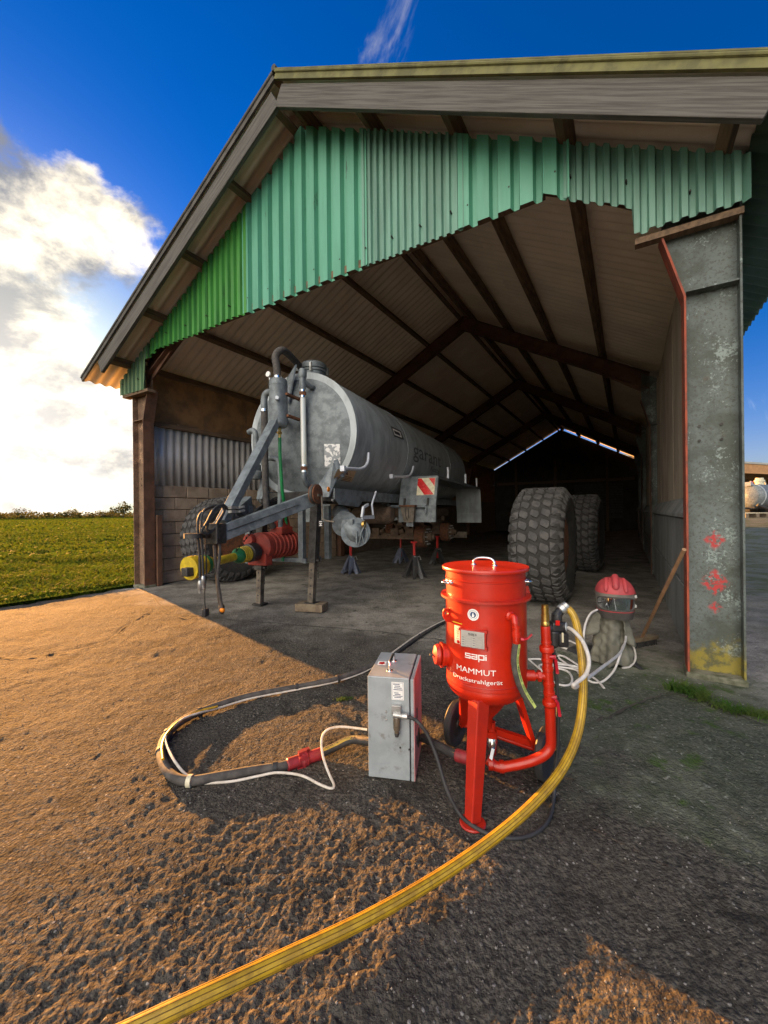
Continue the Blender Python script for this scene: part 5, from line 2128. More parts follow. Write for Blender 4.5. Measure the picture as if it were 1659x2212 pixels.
def bhit(x, y, rr=BR):
    d = ray(x, y)
    ox, oy = -BC.x, -BC.y
    a = d[0] ** 2 + d[1] ** 2
    b = 2 * (ox * d[0] + oy * d[1])
    c = ox * ox + oy * oy - rr * rr
    t = (-b - math.sqrt(max(0.0, b * b - 4 * a * c))) / (2 * a)
    return Vector(CAMP + d * t)


def bang(p):
    return math.atan2(p.y - BC.y, p.x - BC.x)


def bcyl(an, z, rr=BR):
    return Vector((BC.x + rr * math.cos(an), BC.y + rr * math.sin(an), z))


mb = MB()
mb.lathe([(0.185, 0.538), (0.193, 0.54), (0.1935, 0.546), (BR, 0.552), (BR, 0.70), (BR, 0.86), (BR, 0.935), (BR, 0.945)], BC, ZV, 64)
mb.f = mb.f[:-2]
body = pb(mb, 'pressure_vessel', M['red'], ang=40)
mb = MB()
mb.lathe([(0.185, 0.936), (0.214, 0.938), (0.214, 0.948), (0.19, 0.951)], BC, ZV, 64)
mb.f = mb.f[:-2]
pb(mb, 'collar_flange', M['red_worn'])
mb = MB()
mb.lathe([(0.188, 0.945), (0.188, 1.025), (0.191, 1.027), (0.191, 1.032), (0.188, 1.034), (0.188, 1.072)], BC, ZV, 64)
mb.f = mb.f[:-2]
pb(mb, 'hopper_rim', M['red'])
mb = MB()
mb.lathe([(0.0, 1.068), (0.205, 1.068), (0.206, 1.071), (0.206, 1.081), (0.204, 1.084), (0.0, 1.086)], BC, ZV, 64)
lid = pb(mb, 'lid', M['red'])
mb = MB()
ld = Vector((0.86, -0.5, 0))
hc = BC + Vector((-0.005, -0.005, 1.086))
mb.tube(spline([hc - ld * 0.052, hc - ld * 0.05 + ZV * 0.018, hc - ld * 0.034 + ZV * 0.032, hc + ZV * 0.036, hc + ld * 0.034 + ZV * 0.032, hc + ld * 0.05 + ZV * 0.018, hc + ld * 0.052], 6), 0.0065, 10)
for s in (-1, 1):
    mb.lathe([(0.014, 0), (0.012, 0.004), (0.007, 0.006)], hc + ld * 0.052 * s, ZV, 12)
pb(mb, 'lid_handle', M['chrome'], lid)
# lower dish and cone
mb = MB()
prof = [(0.185, 0.545)]
for i in range(1, 8):
    t = i / 7
    prof.append((0.193 * math.cos(t * 1.02) ** 0.9, 0.54 - 0.095 * math.sin(t * 1.25)))
prof += [(0.075, 0.40), (0.03, 0.345), (0.028, 0.30), (0, 0.299)]
mb.lathe(list(reversed(prof)), BC, ZV, 56)
pb(mb, 'bottom_dish', M['red'], ang=50)
# side handles on the rim
for px, s in (((964, 1257), -1), ((1142, 1254), 1)):
    p = D(*px, 1.93)
    an = bang(p)
    a0, a1 = bcyl(an - 0.16, p.z, 0.188), bcyl(an + 0.16, p.z, 0.188)
    mb = MB()
    mb.tube(spline([a0, bcyl(an - 0.15, p.z, 0.206), bcyl(an, p.z, 0.216), bcyl(an + 0.15, p.z, 0.206), a1], 5), 0.006, 10)
    for q in (a0, a1):
        mb.lathe([(0.014, -0.004), (0.012, 0.004), (0.006, 0.006)], q, q - Vector((BC.x, BC.y, q.z)), 12)
    pb(mb, 'rim_handle', M['chrome'])
# lifting lugs
for px, ang_off in (((966, 1317), 0.0),):
    an = bang(bhit(971, 1320, BR))
    r0 = Vector((math.cos(an), math.sin(an), 0))
    tdir = Vector((-0.93, -0.36, 0)).normalized()
    base = bcyl(an, 0.855)
    mb = MB()
    outer = [base + ZV * 0.035, base + tdir * 0.035 + ZV * 0.033, base + tdir * 0.035 - ZV * 0.006, base - ZV * 0.045, base - tdir * 0.02 - ZV * 0.03, base - tdir * 0.02 + ZV * 0.03]
    hc_ = base + tdir * 0.016 + ZV * 0.012
    nh = 12
    hole = [hc_ + tdir * 0.0095 * math.cos(2 * math.pi * i / nh) + ZV * 0.0095 * math.sin(2 * math.pi * i / nh) for i in range(nh)]
    # ring of quads between the hole and a matching outline
    outl = []
    for i in range(nh):
        a = 2 * math.pi * i / nh
        dv2 = (math.cos(a), math.sin(a))
        best = None
        for k in range(len(outer)):
            p_, q_ = outer[k] - hc_, outer[(k + 1) % len(outer)] - hc_
            x1, y1, x2, y2 = p_.dot(tdir), p_.z, q_.dot(tdir), q_.z
            den = dv2[0] * (y2 - y1) - dv2[1] * (x2 - x1)
            if abs(den) < 1e-9:
                continue
            tt = (x1 * (y2 - y1) - y1 * (x2 - x1)) / den
            uu_ = (x1 * dv2[1] - y1 * dv2[0]) / den
            if tt > 0 and -1e-6 <= uu_ <= 1 + 1e-6 and (best is None or tt < best):
                best = tt
        outl.append(hc_ + tdir * dv2[0] * best + ZV * dv2[1] * best)
    th = tdir.cross(ZV).normalized() * 0.006
    vs = hole + outl + [p_ + th for p_ in hole] + [p_ + th for p_ in outl]
    fs = []
    for i in range(nh):
        j = (i + 1) % nh
        fs += [(i, j, nh + j, nh + i), (2 * nh + i, 3 * nh + i, 3 * nh + j, 2 * nh + j), (i, 2 * nh + i, 2 * nh + j, j), (nh + i, nh + j, 3 * nh + j, 3 * nh + i)]
    mb.add(vs, fs)
    pb(mb, 'lifting_lug', M['red_worn'], smooth=False)
mb = MB()
an = bang(D(1140, 1262, 1.95))
mb.prism([bcyl(an, 0.95, 0.185), bcyl(an, 0.95, 0.212), bcyl(an, 0.985, 0.205), bcyl(an, 0.985, 0.185)], Vector((0.004, 0.006, 0)))
pb(mb, 'lifting_lug', M['red_worn'], smooth=False)
# hand hole on the left
hh = D(957, 1414, 1.97)
hd = Vector((-1.0, -0.10, 0.05)).normalized()
mb = MB()
mb.lathe([(0.052, -0.05), (0.052, 0.0), (0.060, 0.002), (0.060, 0.012), (0.045, 0.014)], hh, hd, 26)
hn = pb(mb, 'hand_hole', M['red'])
mb = MB()
mb.lathe([(0.05, 0.018), (0.052, 0.024), (0.044, 0.04), (0.02, 0.048), (0.0, 0.05)], hh, hd, 26)
pb(mb, 'hand_hole_cover', M['red_worn'], hn)
mb = MB()
mb.cyl(hh + hd * 0.045, hh + hd * 0.066, 0.006, 8)
pb(mb, 'cover_bolt', M['dark_steel'], hn)


# ---- print and plates on the vessel
def wrap(vs, fs, c_an, z0, rr, m, name, parent=None):
    mb_ = MB()
    mb_.v = [tuple(bcyl(c_an + x / rr, z0 + y, rr)) for x, y in vs]
    mb_.f = list(fs)
    return pb(mb_, name, m, parent or body, smooth=False)


def wrap_grid(px0, px1, m, name, rr=BR + 0.0012, n=8, parent=None, thick=False):
    """rectangle between two picture corners, bent round the vessel"""
    p, q = bhit(*px0, rr), bhit(*px1, rr)
    a0, a1 = bang(p), bang(q)
    z1, z0 = p.z, q.z
    mb_ = MB()
    for j in (0, 1):
        for i in range(n + 1):
            mb_.v.append(tuple(bcyl(a0 + (a1 - a0) * i / n, z1 + (z0 - z1) * j, rr)))
    for i in range(n):
        mb_.f.append((i, i + 1, n + 2 + i, n + 1 + i))
    return pb(mb_, name, m, parent or body, smooth=True)


def rects(rs):
    vs, fs = [], []
    for x0, y0, x1, y1 in rs:
        k = max(1, int((x1 - x0) / 0.008))
        for i in range(k):
            a, b = x0 + (x1 - x0) * i / k, x0 + (x1 - x0) * (i + 1) / k
            o = len(vs)
            vs += [(a, y0), (b, y0), (b, y1), (a, y1)]
            fs.append((o, o + 1, o + 2, o + 3))
    return vs, fs


def sapi(sc):
    """the square maker's lettering s a p i, cap height 1 -> sc"""
    R_ = []
    t = 0.20
    # s
    R_ += [(0, 0, 1.15, t), (0, 0.4, 1.15, 0.4 + t), (0, 0.8, 1.15, 1.0), (0, 0.6, 0.2, 0.8), (0.95, 0.2, 1.15, 0.4)]
    o = 1.30
    R_ += [(o, 0, o + 1.15, t), (o, 0.4, o + 0.95, 0.6), (o, 0.8, o + 1.15, 1.0), (o, 0.2, o + 0.2, 0.4), (o + 0.95, 0.2, o + 1.15, 0.8)]
    o = 2.60
    R_ += [(o, -0.38, o + 0.2, 1.0), (o + 0.2, 0, o + 1.15, t), (o + 0.2, 0.8, o + 1.15, 1.0), (o + 0.95, 0.2, o + 1.15, 0.8)]
    o = 3.90
    R_ += [(o, 0, o + 0.22, 0.78), (o, 0.90, o + 0.22, 1.08)]
    return [((a - 2.06) * sc, (b - 0.5) * sc, (c - 2.06) * sc, (d - 0.5) * sc) for a, b, c, d in R_]


pc_ = bhit(1027, 1419, BR)
v_, f_ = rects(sapi(0.0238))
wrap(v_, f_, bang(pc_), pc_.z, BR + 0.0012, M['white_paint'], 'maker_lettering')
for txt, p_l, p_r, hgt in (('MAMMUT', (987, 1447), (1072, 1455), 0.036), ('Druckstrahlgerät', (980, 1467), (1086, 1477), 0.0262)):
    v_, f_ = text_mesh(txt, 1.0, 0.003 if txt[0] == 'D' else 0.0)
    a0, a1 = bang(bhit(*p_l)), bang(bhit(*p_r))
    zc = bhit((p_l[0] + p_r[0]) / 2, (p_l[1] + p_r[1]) / 2).z
    x0, wd = min(v[0] for v in v_), width_of(v_)
    wl = (a1 - a0) * BR
    v_ = [((x - x0) / wd * wl - wl / 2, y * hgt - hgt * 0.36) for x, y in v_]
    wrap(v_, f_, (a0 + a1) / 2, zc, BR + 0.0012, M['white_paint'], 'lettering')
# round badge
c_ = bhit(1022, 1328)
for rr_, m_n, off in ((0.0262, 'white_paint', 0.0012), (0.0135, 'blue_ink', 0.002)):
    n = 26
    wrap([(0, 0)] + [(rr_ * math.cos(2 * math.pi * i / n), rr_ * math.sin(2 * math.pi * i / n)) for i in range(n)],
         [(0, i + 1, (i + 1) % n + 1) for i in range(n)], bang(c_), c_.z, BR + off, M[m_n], 'round_badge')
vs_, fs_ = [], []
for i in range(26):
    a = 2 * math.pi * (i + 0.5) / 26
    if abs(math.sin(a)) < 0.12:
        continue
    r0, r1, hwid = 0.0178, 0.0205, 0.0011
    ca_, sa_ = math.cos(a), math.sin(a)
    o = len(vs_)
    vs_ += [(r0 * ca_ + hwid * sa_, r0 * sa_ - hwid * ca_), (r1 * ca_ + hwid * sa_, r1 * sa_ - hwid * ca_), (r1 * ca_ - hwid * sa_, r1 * sa_ + hwid * ca_), (r0 * ca_ - hwid * sa_, r0 * sa_ + hwid * ca_)]
    fs_.append((o, o + 1, o + 2, o + 3))
wrap(vs_, fs_, bang(c_), c_.z, BR + 0.002, M['blue_ink'], 'badge_lettering')
bx = [(-0.005, -0.010, 0.005, -0.004), (-0.004, -0.004, 0.003, 0.004), (-0.002, 0.004, 0.002, 0.009), (0.003, -0.003, 0.007, 0.001)]
v_, f_ = rects(bx)
wrap(v_, f_, bang(c_), c_.z, BR + 0.0028, M['white_paint'], 'badge_figure')
# yellow and cream stickers
wrap_grid((977.5, 1341), (998, 1349), M['yellow_sticker'], 'yellow_sticker')
st_ = wrap_grid((981.5, 1349.5), (996.5, 1393), M['cream'], 'instruction_sticker')
p = bhit(989, 1366, BR)
v_, f_ = rects([(-0.004, -0.02, -0.0025, 0.02), (0.0025, -0.02, 0.004, 0.02), (-0.004, 0.018, 0.004, 0.0195), (-0.004, -0.0195, 0.004, -0.018), (-0.008, -0.004, 0.008, -0.0025), (-0.008, 0.006, 0.008, 0.0075), (-0.007, -0.028, 0.007, -0.026)])
wrap(v_, f_, bang(p), p.z, BR + 0.0022, M['ink'], 'sticker_drawing')
p = bhit(990.5, 1386, BR)
n = 16
wrap([(0, 0)] + [(0.0085 * math.cos(2 * math.pi * i / n), 0.0085 * math.sin(2 * math.pi * i / n)) for i in range(n)], [(0, i + 1, (i + 1) % n + 1) for i in range(n)], bang(p), p.z, BR + 0.0022, M['reflect_red'], 'sticker_symbol')
# name plate on a welded holder
pa, pb_ = bhit(999, 1362, BR + 0.012), bhit(1046, 1398, BR + 0.012)
cpl = (pa + pb_) / 2
an = bang(cpl)
nx_ = Vector((math.cos(an), math.sin(an), 0))
tx_ = Vector((-math.sin(an), math.cos(an), 0))
pw, ph = 0.106, abs(pa.z - pb_.z) + 0.012
base = Vector((BC.x, BC.y, cpl.z)) + nx_ * (BR + 0.006)
mb = MB()
mb.box(base, (pw + 0.012, 0.016, ph + 0.008), (tx_, nx_, ZV))
for sx in (-1, 1):
    for sz in (-1, 1):
        mb.box(base + tx_ * sx * (pw / 2 + 0.006) + ZV * sz * (ph / 2 + 0.001), (0.012, 0.02, 0.012), (tx_, nx_, ZV))
hold = pb(mb, 'plate_holder', M['red_worn'], smooth=False, bev=0.002)
mb = MB()
f0 = base + nx_ * 0.0105
mb.box(f0, (pw, 0.003, ph), (tx_, nx_, ZV))
pb(mb, 'name_plate', M['plate'], hold, smooth=False)
mb = MB()


def on_plate(rs, m, name, off=0.0022):
    mb_ = MB()
    for x0, y0, x1, y1 in rs:
        o = len(mb_.v)
        for x, y in ((x0, y0), (x1, y0), (x1, y1), (x0, y1)):
            mb_.v.append(tuple(f0 + nx_ * off + tx_ * x + ZV * y))
        mb_.f.append((o, o + 1, o + 2, o + 3))
    return pb(mb_, name, m, hold, smooth=False)


on_plate([(a + 0.0, b + ph / 2 - 0.014, c, d + ph / 2 - 0.014) for a, b, c, d in sapi(0.0092)], M['ink'], 'plate_lettering')
ls = [(-0.049, ph / 2 - 0.0215, 0.049, ph / 2 - 0.0208)]
for k in range(5):
    zz_ = ph / 2 - 0.028 - 0.0105 * k
    for xa, xb in ((-0.034, -0.002), (0.014, 0.046)):
        ls += [(xa, zz_ - 0.006, xb, zz_ - 0.0055), (xa, zz_ + 0.0005, xb, zz_ + 0.001), (xa, zz_ - 0.006, xa + 0.0006, zz_ + 0.001), (xb - 0.0006, zz_ - 0.006, xb, zz_ + 0.001)]
    ls += [(-0.048, zz_ - 0.004, -0.037, zz_ - 0.001), (0.002, zz_ - 0.004, 0.011, zz_ - 0.001)]
on_plate(ls, M['grey_ink'], 'plate_table')
# weld bead dents low on the vessel
mb = MB()
for a0, a1, zz_, rr_ in ((-2.55, -2.1, 0.582, 0.0028), (-2.45, -0.7, 0.560, 0.002)):
    mb.tube([bcyl(a0 + (a1 - a0) * i / 20, zz_ - 0.012 * math.sin(i / 20 * 3.1) * (1 if zz_ > 0.57 else 0), BR) for i in range(21)], rr_, 6)
pb(mb, 'weld_bead', M['red_worn'])

# ---- outlet elbow, tap and short hose on the right front
e_a = bhit(1100, 1330)
dn = Vector((e_a.x - BC.x, e_a.y - BC.y, 0)).normalized()
e_b = D(1115, 1352, e_a.y - 0.03)
mb = MB()
pth = spline([e_a - dn * 0.01, e_a + dn * 0.02 + Vector((0.008, 0, -0.002)), e_b + Vector((-0.005, 0, 0.012)), e_b - ZV * 0.005], 6)
mb.tube(pth, 0.0145, 14)
mb.lathe([(0.018, -0.006), (0.021, 0.0), (0.021, 0.010), (0.015, 0.016)], e_a, dn, 18)
el = pb(mb, 'outlet_elbow', M['red'])
mb = MB()
mb.lathe([(0.016, 0.0), (0.019, -0.002), (0.019, -0.008), (0.017, -0.010), (0.017, -0.028), (0.0195, -0.030), (0.0195, -0.048), (0.0165, -0.050), (0.0165, -0.075), (0.014, -0.08)][::-1], e_b, ZV, 12)
tp = pb(mb, 'outlet_tap', M['red'], el)
lv0 = D(1125, 1381, e_b.y - 0.01)
mb = MB()
mb.tube([lv0, lv0 + Vector((0.012, -0.004, 0.0))], 0.008, 10)
mb.beam(lv0 + Vector((0.012, -0.004, 0)), D(1140, 1379, e_b.y - 0.015), 0.012, 0.006)
mb.beam(D(1140, 1379, e_b.y - 0.015), D(1149, 1370, e_b.y - 0.02), 0.011, 0.006)
pb(mb, 'tap_lever', M['lever'], el)
ha = e_b - ZV * 0.078
hpts = spline([ha, D(1112, 1425, e_b.y - 0.005), D(1116, 1455, e_b.y - 0.01), D(1128, 1490, e_b.y - 0.01), D(1150, 1526, e_b.y - 0.01)], 8)
mb = MB()
mb.tube(hpts, 0.0165, 14)
sho = pb(mb, 'blow_off_hose', M['hose_dusty'], el)
mb = MB()
o_ = Vector((0.0085, -0.0148, 0.002))
for i in range(len(hpts) - 1):
    a_, b_ = hpts[i] + o_, hpts[i + 1] + o_
    tn = (b_ - a_).normalized()
    sd = tn.cross(Vector((0.5, -0.86, 0))).normalized() * 0.0068
    mb.add([a_ - sd, a_ + sd, b_ + sd, b_ - sd], [(0, 1, 2, 3)])
M['lime'] = mat('lime_print', (0.55, 0.62, 0.16), None, 20, 0.5)
pb(mb, 'hose_print_band', M['lime'], sho)
mb = MB()
for i in range(2, len(hpts) - 2):
    if i % 5 == 0:
        continue
    a_ = hpts[i] + o_ * 1.06
    tn = (hpts[i + 1] - hpts[i]).normalized()
    sd = tn.cross(Vector((0.5, -0.86, 0))).normalized() * 0.0036
    for k in range(2):
        c_ = a_ + tn * (0.0045 * k)
        mb.add([c_ - sd, c_ + sd, c_ + sd + tn * 0.0022, c_ - sd + tn * 0.0022], [(0, 1, 2, 3)])
pb(mb, 'hose_print', M['ink'], sho)

# ---- legs, wheels
foot = G(1021, 1782)
foot.z = gz(foot.x, foot.y) + 0.004
lt = bcyl(bang(bhit(1035, 1545, 0.15)), 0.47, 0.150)
mb = MB()
ax_ = (foot + ZV * 0.01 - lt).normalized()
sd_ = Vector((0.88, 0.47, 0)).normalized()
fw = ax_.cross(sd_).normalized()
vs = []
for p_, wv, dv2 in ((lt + ZV * 0.03, 0.036, 0.036), (foot + ZV * 0.008, 0.026, 0.026)):
    vs += [p_ - sd_ * wv - fw * dv2, p_ + sd_ * wv - fw * dv2, p_ + sd_ * wv + fw * dv2, p_ - sd_ * wv + fw * dv2]
mb.add(vs, [(0, 1, 5, 4), (1, 2, 6, 5), (2, 3, 7, 6), (3, 0, 4, 7), (3, 2, 1, 0), (4, 5, 6, 7)])
fl_ = pb(mb, 'front_leg', M['red_worn'], smooth=False, bev=0.005)
mb = MB()
mb.lathe([(0, 0), (0.055, 0.0), (0.056, 0.004), (0.052, 0.008), (0, 0.010)], foot, ZV, 30)
pb(mb, 'foot_plate', M['red_worn'], fl_)
wl = Vector((0.405, 2.335, 0.125))
wr = Vector((0.80, 2.035, 0.125))
axd = (wr - wl).normalized()
for w_c, top_an, tz in ((wl, 2.1, 0.46), (wr, 0.05, 0.46)):
    top = bcyl(top_an, tz, 0.15)
    end = w_c - axd * (0.05 if w_c is wr else -0.05)
    mb = MB()
    axl = (end - top).normalized()
    sd2 = axl.cross(Vector((BC.x - w_c.x, BC.y - w_c.y, 0)).normalized()).normalized()
    fw2 = axl.cross(sd2).normalized()
    vs = []
    for p_, wv in ((top, 0.034), (end, 0.024)):
        vs += [p_ - sd2 * wv - fw2 * 0.012, p_ + sd2 * wv - fw2 * 0.012, p_ + sd2 * wv + fw2 * 0.012, p_ - sd2 * wv + fw2 * 0.012]
    mb.add(vs, [(0, 1, 5, 4), (1, 2, 6, 5), (2, 3, 7, 6), (3, 0, 4, 7), (3, 2, 1, 0), (4, 5, 6, 7)])
    pb(mb, 'rear_leg', M['red'], smooth=False, bev=0.004)
    mb = MB()
    mb.lathe([(0.07, -0.016), (0.10, -0.022), (0.118, -0.02), (0.125, -0.012), (0.125, 0.012), (0.118, 0.02), (0.10, 0.022), (0.07, 0.016)], w_c, axd, 36)
    mb.f = mb.f[:-2]
    wh = pb(mb, 'wheel', M['black'])
    mb = MB()
    mb.lathe([(0.075, -0.016), (0.07, -0.008), (0.03, -0.006), (0.025, -0.024), (0, -0.025)], w_c, axd, 24)
    mb.lathe([(0, 0.025), (0.025, 0.024), (0.03, 0.006), (0.07, 0.008), (0.075, 0.016)][::-1], w_c, axd, 24)
    pb(mb, 'wheel_hub', M['dark_steel'], wh)
mb = MB()
mb.cyl(wl + axd * 0.02, wr - axd * 0.02, 0.011, 12)
mb.box((wl + wr) / 2 + ZV * 0.03, (0.44, 0.03, 0.03), (axd, Vector((axd.y, -axd.x, 0)), ZV))
pb(mb, 'axle', M['red'])

# ---- pipework on the right
dm = 1.885
mb = MB()
lowp = [D(1052, 1640, 1.95), D(1075, 1656, 1.93), D(1110, 1653, 1.915), D(1150, 1643, 1.90), D(1176, 1630, dm), D(1189, 1612, dm), D(1190, 1585, dm), D(1188, 1530, dm)]
mb.tube(spline(lowp, 8), 0.0235, 16)
pipe = pb(mb, 'feed_pipe', M['red'])
mb = MB()
for pxl in ((1060, 1650), (1084, 1656)):
    p_ = D(*pxl, 1.93)
    mb.lathe([(0.024, -0.012), (0.029, -0.010), (0.029, 0.010), (0.024, 0.012)], p_, Vector((1, -0.2, 0.02)), 16)
pb(mb, 'pipe_collar', M['red'], pipe)
mtop = D(1178, 1352, dm)
mbot = D(1188, 1532, dm)
mdir = (mbot - mtop)
ml = mdir.length
mb = MB()
pf_ = [(0.0, 0), (0.021, 0.0), (0.022, 0.004), (0.022, 0.070), (0.024, 0.072), (0.024, 0.078), (0.022, 0.08), (0.022, 0.092), (0.031, 0.094), (0.033, 0.100), (0.033, 0.116), (0.029, 0.122), (0.023, 0.124), (0.023, 0.150),
       (0.026, 0.152), (0.026, 0.165), (0.023, 0.168), (0.023, 0.19), (0.026, 0.192), (0.026, 0.206), (0.023, 0.21), (0.023, 0.262), (0.026, 0.264), (0.026, 0.278), (0.023, 0.28),
       (0.023, 0.305), (0.026, 0.307), (0.026, 0.32), (0.024, 0.322), (0.024, 0.346), (0.030, 0.348), (0.032, 0.354), (0.032, 0.368), (0.028, 0.374), (0.024, 0.378), (0.0235, ml + 0.01), (0, ml + 0.011)]
mb.lathe(pf_, mtop, mdir, 20)
man = pb(mb, 'manifold_pipe', M['red'], ang=30)
mb = MB()
bt = D(1177, 1306, dm)
bl_ = (mtop - bt).length
mb.lathe([(0.011, 0), (0.0155, 0.001), (0.0155, 0.006), (0.0135, 0.007), (0.0165, 0.010), (0.0165, 0.045), (0.0185, 0.046), (0.0185, 0.075), (0.0165, 0.077), (0.0195, 0.084), (0.0195, bl_ - 0.003), (0.0, bl_ - 0.002)], bt, mtop - bt, 18)
pb(mb, 'brass_valve', M['brass'], ang=30)
tee = mtop + mdir * (0.236 / ml)
mb = MB()
tk = bcyl(math.atan2(tee.y - BC.y - 0.03, tee.x - BC.x), tee.z, BR - 0.01)
tv = tk - tee
mb.cyl(tee, tk, 0.017, 14)
mb.lathe([(0.020, 0.03), (0.026, 0.032), (0.026, 0.048), (0.020, 0.05)], tee, tv, 6)
mb.lathe([(0.022, 0.06), (0.025, 0.062), (0.025, tv.length), (0.022, tv.length)], tee, tv, 16)
pb(mb, 'tank_connection', M['red'])
# ball-valve levers
for px0, px1, px2 in (((1193, 1418), (1200, 1424), (1204, 1453)), ((1195, 1505), (1204, 1517), (1209, 1545))):
    a_, b_, c_ = D(*px0, dm - 0.012), D(*px1, dm - 0.03), D(*px2, dm - 0.03)
    mb = MB()
    mb.cyl(a_ - Vector((0.02, 0, 0)), a_ + Vector((0.012, -0.01, 0)), 0.010, 10)
    mb.beam(a_ + Vector((0.004, -0.012, 0.002)), b_, 0.013, 0.009)
    mb.beam(b_, c_, 0.012, 0.008, Vector((0, 1, 0)))
    mb.lathe([(0.0, -0.008), (0.008, -0.004), (0.008, 0.004), (0, 0.008)], c_, ZV, 8)
    lv = pb(mb, 'valve_lever', M['lever'], man)
    mb = MB()
    mb.cyl(a_ + Vector((0.010, -0.014, 0.0)), a_ + Vector((0.014, -0.022, 0.0)), 0.006, 8)
    pb(mb, 'lever_nut', M['chrome'], lv)
# regulator and water filter
rc = D(1203, 1352, dm + 0.03)
mb = MB()
mb.box(rc, (0.062, 0.055, 0.042))
mb.lathe([(0.022, -0.05), (0.024, 0), (0.024, 0.03), (0.02, 0.045)], rc + ZV * 0.02, ZV, 16)
mb.cyl(rc + Vector((-0.07, -0.01, -0.01)), rc + Vector((0.0, -0.0, -0.005)), 0.022, 14)
reg = pb(mb, 'regulator_body', M['black_plastic'], bev=0.006)
mb = MB()
mb.lathe([(0.0, -0.085), (0.012, -0.083), (0.024, -0.07), (0.026, -0.03), (0.028, -0.02), (0.028, 0.0), (0.0, 0.001)], rc + Vector((-0.018, -0.005, -0.02)), ZV, 18)
mb.box(rc + Vector((0.022, -0.005, -0.062)), (0.045, 0.05, 0.065))
pb(mb, 'filter_bowl', M['black_plastic'], reg, bev=0.006)
mb = MB()
mb.box(rc + Vector((0.012, -0.034, -0.045)), (0.008, 0.004, 0.045))
pb(mb, 'sight_strip', M['cream'], reg, smooth=False)
ga = rc + Vector((0.036, -0.015, 0.0))
gd = Vector((0.8, -0.6, 0.05)).normalized()
mb = MB()
mb.lathe([(0.0, -0.035), (0.021, -0.034), (0.0225, -0.03), (0.0225, 0.0), (0.020, 0.002)], ga, gd, 22)
gg = pb(mb, 'gauge', M['black_plastic'], reg)
mb = MB()
mb.lathe([(0.0205, 0.0), (0.020, 0.003), (0, 0.0035)], ga, gd, 22)
M['gauge_face'] = mat('gauge_face', (0.55, 0.62, 0.68), None, 10, 0.2, 0, 0, coat=0.6)
pb(mb, 'gauge_face', M['gauge_face'], gg)
mb = MB()
sw0, sw1 = rc + ZV * 0.03, D(1214, 1316, dm + 0.04)
mb.tube(spline([sw0, sw0 + Vector((0.002, 0, 0.02)), sw1 + Vector((-0.012, 0, -0.012)), sw1], 5), 0.021, 14)
for k in range(6):
    a = 2 * math.pi * k / 6
    mb.cyl(sw0 + Vector((0.02 * math.cos(a), 0.02 * math.sin(a), 0.0)), sw0 + Vector((0.02 * math.cos(a), 0.02 * math.sin(a), 0.03)), 0.005, 6)
pb(mb, 'swivel_elbow', M['black_plastic'], reg)
mb = MB()
mb.lathe([(0.010, -0.022), (0.018, -0.016), (0.018, -0.008), (0.010, -0.004)], rc + Vector((-0.012, -0.01, 0.032)), Vector((-0.5, -0.85, 0.1)), 14)
mb.box(rc + Vector((-0.012, -0.035, 0.024)), (0.018, 0.008, 0.022))
pb(mb, 'shut_off_knob', M['reflect_red'], reg)
mb = MB()
mb.lathe([(0.020, -0.012), (0.025, -0.010), (0.025, 0.010), (0.020, 0.012)], sw1, Vector((0.8, 0.1, 0.6)), 16)
mb.lathe([(0.018, 0.012), (0.0215, 0.014), (0.0215, 0.03), (0.018, 0.032)], sw1, Vector((0.8, 0.1, 0.6)), 16)
pb(mb, 'claw_coupling', M['zinc'], reg)
# outlet valve under the cone
mb = MB()
o1 = D(1062, 1570, 1.97)
mb.cyl(o1, Vector((o1.x, o1.y, 0.32)), 0.018, 14)
mb.lathe([(0.018, -0.05), (0.026, -0.048), (0.026, -0.02), (0.018, -0.018)], o1, ZV, 14)
mb.cyl(o1 - ZV * 0.05, o1, 0.017, 14)
pb(mb, 'outlet_pipe', M['red'])
mb = MB()
mb.lathe([(0.022, -0.13), (0.028, -0.12), (0.028, -0.07), (0.02, -0.05)], o1, ZV, 12)
mb.beam(o1 + Vector((0, -0.03, -0.09)), o1 + Vector((-0.02, -0.05, -0.14)), 0.016, 0.008)
pb(mb, 'abrasive_valve', M['chrome'])

# ================================================================ CABINET
FL, FR = G(796, 1680), G(886, 1690.5)
cx_ = (FR - FL)
cx_.z = 0
cw = cx_.length
cx_.normalize()
cy_ = Vector((-cx_.y, cx_.x, 0))
cabd, cabh = 0.355, 0.512
cab = thing('metal_cabinet', 'grey metal control cabinet with carrying handle and pale red side door', 'cabinet', (FL.x, FL.y, 0))


def CB(a, b, z):
    return Vector((FL.x, FL.y, 0)) + cx_ * a + cy_ * b + ZV * z


def cb(mb, name, m, parent=None, **kw):
    return mb.build(name, m, parent or cab, **kw)


cax = (cx_, cy_, ZV)
mb = MB()
mb.box(CB(cw / 2, cabd / 2, cabh / 2 + 0.006), (cw, cabd, cabh), cax)
case = cb(mb, 'case', M['cabinet'], smooth=False, bev=0.004)
mb = MB()
for a_ in (0.02, cw - 0.02):
    for b_ in (0.02, cabd - 0.02):
        mb.cyl(CB(a_, b_, -0.005), CB(a_, b_, 0.008), 0.012, 10)
cb(mb, 'rubber_feet', M['black'])
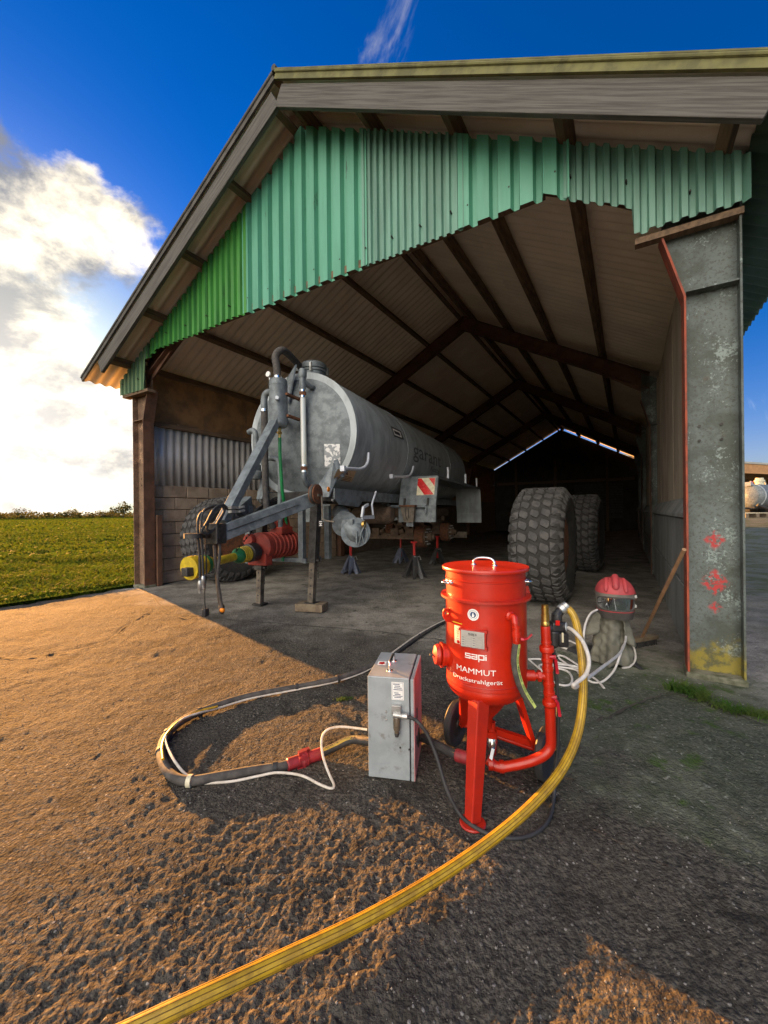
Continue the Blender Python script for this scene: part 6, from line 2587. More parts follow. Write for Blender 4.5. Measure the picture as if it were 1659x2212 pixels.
# door on the right face, red paled by reflections put into its colour, with lighter edge
mb = MB()
mb.box(CB(cw + 0.003, cabd / 2, cabh / 2 + 0.004), (0.006, cabd - 0.02, cabh - 0.02), cax)
cb(mb, 'door_gasket', M['ink'], smooth=False)
mb = MB()
mb.box(CB(cw + 0.014, cabd / 2, cabh / 2 + 0.004), (0.016, cabd, cabh - 0.004), cax)
door = cb(mb, 'door', M['cabinet'], smooth=False, bev=0.003)
mb = MB()
mb.box(CB(cw + 0.0235, cabd / 2, cabh / 2 + 0.004), (0.003, cabd - 0.002, cabh - 0.006), cax)
cb(mb, 'door_face', M['pink'], door, smooth=False)
mb = MB()
mb.lathe([(0.048, 0.0), (0.048, 0.004), (0, 0.0045)], CB(cw + 0.024, 0.17, 0.135), cx_, 24)
cb(mb, 'hose_opening', M['ink'], door)
mb = MB()
mb.box(CB(cw + 0.027, 0.10, 0.30), (0.004, 0.014, 0.05), cax)
mb.box(CB(cw + 0.027, 0.08, 0.17), (0.004, 0.014, 0.04), cax)
cb(mb, 'door_lock', M['ink'], door, smooth=False)
# top: handle, sticker
mb = MB()
h0, h1 = CB(cw * 0.47, 0.085, cabh + 0.006), CB(cw * 0.47, 0.225, cabh + 0.006)
mb.tube(spline([h0, h0 + ZV * 0.03 + cy_ * 0.002, h0 + ZV * 0.042 + cy_ * 0.02, (h0 + h1) / 2 + ZV * 0.045, h1 + ZV * 0.042 - cy_ * 0.02, h1 + ZV * 0.03 - cy_ * 0.002, h1], 6), 0.0075, 12)
for q in (h0, h1):
    mb.lathe([(0.017, 0), (0.016, 0.004), (0.008, 0.007)], q, ZV, 14)
cb(mb, 'carrying_handle', M['chrome'])
mb = MB()
zt_ = cabh + 0.0075
mb.add([CB(0.02, 0.15, zt_), CB(0.065, 0.15, zt_), CB(0.062, 0.205, zt_), CB(0.015, 0.205, zt_)], [(0, 1, 2, 3)])
sk = cb(mb, 'top_sticker', M['white_paint'], smooth=False)
mb = MB()
zt_ += 0.001
mb.add([CB(0.024, 0.165, zt_), CB(0.045, 0.158, zt_), CB(0.058, 0.172, zt_), CB(0.05, 0.195, zt_), CB(0.026, 0.190, zt_)], [(0, 1, 2, 3, 4)])
cb(mb, 'sticker_mark', M['reflect_red'], sk, smooth=False)


# front: paper label with two blocks of print
def frect(x0, z0, x1, z1, off, m, name, parent):
    mb_ = MB()
    mb_.add([CB(x0, -off, z0), CB(x1, -off, z0), CB(x1, -off, z1), CB(x0, -off, z1)], [(0, 1, 2, 3)])
    return cb(mb_, name, m, parent, smooth=False)


lx0, lx1, lz1, lz0 = 0.124, 0.186, 0.497, 0.408
lab = frect(lx0, lz0, lx1, lz1, 0.0015, M['white_paint'], 'paper_label', None)
mb = MB()
for (x0, z0, x1, z1) in ((lx0 + 0.004, lz0 + 0.004, lx1 - 0.004, lz0 + 0.005), (lx0 + 0.004, lz1 - 0.005, lx1 - 0.004, lz1 - 0.004), (lx0 + 0.004, lz0 + 0.004, lx0 + 0.005, lz1 - 0.004), (lx1 - 0.005, lz0 + 0.004, lx1 - 0.004, lz1 - 0.004), (lx0 + 0.008, lz0 + 0.042, lx1 - 0.008, lz0 + 0.0425)):
    mb.add([CB(x0, -0.0022, z0), CB(x1, -0.0022, z0), CB(x1, -0.0022, z1), CB(x0, -0.0022, z1)], [(0, 1, 2, 3)])
for k, (xa, xb) in enumerate(((0.008, 0.042), (0.016, 0.044), (0.013, 0.052), (0.010, 0.056))):
    zz_ = lz1 - 0.013 - 0.009 * k
    for j in range(7):
        xs0 = lx0 + xa + (xb - xa) * j / 7
        mb.add([CB(xs0, -0.0022, zz_), CB(xs0 + (xb - xa) / 8.5, -0.0022, zz_), CB(xs0 + (xb - xa) / 8.5, -0.0022, zz_ + 0.0045), CB(xs0, -0.0022, zz_ + 0.0045)], [(0, 1, 2, 3)])
for k, (xa, xb) in enumerate(((0.012, 0.036), (0.016, 0.046), (0.008, 0.056), (0.014, 0.05))):
    zz_ = lz0 + 0.033 - 0.0075 * k
    for j in range(7):
        xs0 = lx0 + xa + (xb - xa) * j / 7
        mb.add([CB(xs0, -0.0022, zz_), CB(xs0 + (xb - xa) / 8.5, -0.0022, zz_), CB(xs0 + (xb - xa) / 8.5, -0.0022, zz_ + 0.004), CB(xs0, -0.0022, zz_ + 0.004)], [(0, 1, 2, 3)])
cb(mb, 'label_print', M['blue_ink'], lab, smooth=False)
mb = MB()
fz_ = 0.345
mb.box(CB(0.15, -0.012, fz_ + 0.02), (0.045, 0.024, 0.045), cax)
mb.cyl(CB(0.135, -0.028, fz_), CB(0.205, -0.030, fz_ - 0.004), 0.012, 12)
mb.lathe([(0.013, 0.0), (0.0145, 0.002), (0.0145, 0.028), (0.013, 0.03)], CB(0.178, -0.03, fz_ - 0.002), cx_, 14)
fit = cb(mb, 'air_fitting', M['zinc'], bev=0.003)
mb = MB()
mb.lathe([(0.0, -0.085), (0.011, -0.083), (0.012, -0.072), (0.008, -0.068), (0.017, -0.066), (0.018, -0.01), (0.014, 0.0)], CB(0.152, -0.022, fz_ - 0.008), ZV, 16)
M['smoky'] = mat('smoky_bowl', (0.12, 0.09, 0.06), (0.07, 0.055, 0.04), 20, 0.3, 0, 0.02, coat=0.3)
cb(mb, 'filter_bowl', M['smoky'], fit)
mb = MB()
mb.lathe([(0.0, -0.016), (0.009, -0.012), (0.012, 0), (0.009, 0.012), (0, 0.016)], CB(0.152, -0.022, fz_ - 0.097), ZV, 12)
cb(mb, 'drain_knob', M['black'], fit)
for z_ in (0.345, 0.305):
    mb = MB()
    mb.lathe([(0.006, 0), (0.005, 0.003), (0, 0.004)], CB(0.095, -0.001, z_), -cy_, 10)
    cb(mb, 'screw_head', M['zinc'])
for x_, z_ in ((0.165, 0.17), (0.21, 0.165)):
    mb = MB()
    mb.lathe([(0.005, 0), (0.004, 0.003), (0, 0.004)], CB(x_, -0.001, z_), -cy_, 10)
    cb(mb, 'screw_head', M['dark_steel'])

# ================================================================ HOSES
HR = 0.0235


def gp(x, y, z):
    """point above the ground seen at this pixel"""
    return G(x, y, z)


# short hose from the pot through the cabinet to the claw coupling
sh_pts = [D(1022, 1640, 1.95), D(1002, 1636, 1.97), D(975, 1625, 2.02), D(940, 1608, 2.12), D(906, 1592, 2.25), CB(cw * 0.5, 0.16, 0.115), CB(0.0, 0.14, 0.105), gp(760, 1598, 0.07), gp(725, 1613, 0.045), gp(692, 1628, 0.03)]
sh_s = spline(sh_pts, 7)
sht = thing('abrasive_hose', 'short black abrasive hose with yellow print running through the grey cabinet', 'hose', gp(692, 1628, 0.0))
mb = MB()
mb.tube(sh_s, HR * 0.95, 14)
mb.build('hose', M['black'], sht)
mb = MB()
for i in range(len(sh_s) - 1):
    a_, b_ = sh_s[i], sh_s[i + 1]
    o_ = Vector((-0.05, -0.55, 0.83)) * (HR * 0.975)
    tn = (b_ - a_).normalized()
    sd = tn.cross(o_).normalized() * 0.0085
    mb.add([a_ + o_ - sd, a_ + o_ + sd, b_ + o_ + sd, b_ + o_ - sd], [(0, 1, 2, 3)])
M['ochre'] = mat('ochre_print_band', (0.48, 0.32, 0.05), (0.36, 0.24, 0.04), 20, 0.55)
bnd = mb.build('print_band', M['ochre'], sht)
vs_, fs_ = text_mesh('Abrieb "high abrasion - resistant"', 1.0)
mb = MB()
x0, wd = min(v[0] for v in vs_), width_of(vs_)
pA, pB = gp(705, 1622, 0.045), gp(786, 1586, 0.10)
o_ = Vector((-0.05, -0.55, 0.83)) * (HR * 1.05)
tn = (pB - pA).normalized()
sd = o_.normalized().cross(tn).normalized()
for x, y in vs_:
    f = (x - x0) / wd
    # follow the hose
    k = min(range(len(sh_s)), key=lambda q: abs((sh_s[q] - pA).dot(tn) - f * (pB - pA).length) + (sh_s[q] - pA.lerp(pB, f)).length)
    c_ = pA.lerp(pB, f)
    c_ = Vector((c_.x, c_.y, 0)) + Vector((sh_s[k].x - c_.x, sh_s[k].y - c_.y, 0)) * 0.0
    j = k
    base = pA.lerp(pB, f)
    # height from the nearest hose points
    base.z = sh_s[j].z
    off = (sh_s[j] - base).dot(sd)
    mb.v.append(base + sd * off + o_ + sd * ((y - 0.35) * 0.013))
mb.f = fs_
mb.build('print_lettering', M['ink'], bnd, smooth=False)
cpa, cpb = gp(692, 1628, 0.03), gp(622, 1652, 0.03)
cd = cpb - cpa
cl = cd.length
mb = MB()
mb.lathe([(0.026, -0.01), (0.031, -0.005), (0.031, cl * 0.38), (0.034, cl * 0.40), (0.040, cl * 0.44), (0.040, cl * 0.49), (0.034, cl * 0.50)], cpa, cd, 20)
for k in (0.6, 2.7, 4.8):
    mb.box(cpa + cd * 0.5 + Vector((0, 0.6 * math.cos(k), math.sin(k))).normalized() * 0.040, (0.045, 0.022, 0.018), (cd, cd.cross(ZV), ZV))
mb.build('claw_coupling', M['coupling'], sht)
cq = D(1022, 1640, 1.95)
mb = MB()
cdd = sh_s[10] - sh_s[2]
mb.lathe([(0.024, -0.03), (0.030, -0.025), (0.030, 0.065), (0.026, 0.07)], sh_s[3], cdd, 18)
mb.build('end_coupling', M['coupling'], sht)

# long hose looping over the yard
lh = thing('blast_hose', 'long dusty black blast hose with a white control line looping over the ground', 'hose', gp(400, 1690, 0.0))
lp_px = [(622, 1652), (600, 1657), (540, 1666), (470, 1678), (410, 1687), (375, 1678), (354, 1652), (348, 1618), (362, 1585), (400, 1553), (460, 1527), (540, 1503), (640, 1484), (730, 1466), (800, 1440), (860, 1404), (910, 1370), (955, 1344), (1000, 1330), (1060, 1318), (1130, 1300)]
lp_pts = spline([gp(x, y, 0.026) for x, y in lp_px], 7)
mb = MB()
mb.tube(lp_pts, HR, 14)
mb.build('hose', M['hose_dusty'], lh)
mb = MB()
mb.lathe([(0.040, cl * 0.50), (0.040, cl * 0.56), (0.034, cl * 0.60), (0.031, cl * 0.62), (0.031, cl * 1.0), (0.026, cl * 1.03)], cpa, cd, 20)
for k in (1.6, 3.7, 5.8):
    mb.box(cpa + cd * 0.56 + Vector((0, 0.6 * math.cos(k), math.sin(k))).normalized() * 0.040, (0.045, 0.022, 0.018), (cd, cd.cross(ZV), ZV))
mb.build('claw_coupling', M['coupling'], lh)
# control line: cabinet -> loop -> along the hose
wl_px = [(793, 1576, 0.13), (770, 1573, 0.14), (735, 1570, 0.15), (708, 1576, 0.15), (695, 1595, 0.12), (697, 1630, 0.07), (708, 1665, 0.03), (721, 1695, 0.012), (715, 1703, 0.01), (690, 1694, 0.01), (650, 1675, 0.015), (600, 1669, 0.03), (560, 1676, 0.02), (500, 1688, 0.012), (440, 1692, 0.012)]
mb = MB()
mb.tube(spline([gp(*q) for q in wl_px], 6), 0.0065, 8)
mb.build('control_line', M['white_tube'], lh)
wl2 = [(440, 1690, 0.014), (405, 1676, 0.02), (378, 1645, 0.045), (361, 1612, 0.055), (358, 1590, 0.06), (372, 1572, 0.06), (398, 1551, 0.06), (430, 1540, 0.05), (470, 1530, 0.02), (545, 1508, 0.015), (645, 1489, 0.015), (735, 1470, 0.015), (803, 1443, 0.02), (858, 1402, 0.05), (905, 1369, 0.05), (955, 1342, 0.05), (1000, 1327, 0.05)]
mb = MB()
mb.tube(spline([gp(*q) for q in wl2], 6), 0.007, 8)
mb.build('control_line', M['white_tube'], lh)
wl3 = [(352, 1640, 0.055), (350, 1612, 0.058), (360, 1586, 0.06), (385, 1560, 0.06), (425, 1538, 0.05), (470, 1526, 0.04)]
mb = MB()
mb.tube(spline([gp(*q) for q in wl3], 6), 0.008, 8)
mb.build('control_line', M['yellow_hose'], lh)
for x, y in ((595, 1658), (410, 1686), (362, 1586), (430, 1538), (352, 1622), (640, 1484), (735, 1465), (862, 1403), (905, 1374)):
    p_ = gp(x, y, 0.026)
    k = min(range(1, len(lp_pts) - 1), key=lambda q: (lp_pts[q] - p_).length)
    tn = (lp_pts[k + 1] - lp_pts[k - 1])
    mb = MB()
    mb.lathe([(0.026, -0.012), (0.029, -0.011), (0.029, 0.011), (0.026, 0.012)], lp_pts[k], tn, 14)
    mb.build('hose_tie', M['black'] if (x, y) != (410, 1686) else M['cream'], lh)

# yellow air hose rising towards the compressor behind the photographer
yh = thing('air_hose', 'thick ribbed yellow compressed air hose sweeping from the red pot across the foreground', 'hose', G(1080, 1800))
yp = [(1211, 1313, 1.925), (1228, 1316, 1.92), (1243, 1340, 1.89), (1253, 1390, 1.84), (1259, 1450, 1.78), (1258, 1520, 1.70), (1246, 1590, 1.62), (1215, 1660, 1.52), (1160, 1728, 1.42), (1080, 1800, 1.32), (960, 1886, 1.20), (800, 1980, 1.05), (600, 2076, 0.93), (420, 2160, 0.84), (280, 2226, 0.79), (60, 2330, 0.72)]
ypts = spline([D(*q) for q in yp], 8)
YR = 0.0172
mb = MB()
mb.tube(ypts, YR, 20)
mb.build('hose', M['yellow_hose'], yh)
NR_ = 12
mb = MB()
k_ = len(ypts)
x_ = None
fr_ = []
for i in range(k_):
    tn = (ypts[min(i + 1, k_ - 1)] - ypts[max(i - 1, 0)]).normalized()
    if x_ is None:
        x_ = Vector((0, 0, 1)).cross(tn).normalized()
    x_ = (x_ - tn * x_.dot(tn)).normalized()
    fr_.append((ypts[i], x_.copy(), tn.cross(x_)))
for j in range(NR_):
    a = 2 * math.pi * j / NR_
    mb.tube([p_ + (u_ * math.cos(a) + v_ * math.sin(a)) * (YR - 0.0004) for p_, u_, v_ in fr_], 0.0011, 5)
mb.build('hose_rib', M['yellow_dark'], yh)['kind'] = 'stuff'

# thin black air line between cabinet and pot
bl2 = thing('air_line', 'thin black air line from the cabinet around the front foot of the red pot', 'hose', G(1100, 1808))
bp_ = [CB(0.205, -0.031, fz_ - 0.004), CB(0.235, -0.033, fz_ - 0.008), D(905, 1562, 1.93), D(925, 1590, 1.92), D(945, 1640, 1.88), D(965, 1705, 1.80), gp(992, 1757, 0.03), gp(1020, 1783, 0.022), gp(1060, 1803, 0.013), gp(1110, 1811, 0.013), gp(1155, 1800, 0.013), gp(1185, 1770, 0.013), gp(1196, 1725, 0.02), D(1199, 1670, 1.90), D(1205, 1600, 1.89), D(1205, 1520, 1.90), D(1201, 1450, 1.91), D(1196, 1405, 1.91)]
mb = MB()
mb.tube(spline(bp_, 7), 0.0085, 10)
mb.build('hose', M['black'], bl2)

# white breathing-air tubes
M['tube_pale'] = mat('pale_tube', (0.60, 0.57, 0.53), (0.50, 0.46, 0.41), 25, 0.4, 0, 0.03)


def gtube(name, label, paths, r, m, group=None):
    T = thing(name, label, 'hose', G(*paths[0][0][:2]), group)
    for pth_ in paths:
        mb_ = MB()
        mb_.tube(spline([Vector(D(*q[:2], -q[2])) if q[2] < 0 else gp(*q) for q in pth_], 6), r, 9)
        mb_.build('tube', m, T)
    return T


gtube('breathing_tube', 'pale tube from the gauge of the red pot looping round the yellow hose', [
    [(1228, 1356, -1.90), (1240, 1364, -1.86), (1260, 1388, -1.80), (1272, 1425, -1.75), (1266, 1456, -1.72), (1246, 1474, -1.69), (1238, 1481, -1.68), (1244, 1484, -1.72), (1262, 1470, -1.85), (1300, 1442, -2.2), (1338, 1412, -2.8), (1350, 1388, -3.2), (1352, 1375, -3.35)]], 0.0085, M['tube_pale'])
gtube('breathing_tube', 'pale tube lying in loops on the ground between the red pot and the helmet', [
    [(1142, 1424, 0.01), (1165, 1424, 0.01), (1200, 1430, 0.01), (1235, 1440, 0.01), (1262, 1452, 0.01), (1290, 1470, 0.01), (1305, 1487, 0.01)],
    [(1142, 1424, 0.01), (1160, 1440, 0.01), (1175, 1448, 0.02), (1190, 1440, 0.02), (1240, 1446, 0.02), (1262, 1462, 0.02), (1280, 1474, 0.01), (1302, 1472, 0.012), (1325, 1450, 0.06), (1338, 1420, 0.14), (1346, 1395, 0.20), (1358, 1386, 0.20), (1370, 1402, 0.12), (1372, 1425, 0.05), (1360, 1440, 0.012), (1345, 1443, 0.012)],
    [(1250, 1438, 0.01), (1222, 1420, 0.03), (1208, 1416, 0.03), (1208, 1422, 0.02), (1235, 1442, 0.012), (1258, 1456, 0.012), (1250, 1442, 0.012), (1225, 1437, 0.02), (1195, 1436, 0.02), (1165, 1438, 0.012), (1180, 1462, 0.012), (1205, 1478, 0.012), (1228, 1480, 0.012), (1236, 1468, 0.012), (1228, 1452, 0.012), (1205, 1444, 0.02), (1172, 1442, 0.02)]], 0.0085, M['tube_pale'])
gtube('breathing_tube', 'pale tube arching from the side of the blast helmet down to the floor', [
    [(1290, 1317, -3.42), (1275, 1326, -3.36), (1264, 1350, -3.3), (1261, 1380, -3.25), (1264, 1400, 0.12), (1270, 1412, 0.05), (1282, 1420, 0.012), (1290, 1424, 0.012)],
    [(1214, 1383, 0.06), (1228, 1384, 0.06), (1250, 1394, 0.05), (1266, 1412, 0.02), (1272, 1432, 0.012), (1262, 1447, 0.012), (1250, 1454, 0.012)],
    [(1208, 1396, 0.03), (1225, 1402, 0.012), (1240, 1403, 0.012)]], 0.0085, M['tube_pale'])

# ================================================================ BLAST HELMET WITH CAPE
hb_ = G(1318, 1434)
hel = thing('blast_helmet', 'red and grey blasting helmet with mirrored visor and grey cape on the floor', 'helmet', hb_)
HD = hb_.y + 0.02
hc0 = D(1328, 1290, HD)
hview = Vector((-hc0.x * 0.75 - 0.25, -hc0.y, 0)).normalized()       # the way it looks
hside = Vector((-hview.y, hview.x, 0))


def hshape(th, z):
    """helmet skin: th = angle from the front, z = height above its centre"""
    t = (z + 0.165) / 0.345
    if z > 0.03:
        k = math.sqrt(max(0.0, 1 - ((z - 0.03) / 0.150) ** 2.2))
    else:
        k = 1 - 0.14 * ((0.03 - z) / 0.195) ** 2
    a, b = 0.152 * k, 0.175 * k
    c_, s_ = math.cos(th), math.sin(th)
    rr_ = (abs(c_ / b) ** 2.4 + abs(s_ / a) ** 2.4) ** (-1 / 2.4) if k > 0.01 else 0.0
    if z > 0.04:
        rdg = max(0, 1 - abs(s_) * rr_ / 0.042) ** 0.6 * 0.0
    return hc0 + hview * (rr_ * c_) + hside * (rr_ * s_) + ZV * z


def hpart(z0, z1, name, m, nz=8, grow=0.0, th0=-math.pi, th1=math.pi, n=56, tilt=0.0):
    mb_ = MB()
    for j in range(nz + 1):
        z = z0 + (z1 - z0) * j / nz
        for i in range(n + 1):
            th = th0 + (th1 - th0) * i / n
            zz_ = z + tilt * math.cos(th)
            p_ = hshape(th, max(-0.165, min(0.1795, zz_)))
            dd_ = Vector((p_.x - hc0.x, p_.y - hc0.y, 0))
            if dd_.length > 1e-4:
                p_ = p_ + dd_.normalized() * grow
            mb_.v.append(p_)
    for j in range(nz):
        for i in range(n):
            k = j * (n + 1) + i
            mb_.f.append((k, k + 1, k + n + 2, k + n + 1))
    return mb_.build(name, m, hel, ang=50)


M['helm_red'] = mat('helmet_red', (0.42, 0.05, 0.055), (0.33, 0.04, 0.045), 10, 0.6, 0, 0.05, 80)
M['helm_grey'] = mat('helmet_grey', (0.16, 0.14, 0.115), (0.11, 0.10, 0.085), 10, 0.7, 0, 0.05, 80)
M['helm_dark'] = mat('helmet_dark', (0.065, 0.058, 0.05), (0.045, 0.04, 0.036), 10, 0.7, 0, 0.05, 80)
M['visor'] = mat('visor_mirror', (0.85, 0.90, 0.92), (0.8, 0.86, 0.9), 3, 0.06, 1.0, 0.0, rvar=0.02)
hpart(0.055, 0.1795, 'helmet_shell', M['helm_red'], 12, 0.003, tilt=0.0)
hpart(-0.10, 0.058, 'face_frame', M['helm_grey'], 8, 0.0)
hpart(-0.108, -0.092, 'trim_band', M['helm_red'], 2, 0.005, tilt=0.0)
hpart(-0.165, -0.10, 'chin_skirt', M['helm_dark'], 4, 0.006)
hpart(0.0, 0.06, 'side_hinge', M['helm_red'], 3, 0.007, R(62), R(100), 8)
for th in (-0.05,):
    for off, wd in ((0.0, 0.028), (0.075, 0.018), (-0.075, 0.018)):
        mb = MB()
        pts = []
        for i in range(9):
            f = i / 8
            z = 0.085 + 0.09 * math.sin(f * math.pi / 2 * 1.0)
            k = math.sqrt(max(0, 1 - ((z - 0.03) / 0.150) ** 2.2))
            pts.append(hc0 + hview * (0.172 * k) + hside * off * (0.8 + 0.2 * k) + ZV * (z + (0.010 if off == 0 else -0.012)))
        pts.append(hc0 + hview * -0.06 + hside * off * 0.8 + ZV * (0.176 if off == 0 else 0.145))
        mb.tube(pts, [wd * 0.55] + [wd] * (len(pts) - 2) + [wd * 0.5], 10)
        mb.build('shell_ridge', M['helm_red'], hel)
# visor
mb = MB()
nn = 20
for j in range(9):
    g = -1 + 2 * j / 8
    for i in range(nn + 1):
        f = -1 + 2 * i / nn
        hgt = 0.052 * (1 - abs(f) ** 5 * 0.55)
        p_ = hshape(f * 0.98, -0.028 + g * hgt)
        mb.v.append(p_ + hview * 0.006)
for j in range(8):
    for i in range(nn):
        k = j * (nn + 1) + i
        mb.f.append((k, k + 1, k + nn + 2, k + nn + 1))
mb.build('visor', M['visor'], hel)
mb = MB()
pts = []
for i in range(48):
    a = 2 * math.pi * i / 48
    f = math.copysign(abs(math.cos(a)) ** 0.6, math.cos(a))
    g = math.copysign(abs(math.sin(a)) ** 0.7, math.sin(a))
    pts.append(hshape(f * 1.02, -0.028 + g * 0.056) + hview * 0.006)
pts.append(pts[0])
mb.tube(pts, 0.006, 8)
mb.build('visor_seal', M['helm_dark'], hel)
for z_ in (0.03, -0.05):
    mb = MB()
    mb.box(hshape(R(64), z_) + hside * 0.006, (0.02, 0.02, 0.024), (hview, hside, ZV))
    mb.build('visor_clip', M['zinc'], hel, smooth=False, bev=0.003)
# cape: folded cloth hanging from the helmet
M['canvas'] = mat('grey_canvas', (0.165, 0.16, 0.125), (0.105, 0.10, 0.075), 7, 0.9, 0, 0.25, 90, spots=(((0.30, 0.25, 0.15), 4, 0.6, 0.75),))
mb = MB()
nz, n = 26, 96
zt_, zb_ = hc0.z - 0.135, hb_.z + 0.012
ctr = Vector((hc0.x - 0.035, hc0.y + 0.0, 0))
for j in range(nz + 1):
    g = j / nz
    for i in range(n):
        th = 2 * math.pi * i / n
        fold = 0.5 + 0.5 * math.sin(4 * th + 0.9 + 0.7 * g + 0.5 * math.sin(2 * th))
        fold2 = math.sin(11 * th + 2.1 * g + 1.3)
        rr_ = 0.098 + 0.050 * g + (0.008 + 0.026 * g) * (fold - 0.5) * 1.5 + 0.009 * fold2 * g ** 0.7 + 0.006 * math.sin(g * 17 + 5 * th) + 0.004 * math.sin(g * 31 - 7 * th)
        hem = (0.018 * math.sin(3 * th + 1) + 0.012 * math.sin(5 * th)) * g
        mb.v.append(ctr + hview * (rr_ * math.cos(th)) + hside * (rr_ * 0.98 * math.sin(th)) + ZV * (zt_ + (zb_ - zt_) * g + max(0.0, hem)))
for j in range(nz):
    for i in range(n):
        i2 = (i + 1) % n
        mb.f.append((j * n + i, j * n + i2, (j + 1) * n + i2, (j + 1) * n + i))
mb.build('cape', M['canvas'], hel, ang=75, solid=0.003)
for sgn, z1, bul in ((-1, 0.21, 0.085), (1, 0.27, 0.045)):
    mb = MB()
    nz2, n2 = 10, 14
    for j in range(nz2 + 1):
        g = j / nz2
        for i in range(n2 + 1):
            f = i / n2
            th = R(sgn * (42 + 70 * f))
            rr_ = 0.118 + bul * g * (1 - abs(2 * f - 1) ** 1.4) + 0.028 * g + 0.009 * math.sin(13 * f + 4 * g) * g + 0.005 * math.sin(23 * g + 5 * f)
            mb.v.append(ctr + hview * (rr_ * math.cos(th)) + hside * (rr_ * math.sin(th)) + ZV * (zt_ + 0.005 - z1 * g * (0.8 + 0.2 * math.sin(f * 3.1))))
    for j in range(nz2):
        for i in range(n2):
            k = j * (n2 + 1) + i
            mb.f.append((k, k + 1, k + n2 + 2, k + n2 + 1))
    mb.build('cape_sleeve', M['canvas'], hel, ang=75, solid=0.003)

# bottle, strap and small things by the helmet
bp0 = G(1352, 1424)
bot = thing('spray_bottle', 'white bottle with red band standing half behind the helmet cape', 'bottle', bp0)
mb = MB()
bz = bp0.z
mb.lathe([(0.0, 0.0), (0.032, 0.0), (0.034, 0.005), (0.034, 0.19), (0.03, 0.21), (0.02, 0.225), (0.02, 0.26)], bp0, ZV, 22)
mb.build('bottle_body', M['gauge_face'], bot)
mb = MB()
mb.lathe([(0.0345, 0.155), (0.0345, 0.20), (0.031, 0.211)], bp0, ZV, 22)
mb.f = mb.f[:-2]
mb.build('red_band', M['helm_red'], bot)
mb = MB()
mb.lathe([(0.019, 0.258), (0.023, 0.26), (0.023, 0.30), (0, 0.302)], bp0, ZV, 16)
mb.build('bottle_cap', M['white_paint'], bot)
mb = MB()
sp_ = [gp(1345, 1424, 0.03), gp(1362, 1420, 0.03), gp(1372, 1434, 0.02), gp(1386, 1446, 0.008)]
sps = spline(sp_, 6)
for i in range(len(sps) - 1):
    tn = (sps[i + 1] - sps[i]).normalized()
    sd = tn.cross(ZV).normalized() * 0.022
    mb.add([sps[i] - sd, sps[i] + sd, sps[i + 1] + sd, sps[i + 1] - sd], [(0, 1, 2, 3)])
stp = mb.build('webbing_strap', M['black'], None, solid=0.005)
tag(stp, 'black webbing strap lying on the floor beside the white bottle', 'strap')
mb = MB()
gl = G(1268, 1408)
mb.lathe([(0.0, 0.0), (0.11, 0.0), (0.12, 0.01), (0.11, 0.03), (0.05, 0.045), (0, 0.05)], gl, ZV, 18)
mb.v = [(gl.x + (x - gl.x) * 1.5 + 0.02 * math.sin(40 * y), y, z * (1 + 0.3 * math.sin(30 * x))) for x, y, z in mb.v]
bag = mb.build('tool_bag', M['stand_black'], None)
tag(bag, 'flat dark bag on the floor behind the helmet cape', 'bag')
# broom
br_b = G(1386, 1396)
brm = thing('broom', 'wooden broom leaning on the right hand steel post', 'broom', br_b)
bt_ = BP(8.30, 0.10, 0)
top = onplane(1478, 1187, BP(8.30, 0.1, 0), BU)
bx_ = Vector((0.93, 0.36, 0)).normalized()
mb = MB()
mb.box(br_b + ZV * 0.075, (0.40, 0.07, 0.04), (bx_, Vector((-bx_.y, bx_.x, 0)), ZV))
hd_ = mb.build('broom_head', M['wood'], brm, smooth=False, bev=0.008)
mb = MB()
for i in range(34):
    for k in range(3):
        c_ = br_b + bx_ * (-0.185 + 0.011 * i) + Vector((-bx_.y, bx_.x, 0)) * (-0.022 + 0.022 * k)
        mb.cyl(c_ + ZV * 0.058, c_ + ZV * 0.004 + Vector((random.uniform(-0.006, 0.006), random.uniform(-0.01, 0.01), 0)), 0.006, 5)
mb.build('bristles', M['black'], brm)['kind'] = 'stuff'
mb = MB()
mb.tube([br_b + ZV * 0.08, (br_b + top) / 2 + ZV * 0.045, top], 0.0145, 12)
mb.build('broom_handle', M['broomwood'], brm)

# ================================================================ GRASS BY THE RIGHT POST
M['weed'] = leaf_mat('weed_grass', (0.05, 0.115, 0.018), (0.09, 0.13, 0.03), 6)


def tuft(px, spread, n, h, label, nm='grass_tuft'):
    xs, ys = [], []
    for (x, y) in px:
        p_ = G(x, y)
        xs.append(p_.x + spread * rng.normal(size=n) * 0.6)
        ys.append(p_.y + spread * rng.normal(size=n) * 0.35)
    x, y = np.concatenate(xs), np.concatenate(ys)
    o = blades(nm, x, y, ground_big(x, y), h, 0.006, M['weed'], 1.1)
    del o['kind']
    tag(o, label, 'grass')


tuft([(1455, 1492), (1480, 1497), (1505, 1505), (1520, 1515)], 0.06, 110, 0.075, 'tuft of coarse grass in the crack in front of the right hand post')
tuft([(1560, 1530), (1590, 1540), (1625, 1545), (1655, 1552)], 0.06, 120, 0.05, 'low mat of grass along the crack beyond the coarse tuft')
tuft([(738, 1514), (752, 1512)], 0.035, 60, 0.02, 'tiny grey green weed on the yard inside the hose loop', 'weed')
tuft([(447, 1326)], 0.04, 40, 0.04, 'small weed in the crack below the hanging tanker hoses', 'weed')

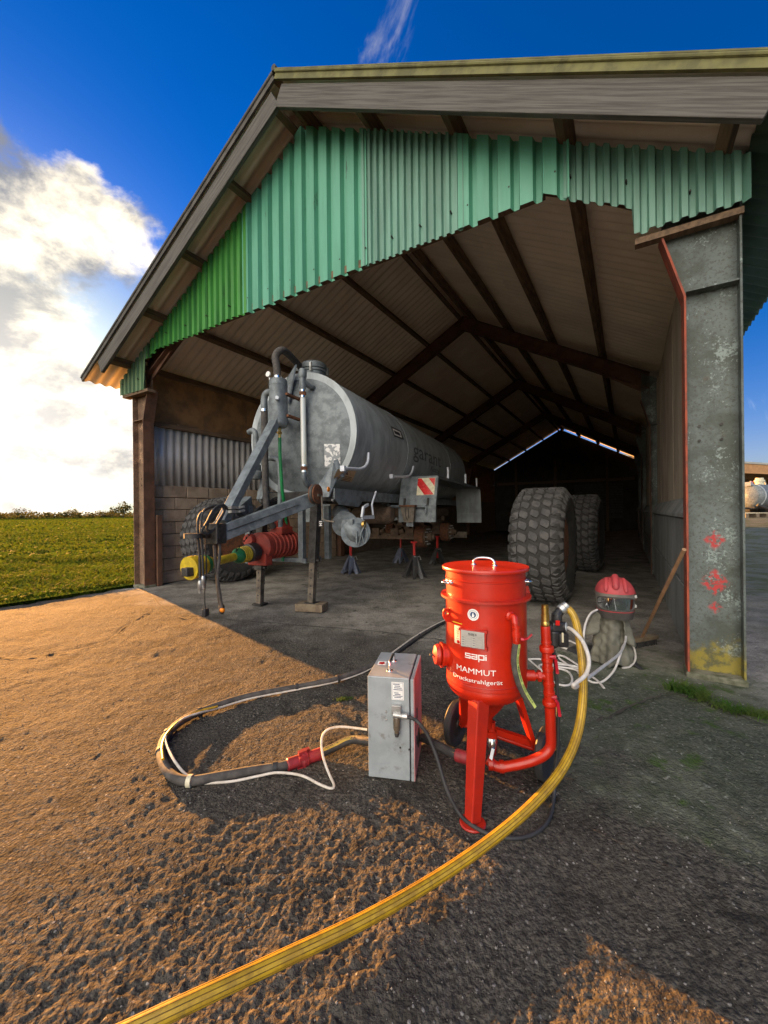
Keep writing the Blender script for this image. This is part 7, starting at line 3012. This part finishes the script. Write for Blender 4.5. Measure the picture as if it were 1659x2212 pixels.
# ================================================================ FAR SHED AND PARKED TANKER (RIGHT)
M['glulam'] = mat('orange_timber', (0.50, 0.26, 0.10), (0.40, 0.20, 0.08), 1.5, 0.6, 0, 0.05, 20)
M['shed_dark'] = mat('dark_boards', (0.10, 0.065, 0.04), (0.06, 0.04, 0.025), 1.5, 0.9)
M['shed_roof'] = mat('pale_shed_roof', (0.42, 0.40, 0.34), (0.32, 0.30, 0.26), 0.6, 0.8)
sd0 = D(1560, 1040, 46)
shed = thing('open_shed', 'wide open shed with orange timber beams behind the parked tanker', 'shed', (sd0.x, sd0.y, 0.6))
fx = Vector((0.985, 0.17, 0))
fy = Vector((-0.17, 0.985, 0))


def SB(a, b, z):
    return Vector((sd0.x, sd0.y, 0)) + fx * a + fy * b + ZV * z


zt0 = 1.35 + (1099 - 990) / 870 * 46
mb = MB()
mb.prism([SB(-14, 0, zt0 + 0.35), SB(40, 0, zt0 - 1.9), SB(40, 0, zt0 - 2.12), SB(-14, 0, zt0 + 0.13)], fy * 14)
mb.build('shed_roof', M['shed_roof'], shed, smooth=False)
mb = MB()
mb.prism([SB(-14, 0.1, zt0 + 0.12), SB(40, 0.1, zt0 - 2.13), SB(40, 0.1, zt0 - 2.86), SB(-14, 0.1, zt0 - 1.15)], fy * 0.25)
mb.build('front_beam', M['glulam'], shed, smooth=False)
for b_ in (5, 10):
    mb = MB()
    mb.prism([SB(-14, b_, zt0 + 0.1), SB(40, b_, zt0 - 2.15), SB(40, b_, zt0 - 3.0), SB(-14, b_, zt0 - 1.2)], fy * 0.25)
    mb.build('roof_beam', M['glulam'], shed, smooth=False)
mb = MB()
mb.box(SB(13, 13.8, (zt0 + 0.6) / 2), (54, 0.2, zt0 - 0.6), (fx, fy, ZV))
mb.build('back_wall', M['shed_dark'], shed, smooth=False)
for a_ in (-13.5, -6, 1.5, 12, 22, 32):
    mb = MB()
    mb.box(SB(a_, 0.25, zt0 / 2 - 0.55), (0.3, 0.3, zt0 - 1.9), (fx, fy, ZV))
    mb.build('shed_post', M['glulam'], shed, smooth=False)

pk = D(1630, 1117, 34)
PZ = gz(pk.x, pk.y)
park = thing('parked_tanker', 'distant grey slurry tanker parked in front of the orange shed', 'tanker', (pk.x, pk.y, PZ))
qx = Vector((0.90, 0.43, 0))
qy = Vector((-0.43, 0.90, 0))


def PK(a, b, z):
    return Vector((pk.x, pk.y, PZ)) + qx * a + qy * b + ZV * z


mb = MB()
mb.lathe([(0, -1.35), (0.6, -1.28), (0.9, -1.15), (1.0, -1.0), (1.0, 5), (0.9, 5.2), (0, 5.4)], PK(0.4, 0, 1.75), qx, 36)
mb.build('tank', M['galv'], park)
mb = MB()
mb.lathe([(1.0, -1.03), (1.03, -1.02), (1.03, -0.94), (1.0, -0.93)], PK(0.4, 0, 1.75), qx, 36)
mb.build('tank_rim', M['tank'], park)
mb = MB()
mb.lathe([(0.3, -0.1), (0.3, 0.2), (0.36, 0.22), (0.36, 0.36), (0.28, 0.38), (0.28, 0.55), (0, 0.56)], PK(0.9, 0, 2.75), ZV, 20)
mb.build('filler_dome', M['cream'], park)
mb = MB()
mb.tube(spline([PK(1.3, -0.1, 3.1), PK(1.6, -0.1, 2.95), PK(1.7, -0.1, 2.7)], 5), 0.05, 8)
mb.build('dome_hose', M['white_tube'], park)
mb = MB()
mb.box(PK(-0.9, 0, 2.75), (0.35, 0.4, 0.3), (qx, qy, ZV))
mb.tube([PK(-0.6, 0, 2.7), PK(-0.6, 0, 3.0)], 0.06, 8)
mb.build('top_fittings', M['zinc'], park)
mb = MB()
mb.tube([PK(-0.45, -0.05, 2.7), PK(-0.42, -0.05, 2.95)], 0.07, 8)
mb.build('red_tap', M['reflect_red'], park)
mb = MB()
mb.box(PK(1.0, 0, 0.75), (4.2, 0.9, 0.16), (qx, qy, ZV))
mb.box(PK(-1.6, 0, 0.72), (1.8, 0.14, 0.14), (qx, qy, ZV))
mb.tube([PK(-0.8, -0.5, 1.0), PK(-0.2, -0.9, 0.7), PK(0.4, -0.9, 0.6)], 0.12, 10)
mb.build('chassis', M['dark_steel'], park, smooth=False)
for a_ in (1.75, 3.3):
    for b_ in (-1.0, 1.0):
        mb = MB()
        mb.lathe([(0.35, -0.28), (0.55, -0.3), (0.68, -0.24), (0.7, -0.1), (0.7, 0.1), (0.68, 0.24), (0.55, 0.3), (0.35, 0.28)], PK(a_, b_, 0.70), qy, 32)
        wh = mb.build('wheel', M['tyre'], park)
        mb = MB()
        mb.lathe([(0.36, -0.2), (0.3, -0.12), (0.1, -0.12), (0.1, -0.2), (0, -0.21)], PK(a_, b_, 0.70), qy, 24)
        mb.build('rim', M['galv'], wh)
mb = MB()
mb.box(PK(2.5, -1.0, 1.52), (3.2, 0.75, 0.03), (qx, qy, ZV))
mb.box(PK(0.90, -1.0, 1.12), (0.03, 0.75, 0.8), (qx, qy, ZV))
mb.build('mudguard', M['galv'], park, smooth=False)
mb = MB()
fb = PK(0.87, -1.0, 1.25)
mb.box(fb, (0.02, 0.46, 0.42), (qx, qy, ZV))
wbd = mb.build('warning_board', M['white_paint'], park, smooth=False)
mb = MB()
for k in (-1, 0, 1):
    z0 = 0.16 * k
    mb.prism([fb - qx * 0.012 + qy * 0.22 + ZV * (z0 + 0.12), fb - qx * 0.012 + qy * 0.22 + ZV * (z0 + 0.04), fb - qx * 0.012 - qy * 0.22 + ZV * (z0 - 0.14), fb - qx * 0.012 - qy * 0.22 + ZV * (z0 - 0.06)], -qx * 0.004)
mb.build('warning_stripe', M['reflect_red'], wbd, smooth=False)
plt = D(1612, 1117, 32)
pz_ = gz(plt.x, plt.y)
pal = thing('wooden_pallet', 'pale wooden pallet on the ground beside the distant parked tanker', 'pallet', (plt.x, plt.y, pz_))
for k in range(5):
    mb = MB()
    mb.box(Vector((plt.x, plt.y - 0.8 + 0.4 * k, pz_ + 0.36)), (1.9, 0.3, 0.05))
    mb.build('slat', M['cream'], pal, smooth=False)
for k in (-1, 0, 1):
    mb = MB()
    mb.box(Vector((plt.x + 0.8 * k, plt.y, pz_ + 0.17)), (0.25, 2.0, 0.33))
    mb.build('bearer', M['wood'], pal, smooth=False)
